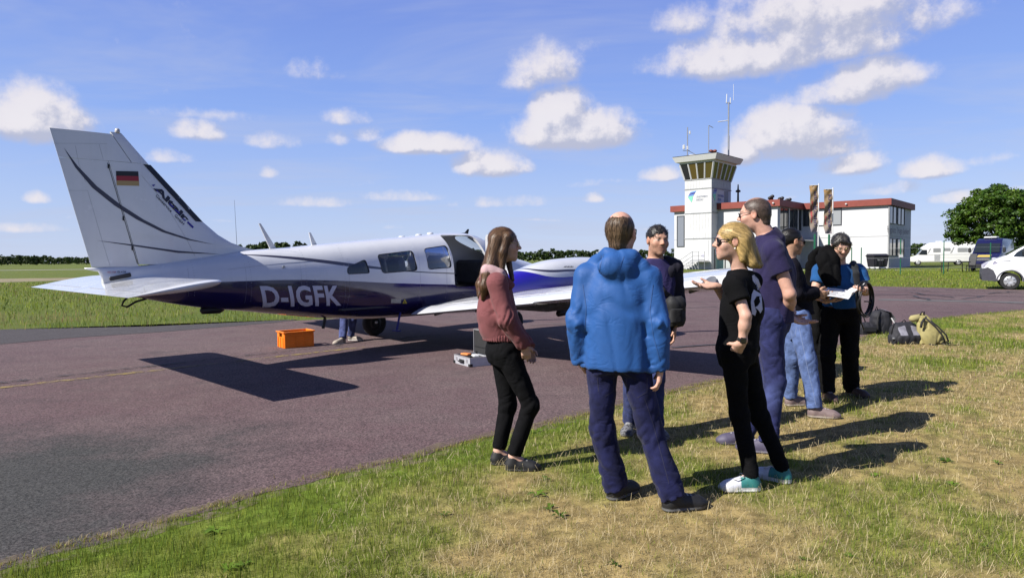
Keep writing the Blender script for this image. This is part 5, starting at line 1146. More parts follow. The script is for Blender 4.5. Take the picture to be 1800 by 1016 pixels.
# ================================================================ people: implicit surfaces meshed with surface nets
npv = lambda v: np.array(v, float)
def nrm(v): v = npv(v); return v / (np.linalg.norm(v) + 1e-12)
class Field:
    def __init__(s): s.ops = []; s.disp = []
    def add(s, fn, lo, hi, k=.02, mode='u'): s.ops.append((fn, npv(lo), npv(hi), k, mode)); return s
    def bounds(s):
        u = [o for o in s.ops if o[4] == 'u']; return np.min([o[1] for o in u], 0) - .03, np.max([o[2] for o in u], 0) + .03
    def ev(s, P):
        if len(P) > 40000:                              # work in slabs so that each shape meets only the points near it
            key = np.floor(P[:, 2] / .04).astype(int); o = np.argsort(key, kind='stable'); cut = np.nonzero(np.diff(key[o]))[0] + 1; d = np.empty(len(P))
            for ix in np.split(o, cut): d[ix] = s.ev1(P[ix])
            return d
        return s.ev1(P)
    def ev1(s, P):
        d = np.full(len(P), 1.0); zl, zh = P[:, 2].min(), P[:, 2].max()
        for fn, lo, hi, k, mode in s.ops:
            m = .065 + k
            if lo[2] - m > zh or hi[2] + m < zl: continue
            i = np.nonzero(np.all((P > lo - m) & (P < hi + m), 1))[0]
            if not len(i): continue
            b = fn(P[i]); a = d[i]
            if mode == 'u': h = np.clip(.5 + .5 * (a - b) / k, 0, 1); d[i] = a + (b - a) * h - k * h * (1 - h)
            elif mode == 's': b = -b; h = np.clip(.5 - .5 * (a - b) / k, 0, 1); d[i] = a + (b - a) * h + k * h * (1 - h)
            else: d[i] = np.maximum(a, b)
        return d
    def full(s, P):
        d = s.ev(P)
        if s.disp:
            i = np.nonzero(np.abs(d) < .03)[0]
            for f in s.disp: d[i] += f(P[i])
        return d
    # ---- shapes
    def cone(s, a, b, ra, rb, k=.02, mode='u', flat=None, ends=(0, 0)):
        a, b = npv(a), npv(b); ba = b - a; L2 = ba @ ba; L = math.sqrt(L2); r = max(ra, rb)
        def fn(P):
            q = P - a; t = q @ ba / L2; tc = np.clip(t, -.3 if ends[0] else 0, 1.3 if ends[1] else 1); q = q - tc[:, None] * ba; rad = ra + (rb - ra) * np.clip(tc, 0, 1)
            if flat is not None:
                w, f = flat; c = q @ w; q = q + np.outer(c * (1 / f - 1), w); d = (np.linalg.norm(q, axis=1) - rad) * min(1, f)
            else: d = np.linalg.norm(q, axis=1) - rad
            if ends[0]: d = np.maximum(d, -t * L)
            if ends[1]: d = np.maximum(d, (t - 1) * L)
            return d
        rr = r * (max(1, flat[1]) if flat is not None else 1); return s.add(fn, np.minimum(a, b) - rr, np.maximum(a, b) + rr, k, mode)
    def ell(s, c, r, A=None, k=.02, mode='u'):
        c, r = npv(c), npv(r); A = np.eye(3) if A is None else A          # rows of A: local axes
        def fn(P):
            q = (P - c) @ A.T; k0 = np.linalg.norm(q / r, axis=1); k1 = np.linalg.norm(q / r ** 2, axis=1) + 1e-9; return k0 * (k0 - 1) / k1
        e = np.abs(A.T) @ r; return s.add(fn, c - e, c + e, k, mode)
    def loft(s, C, Wd, Dp, Lx, k=.02, e=2.4, mode='u'):
        C, Wd, Dp, Lx = (np.array(q, float) for q in (C, Wd, Dp, Lx)); n = len(C); A = nrm(C[-1] - C[0]); S = (C - C[0]) @ A
        ss = np.linspace(0, S[-1], 33)
        def cub(Y):
            Y = Y.reshape(n, -1); d = np.gradient(Y, S, axis=0); out = np.zeros((33, Y.shape[1])); i = np.clip(np.searchsorted(S, ss) - 1, 0, n - 2); h = (S[i + 1] - S[i])[:, None]; u = ((ss - S[i])[:, None]) / h
            return (1 + 2 * u) * (1 - u) ** 2 * Y[i] + u * (1 - u) ** 2 * h * d[i] + u * u * (3 - 2 * u) * Y[i + 1] + u * u * (u - 1) * h * d[i + 1]
        CC, WW, DD, LL = cub(C), np.maximum(cub(Wd)[:, 0], .02), np.maximum(cub(Dp)[:, 0], .02), cub(Lx)
        def fn(P):
            t = (P - C[0]) @ A; tc = np.clip(t, 0, S[-1]); I = lambda y: np.interp(tc, ss, y)
            c = np.stack([I(CC[:, j]) for j in range(3)], 1); l = np.stack([I(LL[:, j]) for j in range(3)], 1); l -= np.outer(l @ A, A); l /= np.linalg.norm(l, axis=1)[:, None] + 1e-9
            f = np.cross(A, l); q = P - c; w, dd = I(WW), I(DD); u = np.abs(np.sum(q * l, 1)) / w; v = np.abs(np.sum(q * f, 1)) / dd
            r = (u ** e + v ** e) ** (1 / e); return np.maximum((r - 1) * np.minimum(w, dd), np.maximum(t - S[-1], -t))
        m = max(Wd.max(), Dp.max()); return s.add(fn, C.min(0) - m, C.max(0) + m, k, mode)
    def plane(s, c, n):                                # keep the side the normal points away from
        c, n = npv(c), nrm(n); return s.add(lambda P: (P - c) @ n, [-9] * 3, [99] * 3, .001, 'i')
    def mesh(s, h):
        lo, hi = s.bounds(); nc = np.ceil((hi - lo) / (4 * h)).astype(int) + 1; H = 4 * h
        ax = [lo[i] + H * np.arange(nc[i] + 1) for i in range(3)]; G = np.stack(np.meshgrid(*ax, indexing='ij'), -1).reshape(-1, 3); D = s.ev(G).reshape(nc + 1); B = np.abs(D) < H * 1.5; sg = D < 0
        act = np.zeros(nc, bool); anyp = np.zeros(nc, bool); alln = np.ones(nc, bool)
        for dx in (0, 1):
            for dy in (0, 1):
                for dz in (0, 1):
                    sl = (slice(dx, nc[0] + dx), slice(dy, nc[1] + dy), slice(dz, nc[2] + dz)); act |= B[sl]; anyp |= ~sg[sl]; alln &= sg[sl]
        act |= anyp & ~alln & (D[:-1, :-1, :-1] < .5)
        fa = act.repeat(4, 0).repeat(4, 1).repeat(4, 2); nf = np.array(fa.shape); vm = np.zeros(nf + 1, bool)
        for dx in (0, 1):
            for dy in (0, 1):
                for dz in (0, 1): vm[dx:nf[0] + dx, dy:nf[1] + dy, dz:nf[2] + dz] |= fa
        idx = np.argwhere(vm); V = np.full(nf + 1, 1.0); V[vm] = s.full(lo + idx * h)
        off = [(x, y, z) for x in (0, 1) for y in (0, 1) for z in (0, 1)]; ci = np.argwhere(fa); cv = np.stack([V[ci[:, 0] + o[0], ci[:, 1] + o[1], ci[:, 2] + o[2]] for o in off], 1)
        neg = (cv < 0); sel = neg.any(1) & ~neg.all(1); ci, cv = ci[sel], cv[sel]; acc = np.zeros((len(ci), 3)); cnt = np.zeros(len(ci))
        for a in range(8):
            for b in range(a + 1, 8):
                oa, ob = npv(off[a]), npv(off[b])
                if np.abs(oa - ob).sum() != 1: continue
                va, vb = cv[:, a], cv[:, b]; m = (va < 0) != (vb < 0); t = np.where(m, va / np.where(m, va - vb, 1), 0); acc += np.where(m[:, None], oa + t[:, None] * (ob - oa), 0); cnt += m
        P = lo + (ci + acc / cnt[:, None]) * h; vid = np.full(nf, -1, np.int64); vid[ci[:, 0], ci[:, 1], ci[:, 2]] = np.arange(len(ci)); Q = []
        for axn in range(3):
            u, v = (axn + 1) % 3, (axn + 2) % 3; o = np.eye(3, dtype=int); c = ci; s0 = V[c[:, 0], c[:, 1], c[:, 2]] < 0; e = c + o[axn]; s1 = V[e[:, 0], e[:, 1], e[:, 2]] < 0; m = (s0 != s1) & (c[:, u] > 0) & (c[:, v] > 0); c = c[m]; f = s0[m]
            g = lambda w: vid[w[:, 0], w[:, 1], w[:, 2]]; q = np.stack([g(c), g(c - o[u]), g(c - o[u] - o[v]), g(c - o[v])], 1); ok = (q >= 0).all(1); q, f = q[ok], f[ok]; q[~f] = q[~f][:, ::-1]; Q.append(q)
        return P, np.concatenate(Q)
def finish(name, F, h, m, parent, root, col=None, smooth=1):
    P, Q = F.mesh(h)
    if smooth:                                          # one light relaxing pass
        for _ in range(smooth):
            acc = np.zeros_like(P); cnt = np.zeros(len(P))
            for a, b in ((0, 1), (1, 2), (2, 3), (3, 0)):
                np.add.at(acc, Q[:, a], P[Q[:, b]]); np.add.at(cnt, Q[:, a], 1); np.add.at(acc, Q[:, b], P[Q[:, a]]); np.add.at(cnt, Q[:, b], 1)
            P = P * .5 + acc / np.maximum(cnt, 1)[:, None] * .5
    me = raw_mesh(name, P - root, Q[:, ::1]); 
    if col is not None: set_col(me, np.clip(col(P), 0, 1) if callable(col) else np.tile(npv(col), (len(P), 1)))
    return link(name, me, m, parent)
def folds(A, scale, seed, stretch=(1, 1, .45), tilt=.45):
    """cloth creases: narrow valleys on the level lines of a stretched noise, over soft undulation"""
    out = []
    for sg, w in ((1, 1.0), (-.7, .8)):
        c, s_ = math.cos(tilt * sg), math.sin(tilt * sg); out.append((np.array([[c, 0, s_], [0, 1, 0], [-s_, 0, c]]), w))
    def f(P):
        r = A * 1.7 * (vnoise(P * scale * .55, seed + 7) - .5)
        for i, (Rm, w) in enumerate(out):
            q = (P @ Rm.T) * np.array(stretch) * scale; q = q + .45 * (vnoise(q * 1.7 + 3, seed + 20 + i)[:, None] - .5); n = vnoise(q, seed + i * 5); r = r + A * 1.15 * w * np.exp(-((2 * n - 1) / .2) ** 2) - A * .4 * w
        return r
    return f
def rings(c, ax, sig, A, lam, seed, rad=.16):
    """irregular creases round a limb at a joint"""
    c, ax = npv(c), nrm(ax)
    def f(P):
        q = P - c; t = q @ ax; i = np.nonzero(np.abs(t) < sig * 2.2)[0]; o = np.zeros(len(P))
        if not len(i): return o
        qq, tt = q[i], t[i]; e = qq - np.outer(tt, ax); r = np.linalg.norm(e, axis=1); e = e / (r[:, None] + 1e-6); w = np.exp(-(tt / sig) ** 2) * (r < rad)
        n = vnoise(np.stack([e[:, 0] * 1.1 + seed, e[:, 1] * 1.1, tt / lam + e[:, 0] * .9 + e[:, 2]], 1), seed); o[i] = A * w * (1.5 * np.exp(-((2 * n - 1) / .24) ** 2) - .45); return o
    return f
SK = {'fair': npv((.60, .36, .27)), 'pink': npv((.64, .36, .27)), 'tan': npv((.47, .27, .175)), 'warm': npv((.52, .29, .2))}
M_SKIN = mat('skin', attr='Col', rough=.55, var=.1, vscale=45, bump=.14, bscale=300, sss=.08, spec=.35)
M_HAIR = mat('hair', attr='Col', rough=.42, var=.2, vscale=40, bump=.3, bscale=160, stretch=(3, 3, .35), spec=.4)
M_DENIM = mat('denim', attr='Col', rough=.85, var=.32, vscale=16, bump=.35, bscale=600, spec=.2, sheen=.05, wrinkle=.18)
M_BLACK = mat('black cloth', attr='Col', rough=.9, var=.2, vscale=12, bump=.2, bscale=500, spec=.12, wrinkle=.18)
M_CLOTH = mat('woven cloth', attr='Col', rough=.85, var=.1, vscale=12, bump=.25, bscale=500, spec=.22, sheen=.06, wrinkle=.14)
M_SHELL = mat('softshell', attr='Col', rough=.62, var=.07, vscale=9, bump=.15, bscale=420, spec=.3, sheen=.04, wrinkle=.12)
M_SHOE = mat('shoe', attr='Col', rough=.6, var=.14, vscale=30, bump=.3, bscale=300)
M_FRM = mat('spectacle frame', (.03, .028, .03), .3); M_GOLD = mat('thin gold frame', (.5, .38, .2), .3, .9); M_LENS = glass_mat('clear lens', (.93, .93, .94), .04); M_SUNG = mat('sunglass lens', (.012, .01, .012), .06, spec=.8)

class Person:
    def __init__(s, label, Y0, H, base, group='people talking on the grass by the apron'):
        s.Y = Y0; s.H = H; s.k = H / 1.75; s.J = {}; b = gnd(*base); s.root = npv((b.x, b.y, 0)); s.o = empty('person', tuple(s.root), 0, label, 'person', group)
    def j(s, **kw):
        for n, (x, y, d) in kw.items(): s.J[n] = npv(at(x, y, s.Y + d))
        return s
    def out(s, name, F, h, m, col, smooth=1): return finish(name, F, h, m, s.o, s.root, col, smooth)
    # ---- skin
    def head_frame(s, f, pitch=0.0, roll=0.0, sc=1.0):
        f = nrm([f[0], f[1], 0]); u = npv((0, 0, 1)); r = np.cross(f, u); c, sn = math.cos(pitch), math.sin(pitch); f2 = f * c - u * sn; u2 = u * c + f * sn; c, sn = math.cos(roll), math.sin(roll); r2 = r * c + u2 * sn; u3 = u2 * c - r * sn
        s.hA = np.array([r2, f2, u3]); s.hs = sc * s.k ** .4 * 1.0; s.hc = s.J['head']
    def hp(s, p): return s.hc + (npv(p) * s.hs) @ s.hA
    def hl(s, P): return ((P - s.hc) @ s.hA.T) / s.hs
    def hand(s, F, w, d, n, th, curl=.5, spread=.0, sc=1.0, fist=None):
        d = nrm(d); n = npv(n); n = nrm(n - d * (n @ d)); l = npv(th); l = nrm(l - d * (l @ d) - n * (l @ n)); w = npv(w); q = sc
        F.cone(w - d * .02, w + d * .03 * q, .027 * q, .026 * q, .015, flat=(n, .72))
        for i in range(4):
            kx = .031 - i * .0205; b = w + (d * (.088 - .006 * abs(i - 1)) + l * kx) * q; F.cone(w + (d * .02 + l * kx * .55) * q, b, .0155 * q, .0125 * q, .012)
            a = 0.0; p = b; fd = nrm(d + l * spread * (1.5 - i) * .25)
            for L, r0, r1, bend in ((.043, .0105, .0095, .55), (.027, .0095, .0085, .9), (.021, .0085, .007, .7)):
                a += curl * bend * (1 + .12 * i); L *= (.92, 1.04, .98, .8)[i] * q; e = p + (fd * math.cos(a) + n * math.sin(a)) * L; F.cone(p, e, r0 * q, r1 * q, .004); p = e
        b = w + (d * .028 + l * .026) * q; e = b + nrm(d * .62 + l * .68 + n * .35) * .046 * q; F.cone(w + (d * .005 + l * .012) * q, b, .017 * q, .016 * q, .012); F.cone(b, e, .0145 * q, .0115 * q, .01); e2 = e + nrm(d * .85 + l * .25 + n * (.35 + curl * .4)) * .034 * q; F.cone(e, e2, .0112 * q, .0085 * q, .004)
    def body(s, skin, hands, fem=False, eyes=True, beard=0.0, stub=0.0, brow=(.09, .06, .04), scalp=None, lips=(.42, .17, .14), h=.0058, blush=.0, bare_ankle=False):
        F = Field(); J, k = s.J, s.k; A = s.hA; hs = s.hs; HP = s.hp
        E = lambda c, r, kk=.02, mode='u': F.ell(HP(c), npv(r) * hs, A, kk, mode)
        Cn = lambda a, b, ra, rb, kk=.015, mode='u': F.cone(HP(a), HP(b), ra * hs, rb * hs, kk, mode)
        E((0, -.012, .032), (.0755, .096, .087)); E((0, .03, -.02), (.064, .068, .085), .03); E((0, .042, -.072), (.05 if not fem else .045, .048, .042), .03); E((0, .077, -.099), (.021 if not fem else .016, .016, .017), .02)
        Cn((-.028, .084, .024), (.028, .084, .024), .011 if not fem else .008, .011 if not fem else .008)
        for x in (-1, 1):
            E((x * .031, .104, .005), (.019, .017, .0115), .012, 's'); E((x * .0315, .077, .005), (.0135,) * 3, .004); E((x * .042, .06, -.026), (.026, .024, .026), .02); E((x * .0115, .099, -.026), (.009, .011, .0075), .008)
            E((x * .0785, -.008, -.004), (.0095, .021, .033), .006); E((x * .0895, -.004, .0), (.0065, .012, .02), .004, 's')
        Cn((0, .088, .016), (0, .113, -.02), .0075, .0115, .01); Cn((-.019, .085, -.0535), (.019, .085, -.0535), .0075, .0075, .008); Cn((-.015, .085, -.0655), (.015, .085, -.0655), .0085, .0085, .008); Cn((-.022, .098, -.0592), (.022, .098, -.0592), .0035, .0035, .004, 's')
        nb = J['neck']; F.cone(HP((0, -.022, -.055)), nb + npv((0, 0, .0)), (.05 if fem else .058) * hs, (.05 if fem else .06) * k, .03)
        P, C = J['pelvis'], J['chest']; hx = nrm(J['hipR'] - J['hipL']); sx = nrm(J['shR'] - J['shL']); up = npv((0, 0, 1)); g = k * (.9 if fem else 1.0)
        F.loft([P - up * .07 * k, P + up * .02 * k, P * .55 + C * .45, C, C * .35 + nb * .65 - up * .02, nb], npv([.13, .155, .12, .145, .14, .05]) * g, npv([.09, .10, .085, .10, .085, .05]) * g, [hx, hx, nrm(hx + sx), sx, sx, sx], .03)
        for sd in 'RL':
            sh, el, wr = J['sh' + sd], J['el' + sd], J['wr' + sd]; hp_, kn, an = J['hip' + sd], J['kn' + sd], J['an' + sd]; a = k * (.82 if fem else 1)
            F.cone(nb - up * .03, sh, .05 * k, .05 * a, .04); F.cone(sh, el, .05 * a, .04 * a, .03); F.cone(el, el + (wr - el) * .35, .04 * a, .0425 * a, .02); F.cone(el + (wr - el) * .3, wr, .042 * a, .0285 * a, .02)
            F.cone(hp_, kn, .07 * k, .046 * k, .03); F.cone(kn, kn + (an - kn) * .4, .044 * k, .043 * k, .02); F.cone(kn + (an - kn) * .35, an, .043 * k, .031 * k, .02)
            fd = s.feet[sd][1]; F.cone(an, an + fd * .09 - up * .055 * k, .033, .026, .02); F.cone(an - up * .055 * k, an + fd * .12 - up * .062 * k, .024, .02, .02)
            if hands.get(sd): s.hand(F, wr, **hands[sd])
        base = SK[skin]
        def col(Pt):
            c = np.tile(base, (len(Pt), 1)); q = s.hl(Pt); x, y, z = q.T; ax = np.abs(x); inh = (z > -.13) & (z < .14) & (np.abs(y) < .14) & (ax < .11)
            def mixc(m, cc, f=1.0): m = (m * f * inh)[:, None]; c[:] = c * (1 - m) + npv(cc) * m
            G = lambda d, w: np.exp(-(d / w) ** 2)
            c[:] = c * (1 + .12 * (fbm(Pt * 40, 5, 2)[:, None] - .5)); mixc(G(ax - .04, .022) * G(z + .03, .022) * (y > .03), base * npv((1.05, .78, .72)), .45 + blush); mixc(G(x, .014) * G(z + .02, .016) * (y > .09), base * npv((1.05, .78, .74)), .5); mixc((ax > .07) * G(z, .04), base * npv((1.05, .75, .68)), .5)
            if beard or stub:
                m = np.clip((-.028 - z + .25 * np.maximum(0, ax - .03)) / .018, 0, 1) * (y > -.012) * (z > -.125) * (1 - G(ax, .02) * G(z + .06, .01) * .8); m = np.maximum(m, G(ax, .03) * G(z + .04, .008) * (y > .07)); n = fbm(Pt * 120, 8, 2); mixc(m, npv((.19, .17, .16)) if beard else base * .42, (beard if beard else stub) * 1.0); c[:] *= (1 - .25 * (m * (n - .5) * inh))[:, None]
            mixc(G(ax, .022) * G(z + .0535, .0055) * (y > .07), lips, .75); mixc(G(ax, .018) * G(z + .066, .0065) * (y > .07), npv(lips) * 1.15, .75); mixc(G(ax, .023) * G(z + .0594, .0028) * (y > .07), npv(lips) * .3, .8)
            mixc(np.clip(1 - np.abs(ax - .034) / .022, 0, 1) ** .4 * G(z - .026 - .1 * (ax - .034) * (ax > .034), .0055) * (y > .05), brow, .9)
            if eyes: mixc(G(ax - .0315, .0145) * G(z - .005, .0062) * (y > .06), (.55, .5, .47), .9); mixc(G(ax - .031, .0062) * G(z - .0045, .006) * (y > .06), (.03, .022, .018), 1.0); mixc(G(ax - .0315, .018) * G(z - .0118, .003) * (y > .05), (.05, .03, .025), .85); mixc(G(ax - .0315, .016) * G(z + .004, .0028) * (y > .05), base * .5, .6)
            if scalp is not None: sc_, amt, fn = scalp; mixc(np.clip(fn(x, y, z), 0, 1), sc_, amt)
            return c
        return s.out('body', F, h, M_SKIN, col)
    # ---- clothes
    def top(s, name, m, col, W, D, hem, sleeve=1.0, rs=(.07, .056, .05), fold=.006, h=.0075, neck=(.075, .07), seed=1, k=.035, extra=None, smooth=1, hemdrop=0.0, shoulder=.062, fscale=7):
        """W, D half width and depth at hem, waist, chest, yoke; hem as height over the hip joint"""
        F = Field(); J = s.J; K = s.k; P, C, nb = J['pelvis'], J['chest'], J['neck']; up = npv((0, 0, 1)); hx = nrm(J['hipR'] - J['hipL']); sx = nrm(J['shR'] - J['shL'])
        for sd in 'RL':
            sh, el, wr = J['sh' + sd], J['el' + sd], J['wr' + sd]; F.cone(nb - up * .035 * K, sh + (sh - nb) * .02, .055 * K, shoulder * K, .04)
            if sleeve <= 1 and sleeve < .99: e = sh + (el - sh) * (sleeve * 2); F.cone(sh, e, shoulder * K, rs[1] * K, .03, ends=(0, 1))
            else: F.cone(sh, el, shoulder * K, rs[1] * K, .03); F.cone(el, el + (wr - el) * 1.02, rs[1] * K, rs[2] * K, .025, ends=(0, 1))
        b = P + up * hem; F.loft([b, P * .6 + C * .4, C, C * .4 + nb * .6 - up * .01, nb + up * .015], npv([W[0], W[1], W[2], W[3], neck[0]]) * K, npv([D[0], D[1], D[2], D[3], neck[1]]) * K, [hx, nrm(hx + sx), sx, sx, sx], k)
        if extra: extra(F)
        F.disp.append(folds(fold, fscale, seed)); 
        for sd in 'RL':
            if sleeve >= 1: F.disp.append(rings(J['el' + sd], J['wr' + sd] - J['sh' + sd], .09, fold * .9, .05, seed + 3, .1)); F.disp.append(rings(J['wr' + sd], J['wr' + sd] - J['el' + sd], .07, fold * .7, .035, seed + 5, .09))
        return s.out(name, F, h, m, col, smooth)
    def trousers(s, m, col, r, hem=.035, waist=.1, W=(.165, .155), D=(.125, .115), fold=.004, h=.0078, seed=2, stack=.004, name='trousers', smooth=1, kneer=None):
        """r: thigh, knee, hem radii"""
        F = Field(); J = s.J; K = s.k; P = J['pelvis']; up = npv((0, 0, 1)); hx = nrm(J['hipR'] - J['hipL'])
        for sd in 'RL':
            hp_, kn, an = J['hip' + sd], J['kn' + sd], J['an' + sd]; e = an + nrm(kn - an) * hem; F.cone(hp_ + (hp_ - P) * .05, kn, r[0] * K, r[1] * K, .03); F.cone(kn, e, r[1] * K, r[2] * K, .035, ends=(0, 1))
        F.loft([P - up * .1 * K, P - up * .03 * K, P + up * waist], npv([W[0] * .82, W[0], W[1]]) * K, npv([D[0] * .85, D[0], D[1]]) * K, [hx, hx, hx], .045)
        F.disp.append(folds(fold, 9, seed, (1, 1, .7), .8))
        for sd in 'RL':
            hp_, kn, an = J['hip' + sd], J['kn' + sd], J['an' + sd]; F.disp.append(rings(kn, an - hp_, .1, fold * 1.1, .055, seed + 1, .12)); F.disp.append(rings(an + (kn - an) * .12, kn - an, .1, stack, .042, seed + 2, .12)); F.disp.append(rings(hp_, kn - hp_, .08, fold, .05, seed + 4, .15))
        return s.out(name, F, h, m, col, smooth)
    def shoes(s, up_col, sole_col, L=.275, h=.0055, colfn=None, soleh=.024, sock=None):
        for sd in 'RL':
            heel, fd = s.feet[sd]; fd = nrm(fd); lat = np.cross(npv((0, 0, 1)), fd); o = npv((heel[0], heel[1], .0)); q = L / .275; F = Field(); A = np.array([fd, lat, [0, 0, 1.0]]); T = lambda p: o + npv(p) * q @ A
            F.cone(T((.048, 0, .038)), T((.2, .004, .034)), .041 * q, .045 * q, .02); F.ell(T((.205, .004, .03)), npv((.068, .047, .036)) * q, A, .02); F.ell(T((.045, 0, .045)), npv((.045, .036, .052)) * q, A, .02)
            F.cone(T((.075, 0, .078)), T((.165, .002, .05)), .036 * q, .032 * q, .025); F.cone(T((.05, 0, .06)), T((.06, 0, .108)), .038 * q, .04 * q, .02, ends=(0, 1)); F.cone(T((.055, 0, .1)), T((.06, 0, .14)), .031 * q, .031 * q, .003, 's', ends=(0, 1))
            F.cone(T((.045, 0, .014)), T((.205, .004, .014)), .046 * q, .05 * q, .004, flat=(npv((0, 0, 1)), .3)); F.plane(o + npv((0, 0, .003)), (0, 0, -1))
            def col(P):
                l = (P - o) @ A.T / q; c = np.tile(npv(up_col), (len(P), 1))
                if colfn: c = colfn(l, c)
                lc = (np.abs(np.mod(l[:, 0], .022) - .011) < .004) & (l[:, 0] > .1) & (l[:, 0] < .18) & (np.abs(l[:, 1]) < .018) & (l[:, 2] > .05); c[lc] = c[lc] * .4 + .35
                c[l[:, 2] < soleh] = sole_col; return c
            s.out('shoe', F, h, M_SHOE, col)
    def glasses(s, frame, lens, sun=False, w=.03, hgt=.019, rimless=False):
        k = s.hs; g = MB(); Y = .1 if sun else .104; HPv = lambda p: Vector(s.hp(p) - s.root); tr = .0022 * (1.5 if sun else 1)
        for x in (-1, 1):
            P = [HPv((x * .034 + w * math.cos(a) * (1 if math.cos(a) * x > 0 else .95), Y - .006 * abs(math.cos(a)) - .25 * max(0, x * .034 * x + x * w * math.cos(a) - .045) , .004 + hgt * math.sin(a))) for a in np.linspace(0, 2 * math.pi, 19)[:-1]]
            g.tube(P, tr, 5, closed=True); g.tube([HPv((x * .064, Y - .008, .012)), HPv((x * .077, .06, .014)), HPv((x * .08, .0, .012)), HPv((x * .078, -.012, .0))], tr * 1.1, 5)
        g.tube([HPv((-.008, Y, .008)), HPv((0, Y + .003, .011)), HPv((.008, Y, .008))], tr, 5); G = g.build('glasses', frame, s.o, True)
        for x in (-1, 1):
            P = [HPv((x * .034 + w * math.cos(a), Y - .006 * abs(math.cos(a)) - .25 * max(0, x * .034 * x + x * w * math.cos(a) - .045), .004 + hgt * math.sin(a))) for a in np.linspace(0, 2 * math.pi, 19)[:-1]]
            MB().add(P, [tuple(range(18))]).build('lens', lens, G)
    def hair(s, col, build, seed=1, amp=.004, h=.006, freq=(70, 9, 22), vary=.5, axis=None, strands=None):
        """hair mass plus fine locks that follow the flow over its surface"""
        F = Field(); build(F); Lf = (lambda P: s.hl(P)) if axis is None else axis
        st = lambda P: fbm(Lf(P) * np.array(freq), seed, 2)
        F.disp.append(lambda P: amp * (st(P) - .5) * 2)
        def c(P):
            n = st(P); n2 = fbm(Lf(P) * np.array(freq) * np.array((2.2, 1, 2.2)), seed + 4, 2); return npv(col)[None] * (1 + vary * ((n - .5) * 2.2 + (n2 - .5) * 1.4))[:, None]
        P, Q = F.mesh(h); C = np.clip(c(P), .002, 1)
        n, L, w, flow, lift = strands or (500, .05, .0016, (lambda q: npv((0, -.6, -.8))), .002)
        bv = BVHTree.FromPolygons([tuple(v) for v in P], [tuple(q) for q in Q]); r = np.random.default_rng(seed); VV, QQ, CC = [P], [Q], [C]; k = len(P)
        for i in r.choice(len(P), n):
            p = Vector(P[i]); ln = L * r.uniform(.5, 1.2); m = 7; pts = []; off = lift * (r.uniform(.3, 1.0) if r.uniform() < .9 else r.uniform(1, 2.6))
            for j in range(m):
                loc, nn, _, _ = bv.find_nearest(p); g = Vector(flow(s.hl(np.array([loc]))[0]) @ s.hA); g = g - nn * g.dot(nn)
                if g.length < 1e-5: break
                g.normalize(); up = off * (1 if j < m - 2 else .6); pts.append((loc + nn * up, nn.cross(g)))
                p = loc + g * (ln / m) + nn * .0005
            if len(pts) < 3: continue
            tone = r.uniform(.55, 1.5); ww = w * r.uniform(.7, 1.5)
            V = []
            for j, (q, sd) in enumerate(pts): a = ww * (1 - .85 * (j / (len(pts) - 1)) ** 2); V += [q - sd * a, q + sd * a]
            VV.append(np.array([tuple(v) for v in V])); QQ.append(np.array([[k + 2 * j, k + 2 * j + 1, k + 2 * j + 3, k + 2 * j + 2] for j in range(len(pts) - 1)])); CC.append(np.tile(np.clip(npv(col) * tone, 0, 1), (len(V), 1))); k += len(V)
        me = raw_mesh('hair', np.concatenate(VV) - s.root, np.concatenate(QQ)); set_col(me, np.concatenate(CC)); return link('hair', me, M_HAIR, s.o)
# ---------------------------------------------------------------- the individuals
def foot(p, sd, px, py, d):
    if not hasattr(p, 'feet'): p.feet = {}
    d = nrm([d[0], d[1], 0]); h = npv(gnd(px, py)); p.feet[sd] = (h, d); p.J['an' + sd] = h + d * .058 * p.k + npv((0, 0, .1 * p.k))
def hd(sd, d, n, curl=.45, sc=1.0, spread=.3): d = nrm(d); c = np.cross(d, nrm(n)); return dict(d=d, n=n, th=c if sd == 'R' else -c, curl=curl, sc=sc, spread=spread)
def stick(p, ob, polys, name, m, off=.004, cell=3.0):
    """flat print laid on a garment: outlines given as photo pixels, dropped onto the garment's surface"""
    me = ob.data; mw = p.root; n = len(me.vertices); co = np.zeros(n * 3); me.vertices.foreach_get('co', co); co = co.reshape(-1, 3) + mw; bv = BVHTree.FromPolygons([tuple(v) for v in co], [tuple(q.vertices) for q in me.polygons])
    bm = bmesh.new()
    for poly in polys:
        f = bm.faces.new([bm.verts.new((x, y, 0)) for x, y in poly]); bmesh.ops.triangulate(bm, faces=[f])
    for _ in range(5):
        le = [e for e in bm.edges if e.calc_length() > cell]
        if not le: break
        bmesh.ops.subdivide_edges(bm, edges=le, cuts=1); bmesh.ops.triangulate(bm, faces=[f for f in bm.faces if len(f.verts) > 3])
    C = Vector((0, 0, CAMH)); dead = []
    for v in bm.verts:
        d = ray(v.co.x, v.co.y).normalized(); hit = bv.ray_cast(C, d)[0]
        if hit is None: dead.append(v)
        else: v.co = hit - d * off - Vector(p.root)
    bmesh.ops.delete(bm, geom=dead, context='VERTS'); M2 = bpy.data.meshes.new(name); bm.to_mesh(M2); bm.free(); return link(name, M2, m, ob, True)
def band(p, pts, r, name, m, col=None, flat=None, k=.01, h=.006):
    F = Field()
    for a, b in zip(pts[:-1], pts[1:]): F.cone(a, b, r, r, k, flat=flat)
    return p.out(name, F, h, m, col if col is not None else (.02, .02, .022))
UP = npv((0, 0, 1))
def face_cut(F, p, c=(0, .13, -.045), r=(.072, .085, .115), k=.006): F.ell(p.hp(c), npv(r) * p.hs, p.hA, k, 's')
def ear_cut(F, p):
    for x in (-1, 1): F.ell(p.hp((x * .09, -.004, -.012)), npv((.03, .026, .04)) * p.hs, p.hA, .006, 's')

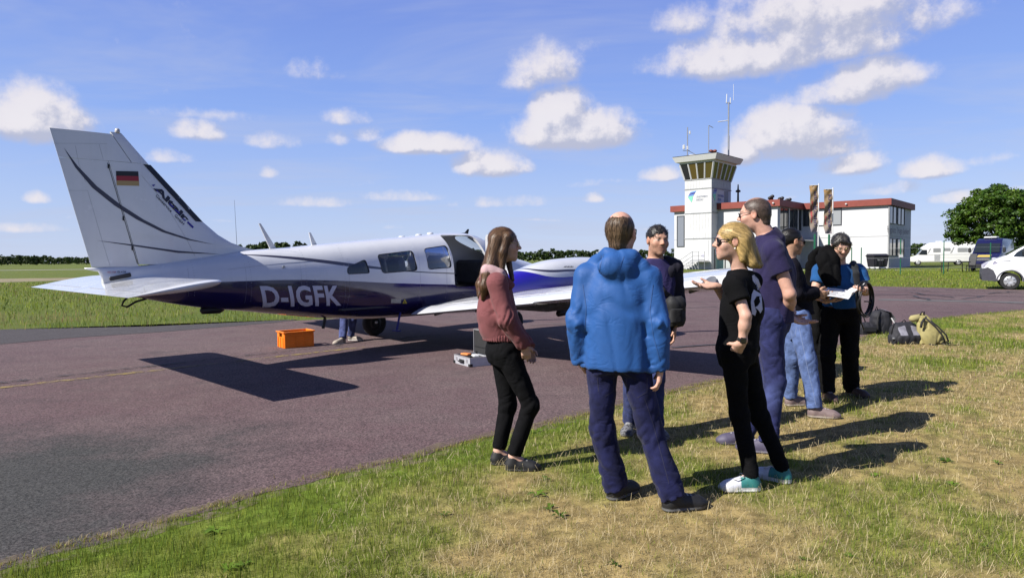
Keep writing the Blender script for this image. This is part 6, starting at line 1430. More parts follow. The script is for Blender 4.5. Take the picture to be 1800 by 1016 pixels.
# ---- A: young woman in the dusty rose jacket
def woman_rose():
    p = Person('young woman with long brown hair, glasses and a dusty rose jacket', 4.62, 1.66, (895, 822))
    p.j(head=(887, 430, 0), neck=(872, 481, 0), chest=(871, 535, 0), pelvis=(886, 613, 0), shR=(874, 497, -.155), shL=(872, 495, .155), elR=(890, 562, -.2), elL=(893, 560, .18), wrR=(921, 607, -.14), wrL=(928, 611, .05), hipR=(889, 617, -.085), hipL=(884, 617, .085), knR=(933, 712, -.09), knL=(893, 712, .08))
    foot(p, 'R', 888, 827, (1, -.06)); foot(p, 'L', 862, 817, (1, .05)); p.head_frame((1, .02), .06, 0, .98)
    p.body('fair', {'R': hd('R', (.22, .1, -.97), (-.25, .9, 0), .75, .8, .1), 'L': hd('L', (.3, -.1, -.9), (-.2, -.9, 0), .7, .8, .1)}, fem=True, blush=.2, brow=(.1, .06, .04), h=.0055)
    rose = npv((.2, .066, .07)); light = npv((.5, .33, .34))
    jc = rose
    zh = at(0, 602, p.Y).z - p.J['pelvis'][2]
    jk = p.top('jacket', M_CLOTH, jc, (.158, .17, .165, .13), (.145, .15, .135, .105), zh, 1.0, (.064, .062, .05), .0075, seed=3, shoulder=.064, fscale=6)
    F = Field(); a = lambda x, y, d: npv(at(x, y, p.Y + d)); F.ell(a(858, 490, -.0), (.062, .13, .06), None, .03)
    for sd in (-1, 1): F.cone(a(858, 476, sd * .11), a(879, 484, sd * .125), .045, .036, .03); F.cone(a(879, 484, sd * .125), a(900, 501, sd * .08), .034, .018, .02)
    F.cone(a(850, 508, -.1), a(850, 508, .1), .032, .032, .03)
    for sd in (-1, 1): F.cone(a(850, 506, sd * .1), a(866, 497, sd * .16), .026, .022, .02); F.cone(a(866, 497, sd * .16), a(898, 505, sd * .1), .022, .014, .02)
    F.disp.append(folds(.005, 12, 5))
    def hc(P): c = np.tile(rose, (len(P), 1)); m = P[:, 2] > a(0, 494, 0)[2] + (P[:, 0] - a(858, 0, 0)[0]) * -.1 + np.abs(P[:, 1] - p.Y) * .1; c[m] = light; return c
    p.out('hood', F, .0065, M_CLOTH, hc)
    # gathered waistband
    hp_ = p.J['pelvis']; F = Field(); F.loft([hp_ + UP * (zh - .012), hp_ + UP * (zh + .03)], [.158, .162], [.146, .15], [nrm(p.J['hipR'] - p.J['hipL'])] * 2, .01)
    def pl(P): a = np.arctan2(P[:, 1] - hp_[1], P[:, 0] - hp_[0]); return .003 * np.sin(a * 55)
    F.disp.append(pl); p.out('waistband', F, .006, M_CLOTH, rose * .95)
    for sd in 'RL': F = Field(); w, e = p.J['wr' + sd], p.J['el' + sd]; F.cone(w + (e - w) * .12, w + (w - e) * .03, .047, .043, .01, ends=(1, 1)); p.out('cuff', F, .006, M_CLOTH, rose * .9)
    p.trousers(M_BLACK, (.005, .005, .006), (.094, .062, .052), hem=.02, waist=.06, W=(.15, .14), D=(.135, .12), fold=.003, stack=.0015, seed=8)
    p.shoes((.012, .012, .013), (.03, .03, .03), .248)
    for sd in 'RL': F = Field(); a = p.J['an' + sd]; F.cone(a - UP * .045, a - UP * .012, .037, .036, .01, ends=(1, 1)); p.out('sock', F, .005, M_CLOTH, (.6, .58, .62))
    p.glasses(M_GOLD, M_LENS)
    def hb(F):
        F.ell(p.hp((0, -.02, .038)), npv((.088, .103, .088)) * p.hs, p.hA, .02); face_cut(F, p, (0, .14, -.05), (.11, .085, .135), .006)
        pts = [(p.hp((.05, -.06, .03)), .05), (npv(at(865, 460, p.Y - .07)), .046), (npv(at(857, 482, p.Y - .12)), .036), (npv(at(852, 504, p.Y - .14)), .034), (npv(at(849, 525, p.Y - .13)), .014)]
        for (a, ra), (b, rb) in zip(pts[:-1], pts[1:]): F.cone(a, b, ra, rb, .02)
        pts = [(p.hp((-.05, -.06, .03)), .05), (npv(at(858, 474, p.Y + .02)), .045), (npv(at(846, 500, p.Y - .02)), .034), (npv(at(843, 522, p.Y - .06)), .014)]
        for (a, ra), (b, rb) in zip(pts[:-1], pts[1:]): F.cone(a, b, ra, rb, .02)
        for x, dy in ((1, -.055),): F.cone(p.hp((x * .074, .02, .055)), p.hp((x * .08, -.01, -.06)), .02, .028, .02); F.cone(p.hp((x * .08, -.01, -.06)), npv(at(880, 487, p.Y - .09)), .028, .022, .02); F.cone(npv(at(880, 487, p.Y - .09)), npv(at(884, 500, p.Y - .1)), .018, .006, .01)
        F.cone(p.hp((-.07, .02, .03)), p.hp((-.07, .03, -.1)), .02, .022, .02); F.cone(p.hp((-.07, .03, -.1)), npv(at(901, 492, p.Y + .02)), .022, .014, .02)
    p.hair((.135, .072, .036), hb, 4, .0022, .0055, (110, 110, 6), .5, axis=lambda P: P - p.root, strands=(2550, .12, .0011, lambda q: npv((q[0] * 4, -.9 if q[2] > .05 else -.3, -.1 if q[2] > .09 else -1)), .003))
woman_rose()

# ---- B: man in the blue softshell, seen from behind
def man_blue():
    p = Person('balding man in a bright blue hooded softshell jacket seen from behind', 3.9, 1.75, (1120, 888))
    p.j(head=(1092, 409, 0), neck=(1086, 466, -.01), chest=(1086, 535, 0), pelvis=(1085, 622, 0), shR=(1138, 489, -.055), shL=(1032, 486, .055), elR=(1157, 568, -.12), elL=(1014, 565, .02), wrR=(1160, 645, -.08), wrL=(1020, 634, .1), hipR=(1112, 628, -.03), hipL=(1060, 628, .03), knR=(1143, 756, -.02), knL=(1058, 752, .08))
    foot(p, 'R', 1164, 899, (.97, .2)); foot(p, 'L', 1070, 881, (.75, .66)); p.head_frame((.5, .86), .04, 0, 1.0)
    bald = lambda x, y, z: np.clip((-(y) + .02) / .05, 0, 1) * np.clip((z + .085) / .03, 0, 1) * np.clip(1.0 - ((x / .06) ** 2 + ((y + .01) / .085) ** 2) * (z > .05), 0, 1) * 0
    p.body('pink', {'R': hd('R', (-.02, .05, -1), (-.94, .3, 0), .55), 'L': hd('L', (.5, .5, -.6), (.9, -.3, 0), .5)}, stub=.3)
    blue = npv((.018, .09, .3))
    def hood(F):
        F.disp.append(folds(.0045, 5, 99, (1.9, 1.9, .22), .12)); F.cone(at(1050, 462, p.Y + .06), at(1130, 466, p.Y - .08), .035, .035, .03); F.ell(npv(at(1084, 469, p.Y - .11)), (.105, .042, .068), None, .04); F.cone(at(1068, 446, p.Y - .06), at(1112, 450, p.Y - .09), .03, .03, .03); F.cone(at(1048, 462, p.Y + .06), at(1066, 446, p.Y - .03), .03, .03, .03); F.cone(at(1112, 450, p.Y - .08), at(1132, 468, p.Y - .04), .03, .028, .03)
    def jc(P): c = np.tile(blue, (len(P), 1)); z0 = at(0, 652, p.Y).z; c[P[:, 2] < z0] *= .8; return c
    zh = at(0, 657, p.Y).z - p.J['pelvis'][2]
    jk = p.top('jacket', M_SHELL, jc, (.188, .18, .19, .16), (.14, .14, .14, .115), zh, 1.0, (.07, .06, .05), .0075, extra=hood, seed=11, shoulder=.07, fscale=4.2)
    MS = mat('dark seam', (.02, .08, .26), .7)
    for seg in ([(1024, 500), (1030, 540), (1028, 585), (1016, 622)], [(1148, 500), (1142, 545), (1148, 590), (1160, 635)], [(1061, 447), (1055, 466), (1053, 480)], [(1097, 451), (1090, 468), (1077, 486)]):
        stick(p, jk, [[(x - .7, y) for x, y in seg] + [(x + .7, y) for x, y in reversed(seg)]], 'seam', MS, .002, 6)
    ind = npv((.0095, .0115, .055))
    def dc(P): n = fbm(P * npv((7, 7, 4)), 6, 3); hi = np.exp(-((P[:, 2] - at(0, 700, p.Y).z) / .12) ** 2); return np.tile(ind, (len(P), 1)) * (.75 + .5 * n + .5 * hi * n)[:, None]
    tr = p.trousers(M_DENIM, dc, (.094, .072, .074), hem=-.035, waist=.0, W=(.165, .15), D=(.125, .11), fold=.005, seed=21, stack=.006)
    ML = mat('denim stitching', (.035, .035, .07), .8); ln = lambda seg, w=.45: [[(a[0] - w, a[1] - w * .6), (a[0] + w, a[1] + w * .6), (b[0] + w, b[1] + w * .6), (b[0] - w, b[1] - w * .6)] for a, b in zip(seg[:-1], seg[1:])]
    for seg in ([(1101, 664), (1103, 690), (1120, 699), (1137, 689), (1138, 664)], [(1050, 664), (1052, 688), (1064, 696), (1078, 688), (1079, 664)], [(1090, 672), (1092, 690), (1089, 700)], [(1133, 700), (1148, 745), (1160, 790), (1176, 850)]): stick(p, tr, ln(seg), 'stitch_line', ML, .002, 6)
    p.shoes((.012, .012, .013), (.1, .1, .1), .285)
    def hb(F):
        F.ell(p.hp((0, -.022, .024)), npv((.083, .098, .083)) * p.hs, p.hA, .02); F.cone(p.hp((0, -.045, -.03)), p.hp((0, -.05, -.075)), .062, .052, .03)
        face_cut(F, p, (0, .16, 0), (.2, .155, .3), .004); F.ell(p.hp((0, .0, .128)), npv((.066, .115, .064)) * p.hs, p.hA, .012, 's'); ear_cut(F, p)
    p.hair((.12, .075, .042), hb, 14, .005, .0055, (60, 40, 12), .7, strands=(1650, .04, .0011, lambda q: npv((q[0] * 3, -.5, -.8)), .003))
man_blue()

# ---- C: man with the shoulder bag
def man_bag():
    p = Person('dark-haired man in a navy sweater facing the camera with a black shoulder bag', 5.38, 1.74, (1120, 766))
    p.j(head=(1156, 423, -.03), neck=(1152, 459, 0), chest=(1147, 508, 0), pelvis=(1140, 570, .02), shR=(1114, 473, .03), shL=(1180, 472, .0), elR=(1106, 528, .06), elL=(1187, 527, .05), wrR=(1112, 572, -.02), wrL=(1184, 572, -.02), hipR=(1122, 574, .02), hipL=(1158, 574, .02), knR=(1112, 664, -.02), knL=(1152, 664, .0))
    foot(p, 'R', 1112, 756, (-.42, -.9)); foot(p, 'L', 1148, 762, (.15, -1)); p.head_frame((.2, -1), .05, .05, 1.0)
    p.body('warm', {'R': hd('R', (0, -.1, -1), (1, 0, 0), .5), 'L': hd('L', (0, -.15, -1), (-1, 0, 0), .5)}, stub=.3, brow=(.04, .03, .025), h=.0055)
    nv = npv((.027, .021, .09)); p.top('sweater', M_CLOTH, nv, (.165, .165, .17, .145), (.125, .125, .125, .105), -.03, 1.0, (.066, .062, .05), .006, seed=31, neck=(.078, .075))
    dk = npv((.014, .013, .024)); zb = .0
    F = Field(); J = p.J
    F.cone(at(1172, 461, p.Y + .0), J['shL'] + npv((.015, 0, .01)), .05, .075, .03); F.cone(J['shL'] + npv((.012, 0, 0)), J['elL'] + npv((.01, 0, 0)), .075, .068, .03); F.cone(J['elL'] + npv((.01, 0, 0)), J['wrL'], .068, .058, .02, ends=(0, 1)); F.cone(at(1172, 480, p.Y - .04), at(1176, 580, p.Y - .02), .05, .06, .04); F.cone(at(1172, 480, p.Y + .09), at(1172, 580, p.Y + .1), .06, .07, .04)
    F.disp.append(folds(.006, 8, 33)); jo = p.out('open_jacket', F, .0075, M_CLOTH, dk)
    stick(p, jo, [[(1164, 462), (1169, 458), (1174, 480), (1174, 520), (1169, 518), (1168, 484)]], 'jacket_lining', mat('lining light blue', (.08, .28, .58), .7), .003)
    jn = npv((.03, .04, .12)); p.trousers(M_DENIM, lambda P: np.tile(jn, (len(P), 1)) * (.7 + .7 * fbm(P * 9, 4, 3))[:, None], (.095, .072, .066), hem=-.02, waist=.05, seed=35)
    def sc_(l, c): c[:] = np.where((fbm(l * 60, 3, 2) > .52)[:, None], c * .5, c * 1.5); return c
    p.shoes((.11, .11, .12), (.22, .21, .2), .28, colfn=sc_)
    def hb(F): F.ell(p.hp((0, -.016, .037)), npv((.082, .101, .09)) * p.hs, p.hA, .02); face_cut(F, p, (0, .135, -.055), (.067, .075, .118), .006); F.ell(p.hp((0, .06, -.14)), npv((.12, .12, .13)) * p.hs, p.hA, .006, 's'); ear_cut(F, p)
    p.hair((.022, .019, .017), hb, 34, .006, .0055, (45, 40, 45), .7, strands=(1650, .028, .0011, lambda q: npv((.3, .9 if q[2] > .07 else .2, .1 if q[2] > .07 else -.8)), .005))
    # the bag hangs from a strap over his far shoulder
    c = at(1186, 546, p.Y - .1); b = empty('shoulder_bag', (c.x, c.y, c.z - .14), R(14), 'black padded shoulder bag hanging at the hip of the navy sweater man', 'bag')
    F = Field(); r0 = npv((c.x, c.y, c.z - .14)); q = npv(c)
    F.loft([q - UP * .125, q - UP * .1, q, q + UP * .09, q + UP * .115], [.06, .075, .08, .078, .055], [.05, .065, .07, .06, .04], [npv((.9, .4, 0))] * 5, .02, 3.2); F.disp.append(folds(.004, 12, 7)); o = finish('bag_body', F, .006, mat('bag nylon', attr='Col', rough=.7, var=.15, vscale=20, bump=.3, bscale=300), b, r0, (.014, .014, .016)); b.rotation_euler = (0, 0, 0)
    F = Field(); P_ = [q + npv((-.02, .0, .1)), npv(at(1166, 512, p.Y - .14)), npv(at(1150, 492, p.Y - .15)), npv(at(1135, 476, p.Y - .12)), npv(at(1126, 466, p.Y - .02))]
    for a_, b_ in zip(P_[:-1], P_[1:]): F.cone(a_, b_, .02, .02, .008, flat=(npv((0, -1, 0)), .35))
    finish('strap', F, .006, M_CLOTH, b, r0, (.03, .025, .03))
    F = Field(); F.loft([q - UP * .09 + npv((.0, -.066, 0)), q + UP * .02 + npv((0, -.068, 0))], [.05, .05], [.02, .018], [npv((.95, .3, 0))] * 2, .01, 3); finish('front_pocket', F, .006, M_CLOTH, b, r0, (.02, .02, .022))
man_bag()

# ---- D: blonde woman in black
def woman_blonde():
    p = Person('blonde woman in black with sunglasses and white and teal trainers, hand in pocket', 4.24, 1.68, (1312, 856))
    p.j(head=(1286, 425, 0), neck=(1301, 481, .01), chest=(1303, 530, 0), pelvis=(1297, 610, 0), shL=(1291, 501, -.14), shR=(1320, 495, .13), elL=(1311, 556, -.225), wrL=(1304, 603, -.2), elR=(1290, 550, .25), wrR=(1258, 503, .12), hipL=(1289, 614, -.08), hipR=(1306, 614, .08), knL=(1300, 727, -.06), knR=(1336, 732, .06))
    foot(p, 'L', 1337, 863, (-1, .04)); foot(p, 'R', 1391, 852, (-.72, .69)); p.head_frame((-1, .1), .02, 0, .99)
    p.body('fair', {'L': hd('L', (-.28, .62, -.75), (.3, .7, .55), .35, .9, .4), 'R': hd('R', (-1, -.12, -.02), (.05, -.35, .9), .3, .92, .5)}, fem=True, brow=(.3, .2, .1), lips=(.5, .2, .18), h=.0055)
    blk = npv((.0042, .0042, .005)); zh = at(0, 620, p.Y).z - p.J['pelvis'][2]
    t = p.top('shirt', M_BLACK, blk, (.15, .145, .15, .125), (.125, .125, .13, .10), zh, .26, (.07, .07, .05), .0075, seed=41, neck=(.085, .075), shoulder=.062)
    Z = lambda L: [(1220 + x * .2954, 340 + y * .2954) for x, y in L]
    stick(p, t, [Z([(345, 490), (358, 484), (383, 512), (400, 560), (395, 588), (378, 572), (372, 548), (350, 520)]), Z([(356, 572), (372, 582), (398, 598), (402, 612), (372, 612), (356, 640), (338, 650), (344, 600)]), Z([(338, 650), (356, 640), (362, 678), (372, 700), (364, 728), (345, 718)]), Z([(362, 678), (380, 668), (394, 645), (388, 618), (402, 612), (408, 690), (396, 714), (382, 694)])], 'back_print', mat('pale print', (.55, .53, .66), .7), .004, 2.2)
    p.trousers(M_BLACK, npv((.004, .004, .0048)), (.086, .057, .048), hem=-.015, waist=.08, W=(.15, .14), D=(.13, .12), fold=.0035, stack=.0025, seed=43)
    def sc_(l, c): c[l[:, 0] < .135] = (.03, .2, .19); c[(l[:, 0] >= .135)] = (.62, .63, .68); return c
    p.shoes((.6, .6, .65), (.72, .72, .72), .262, colfn=sc_, soleh=.036)
    for sd in 'LR':
        h, fd = p.feet[sd]; lc = MB(); w = lambda a, b, z: Vector(h + fd * a + np.cross(UP, fd) * b + UP * z - p.root)
        lc.tube([w(.1, .01, .1), w(.12, .035, .105), w(.16, .04, .085), w(.17, .02, .08), w(.13, 0, .085)], .0035, 5); lc.tube([w(.1, -.01, .1), w(.11, -.04, .1), w(.13, -.045, .075), w(.12, -.01, .09)], .0035, 5); lc.build('lace', mat('shoelace', (.65, .65, .65), .8), p.o, True)
    p.glasses(M_FRM, M_SUNG, True, .033, .024)
    def hb(F):
        F.ell(p.hp((0, -.02, .036)), npv((.09, .107, .09)) * p.hs, p.hA, .02); F.cone(p.hp((-.04, -.06, .0)), npv(at(1322, 462, p.Y - .06)), .062, .03, .03); F.cone(p.hp((.04, -.06, .0)), npv(at(1326, 460, p.Y + .05)), .06, .035, .03); F.cone(p.hp((-.065, -.045, .0)), npv(at(1306, 456, p.Y - .075)), .036, .022, .02); F.cone(p.hp((0, -.09, .0)), npv(at(1334, 466, p.Y)), .05, .02, .03); F.cone(npv(at(1322, 462, p.Y - .06)), npv(at(1334, 468, p.Y - .03)), .03, .012, .02)
        face_cut(F, p, (0, .14, -.06), (.12, .1, .125), .006); ear_cut(F, p)
    p.hair((.5, .34, .13), hb, 44, .0028, .0055, (80, 14, 9), .36, strands=(3060, .11, .0011, lambda q: npv((q[0] * 5, -1.0, -.05 if q[2] > .08 else (-.5 if q[2] > .03 else -1.3))), .004))
    w, e = p.J['wrL'], p.J['elL']; d = nrm(w - e); F = Field(); F.cone(w - d * .035, w - d * .012, .0315, .031, .004, ends=(1, 1)); wo = p.out('watch_strap', F, .004, M_CLOTH, (.012, .012, .013))
    n = nrm(npv((-.15, -1, .1)) - d * (npv((-.15, -1, .1)) @ d)); s3 = np.cross(d, n); c = w - d * .024 + n * .032 - p.root; MB().box(Vector(c), (.036, .01, .036), Matrix([list(d), list(n), list(s3)]).transposed(), bev=.004).build('watch_case', mat('watch glass', (.012, .012, .014), .1, spec=.8), wo)
    e = p.hp((-.084, -.002, -.045)) - p.root; MB().lathe([(.001, -.006), (.006, -.003), (.006, .003), (.001, .006)], Vector(e), n=8).build('earring', mat('pearl', (.75, .7, .65), .2), p.o, True)
woman_blonde()

# ---- E: tall man in the polo shirt
def man_polo():
    p = Person('tall man with cropped hair in a navy polo shirt and jeans, turned away', 5.08, 1.87, (1335, 788))
    p.j(head=(1327, 378, .02), neck=(1349, 416, .0), chest=(1360, 472, 0), pelvis=(1358, 558, 0), shL=(1360, 441, -.165), shR=(1354, 432, .19), elL=(1388, 517, -.22), wrL=(1386, 558, -.03), elR=(1382, 508, .24), wrR=(1392, 556, .1), hipL=(1352, 562, -.095), hipR=(1362, 562, .095), knL=(1362, 668, -.1), knR=(1350, 664, .08))
    foot(p, 'L', 1366, 798, (-.93, .35)); foot(p, 'R', 1326, 781, (-1, .1)); p.head_frame((-.86, .5), .06, 0, 1.06)
    hairm = lambda x, y, z: np.clip((.045 - y + .35 * np.maximum(z, 0)) / .03, 0, 1) * np.clip((z + .075 + .35 * np.minimum(0, y)) / .03, 0, 1) * np.clip((z - .01 + 1.2 * np.maximum(0, -y - .02)) / .02 + .4, 0, 1) * np.clip(1.25 - .75 * np.exp(-((x / .05) ** 2 + ((y - .0) / .07) ** 2)) * (z > .06), 0, 1)
    p.body('pink', {'L': hd('L', (.9, .3, -.32), (.1, -.45, .85), .25, 1.05, .4), 'R': hd('R', (.75, -.35, -.35), (.1, .3, .85), .3, 1.05)}, stub=.35, scalp=(npv((.1, .066, .05)), .85, hairm), h=.0058)
    nv = npv((.02, .0155, .062)); zh = at(0, 580, p.Y).z - p.J['pelvis'][2]
    def col(F):
        nb = p.J['neck']; A = nrm(p.hp((0, -.02, -.06)) - nb); return
    t = p.top('polo_shirt', M_CLOTH, nv, (.175, .17, .175, .15), (.14, .145, .14, .11), zh, .25, (.07, .068, .05), .0065, seed=51, extra=col, neck=(.085, .08), shoulder=.07)
    nb = p.J['neck']; A = nrm(p.hp((0, -.03, -.06)) - nb); F = Field(); F.cone(nb - A * .045, nb + A * .035, .108, .088, .01, ends=(0, 1)); F.cone(nb - A * .06, nb + A * .08, .078, .076, .003, 's'); F.disp.append(folds(.002, 14, 8)); p.out('collar', F, .0048, M_CLOTH, nv * .85)
    jn = npv((.022, .026, .095))
    def dc(P): n = fbm(P * 8, 6, 3); hi = np.exp(-((P[:, 2] - at(0, 700, p.Y).z) / .1) ** 2); return np.tile(jn, (len(P), 1)) * (.6 + .7 * n)[:, None] + npv((.05, .07, .15)) * (hi * n)[:, None]
    p.trousers(M_DENIM, dc, (.094, .072, .066), hem=-.03, waist=.08, seed=53, stack=.005)
    p.shoes((.08, .07, .12), (.12, .11, .14), .295); p.glasses(M_FRM, M_LENS, False, .028, .016)
    def hb(F): F.ell(p.hp((0, -.013, .031)), npv((.0775, .0975, .0875)) * p.hs, p.hA, .02); F.cone(p.hp((0, -.05, -.02)), p.hp((0, -.052, -.055)), .058, .052, .03); face_cut(F, p, (0, .15, -.03), (.2, .1, .2), .004); F.ell(p.hp((0, .06, -.13)), npv((.13, .1, .11)) * p.hs, p.hA, .006, 's'); F.ell(p.hp((0, .03, .13)), npv((.045, .1, .045)) * p.hs, p.hA, .01, 's'); ear_cut(F, p)
    p.hair((.085, .058, .046), hb, 54, .0012, .0055, (90, 90, 90), .5, strands=(3000, .012, .0009, lambda q: npv((0, -.6, -.8)), .0025))
man_polo()

# ---- F: man with slicked dark hair, in profile
def man_slick():
    p = Person('man with slicked-back black hair, dark jacket and light blue jeans in profile', 6.28, 1.74, (1400, 722))
    p.j(head=(1393, 425, 0), neck=(1386, 457, 0), chest=(1389, 500, 0), pelvis=(1400, 553, .0), shR=(1390, 470, -.165), shL=(1386, 468, .165), elR=(1402, 516, -.2), wrR=(1432, 515, -.1), elL=(1402, 515, .22), wrL=(1434, 517, .16), hipR=(1402, 556, -.09), hipL=(1398, 556, .09), knR=(1420, 637, -.24), knL=(1392, 634, .06))
    foot(p, 'R', 1419, 733, (.93, -.36)); foot(p, 'L', 1380, 714, (.95, .1)); p.head_frame((1, .12), .12, 0, 1.0)
    p.body('tan', {'R': hd('R', (.95, -.05, -.22), (.0, .9, .3), .7), 'L': hd('L', (.95, -.1, -.2), (0, -.9, .3), .7)}, stub=.5, brow=(.02, .015, .012), h=.006)
    p.top('jacket', M_BLACK, npv((.008, .0075, .013)), (.17, .175, .17, .145), (.15, .15, .14, .11), at(0, 566, p.Y).z - p.J['pelvis'][2], 1.0, (.07, .068, .052), .008, seed=61, shoulder=.072)
    jn = npv((.095, .145, .31)); 
    def dc(P): return np.tile(jn, (len(P), 1)) * (.55 + .85 * fbm(P * npv((12, 12, 7)), 6, 3))[:, None]
    tr = p.trousers(M_DENIM, dc, (.1, .075, .066), hem=-.01, waist=.04, seed=63, fold=.0042, stack=.004)
    ML = mat('pale stitching', (.16, .21, .36), .8)
    for seg in ([(1405, 578), (1412, 610), (1420, 650), (1430, 690), (1434, 712)], [(1400, 575), (1398, 590), (1388, 598)]): stick(p, tr, [[(x - .4, y) for x, y in seg] + [(x + .4, y) for x, y in reversed(seg)]], 'stitch_line', ML, .002, 6)
    p.shoes((.2, .145, .14), (.28, .24, .2), .28); p.glasses(M_FRM, M_SUNG, True, .03, .02)
    def hb(F): F.ell(p.hp((0, -.024, .036)), npv((.083, .103, .088)) * p.hs, p.hA, .02); F.cone(p.hp((0, -.08, -.0)), p.hp((0, -.085, -.06)), .045, .03, .03); face_cut(F, p, (0, .14, -.06), (.12, .1, .128), .006); F.ell(p.hp((0, .06, -.13)), npv((.13, .12, .11)) * p.hs, p.hA, .006, 's'); ear_cut(F, p)
    p.hair((.012, .0105, .0105), hb, 64, .004, .006, (60, 8, 40), .6, strands=(1500, .07, .0011, lambda q: npv((0, -1, -.1 if q[2] > .06 else -.6)), .002))
man_slick()

# ---- G: man reading the papers
def man_papers():
    p = Person('grey-haired bearded man in a blue t-shirt reading papers with a black jacket over one shoulder', 6.75, 1.74, (1468, 701))
    p.j(head=(1478, 433, -.07), neck=(1475, 468, 0), chest=(1474, 502, 0), pelvis=(1476, 547, .0), shR=(1441, 477, .0), shL=(1508, 477, .0), elR=(1431, 516, -.06), wrR=(1452, 529, -.27), elL=(1523, 512, -.05), wrL=(1516, 512, -.3), hipR=(1462, 550, 0), hipL=(1491, 550, 0), knR=(1453, 622, -.03), knL=(1494, 620, -.02))
    foot(p, 'R', 1450, 700, (-.1, -1)); foot(p, 'L', 1488, 693, (.35, -.94)); p.head_frame((-.16, -1), .42, 0, 1.0)
    p.body('fair', {'R': hd('R', (.92, -.3, .05), (0, -.05, 1), .35, 1.0), 'L': hd('L', (-.75, -.6, .0), (.1, 0, 1), .6, 1.0)}, beard=.75, brow=(.1, .09, .08), h=.006)
    bl = npv((.012, .08, .24)); p.top('t_shirt', M_CLOTH, bl, (.16, .16, .17, .15), (.13, .13, .13, .105), at(0, 555, p.Y).z - p.J['pelvis'][2], .28, (.07, .074, .05), .006, seed=71, neck=(.082, .075), shoulder=.07)
    p.trousers(M_BLACK, npv((.0045, .0045, .005)), (.1, .08, .078), hem=-.03, waist=.06, seed=73, fold=.005, stack=.006)
    F = Field(); P_ = p.J['pelvis']; F.loft([P_ + UP * .03, P_ + UP * .062], [.166, .164], [.132, .13], [nrm(p.J['hipR'] - p.J['hipL'])] * 2, .01); p.out('belt', F, .007, M_SHOE, (.06, .028, .015))
    p.shoes((.07, .04, .03), (.05, .045, .04), .28)
    # black jacket thrown over his right shoulder, long sleeve hanging down
    Y = p.Y; F = Field(); a = lambda x, y, d: npv(at(x, y, Y + d))
    lx = npv((1, -.15, 0))
    F.loft([a(1464, 503, -.2), a(1461, 485, -.19), a(1456, 460, -.15), a(1453, 444, -.07), a(1452, 434, -.01)], [.062, .09, .1, .085, .05], [.03, .045, .05, .06, .05], [lx] * 5, .03, 2.2)
    F.loft([a(1432, 575, .16), a(1433, 530, .17), a(1436, 480, .16), a(1444, 447, .08), a(1450, 434, .02)], [.07, .1, .12, .11, .06], [.05, .06, .06, .06, .05], [lx] * 5, .03, 2.2)
    F.cone(a(1437, 520, .08), a(1434, 585, .04), .055, .042, .03); F.cone(a(1434, 585, .04), a(1431, 640, .02), .042, .036, .03, ends=(0, 1))
    F.disp.append(folds(.011, 8, 75, (1.5, 1.5, .35), .15)); p.out('slung_jacket', F, .0085, M_BLACK, (.0032, .0032, .0037))
    F = Field(); pts = [a(1497, 466, .08), a(1500, 464, .0), a(1503, 470, -.09), a(1505, 482, -.135), a(1508, 505, -.135)]
    for u, v in zip(pts[:-1], pts[1:]): F.cone(u, v, .033, .03, .01, flat=(npv((0, -1, 0)), .5))
    p.out('strap', F, .007, M_CLOTH, (.02, .022, .026)); F = Field(); F.cone(a(1510, 560, -.05), a(1506, 626, -.05), .022, .02, .01, flat=(npv((0, -1, 0)), .35)); F.cone(a(1507, 545, -.1), a(1510, 562, -.06), .022, .022, .01, flat=(npv((0, -1, 0)), .35)); p.out('hanging_strap', F, .007, M_CLOTH, (.015, .015, .017))
    p.glasses(M_GOLD, M_LENS, False, .027, .017)
    def hb(F): F.ell(p.hp((0, -.018, .037)), npv((.083, .103, .09)) * p.hs, p.hA, .02); face_cut(F, p, (.01, .145, -.05), (.062, .085, .13), .008); F.ell(p.hp((0, .05, -.155)), npv((.14, .14, .13)) * p.hs, p.hA, .006, 's'); F.cone(p.hp((.03, .08, .09)), p.hp((-.055, .075, .055)), .016, .012, .012); F.cone(p.hp((-.072, .03, .04)), p.hp((-.076, .01, -.02)), .018, .01, .015); F.cone(p.hp((.072, .03, .04)), p.hp((.076, .01, -.02)), .018, .01, .015)
    p.hair((.05, .045, .042), hb, 74, .006, .006, (40, 22, 28), 1.1, strands=(1300, .06, .0018, lambda q: npv((q[0] * 12, .3 if q[1] > .0 else -.5, .2 if q[2] > .1 else -.8)), .007))
    # sheets of paper in his hands
    def sheet(name, c, label, curve, m):
        o = empty(name, tuple(npv(at(*c[0]))), 0, label, 'paper'); V = []; n = 8; q = [npv(at(*x)) for x in c]
        for i in range(n + 1):
            for j in range(n + 1):
                u, v = i / n, j / n; V.append(tuple((q[0] * (1 - u) + q[1] * u) * (1 - v) + (q[3] * (1 - u) + q[2] * u) * v + UP * curve * math.sin(math.pi * v) * (.4 + .6 * u) - q[0]))
        MB().add(V, [(i * (n + 1) + j, i * (n + 1) + j + 1, (i + 1) * (n + 1) + j + 1, (i + 1) * (n + 1) + j) for i in range(n) for j in range(n)]).build('sheet', m, o, True); return o, q
    mp = mat('paper', (.82, .82, .84), .8); o, q = sheet('paper_sheet', [(1443, 519, Y - .5), (1449, 506, Y - .22), (1503, 514, Y - .22), (1491, 526, Y - .5)], 'white printed sheet of paper held out flat by the bearded man', .012, mp)
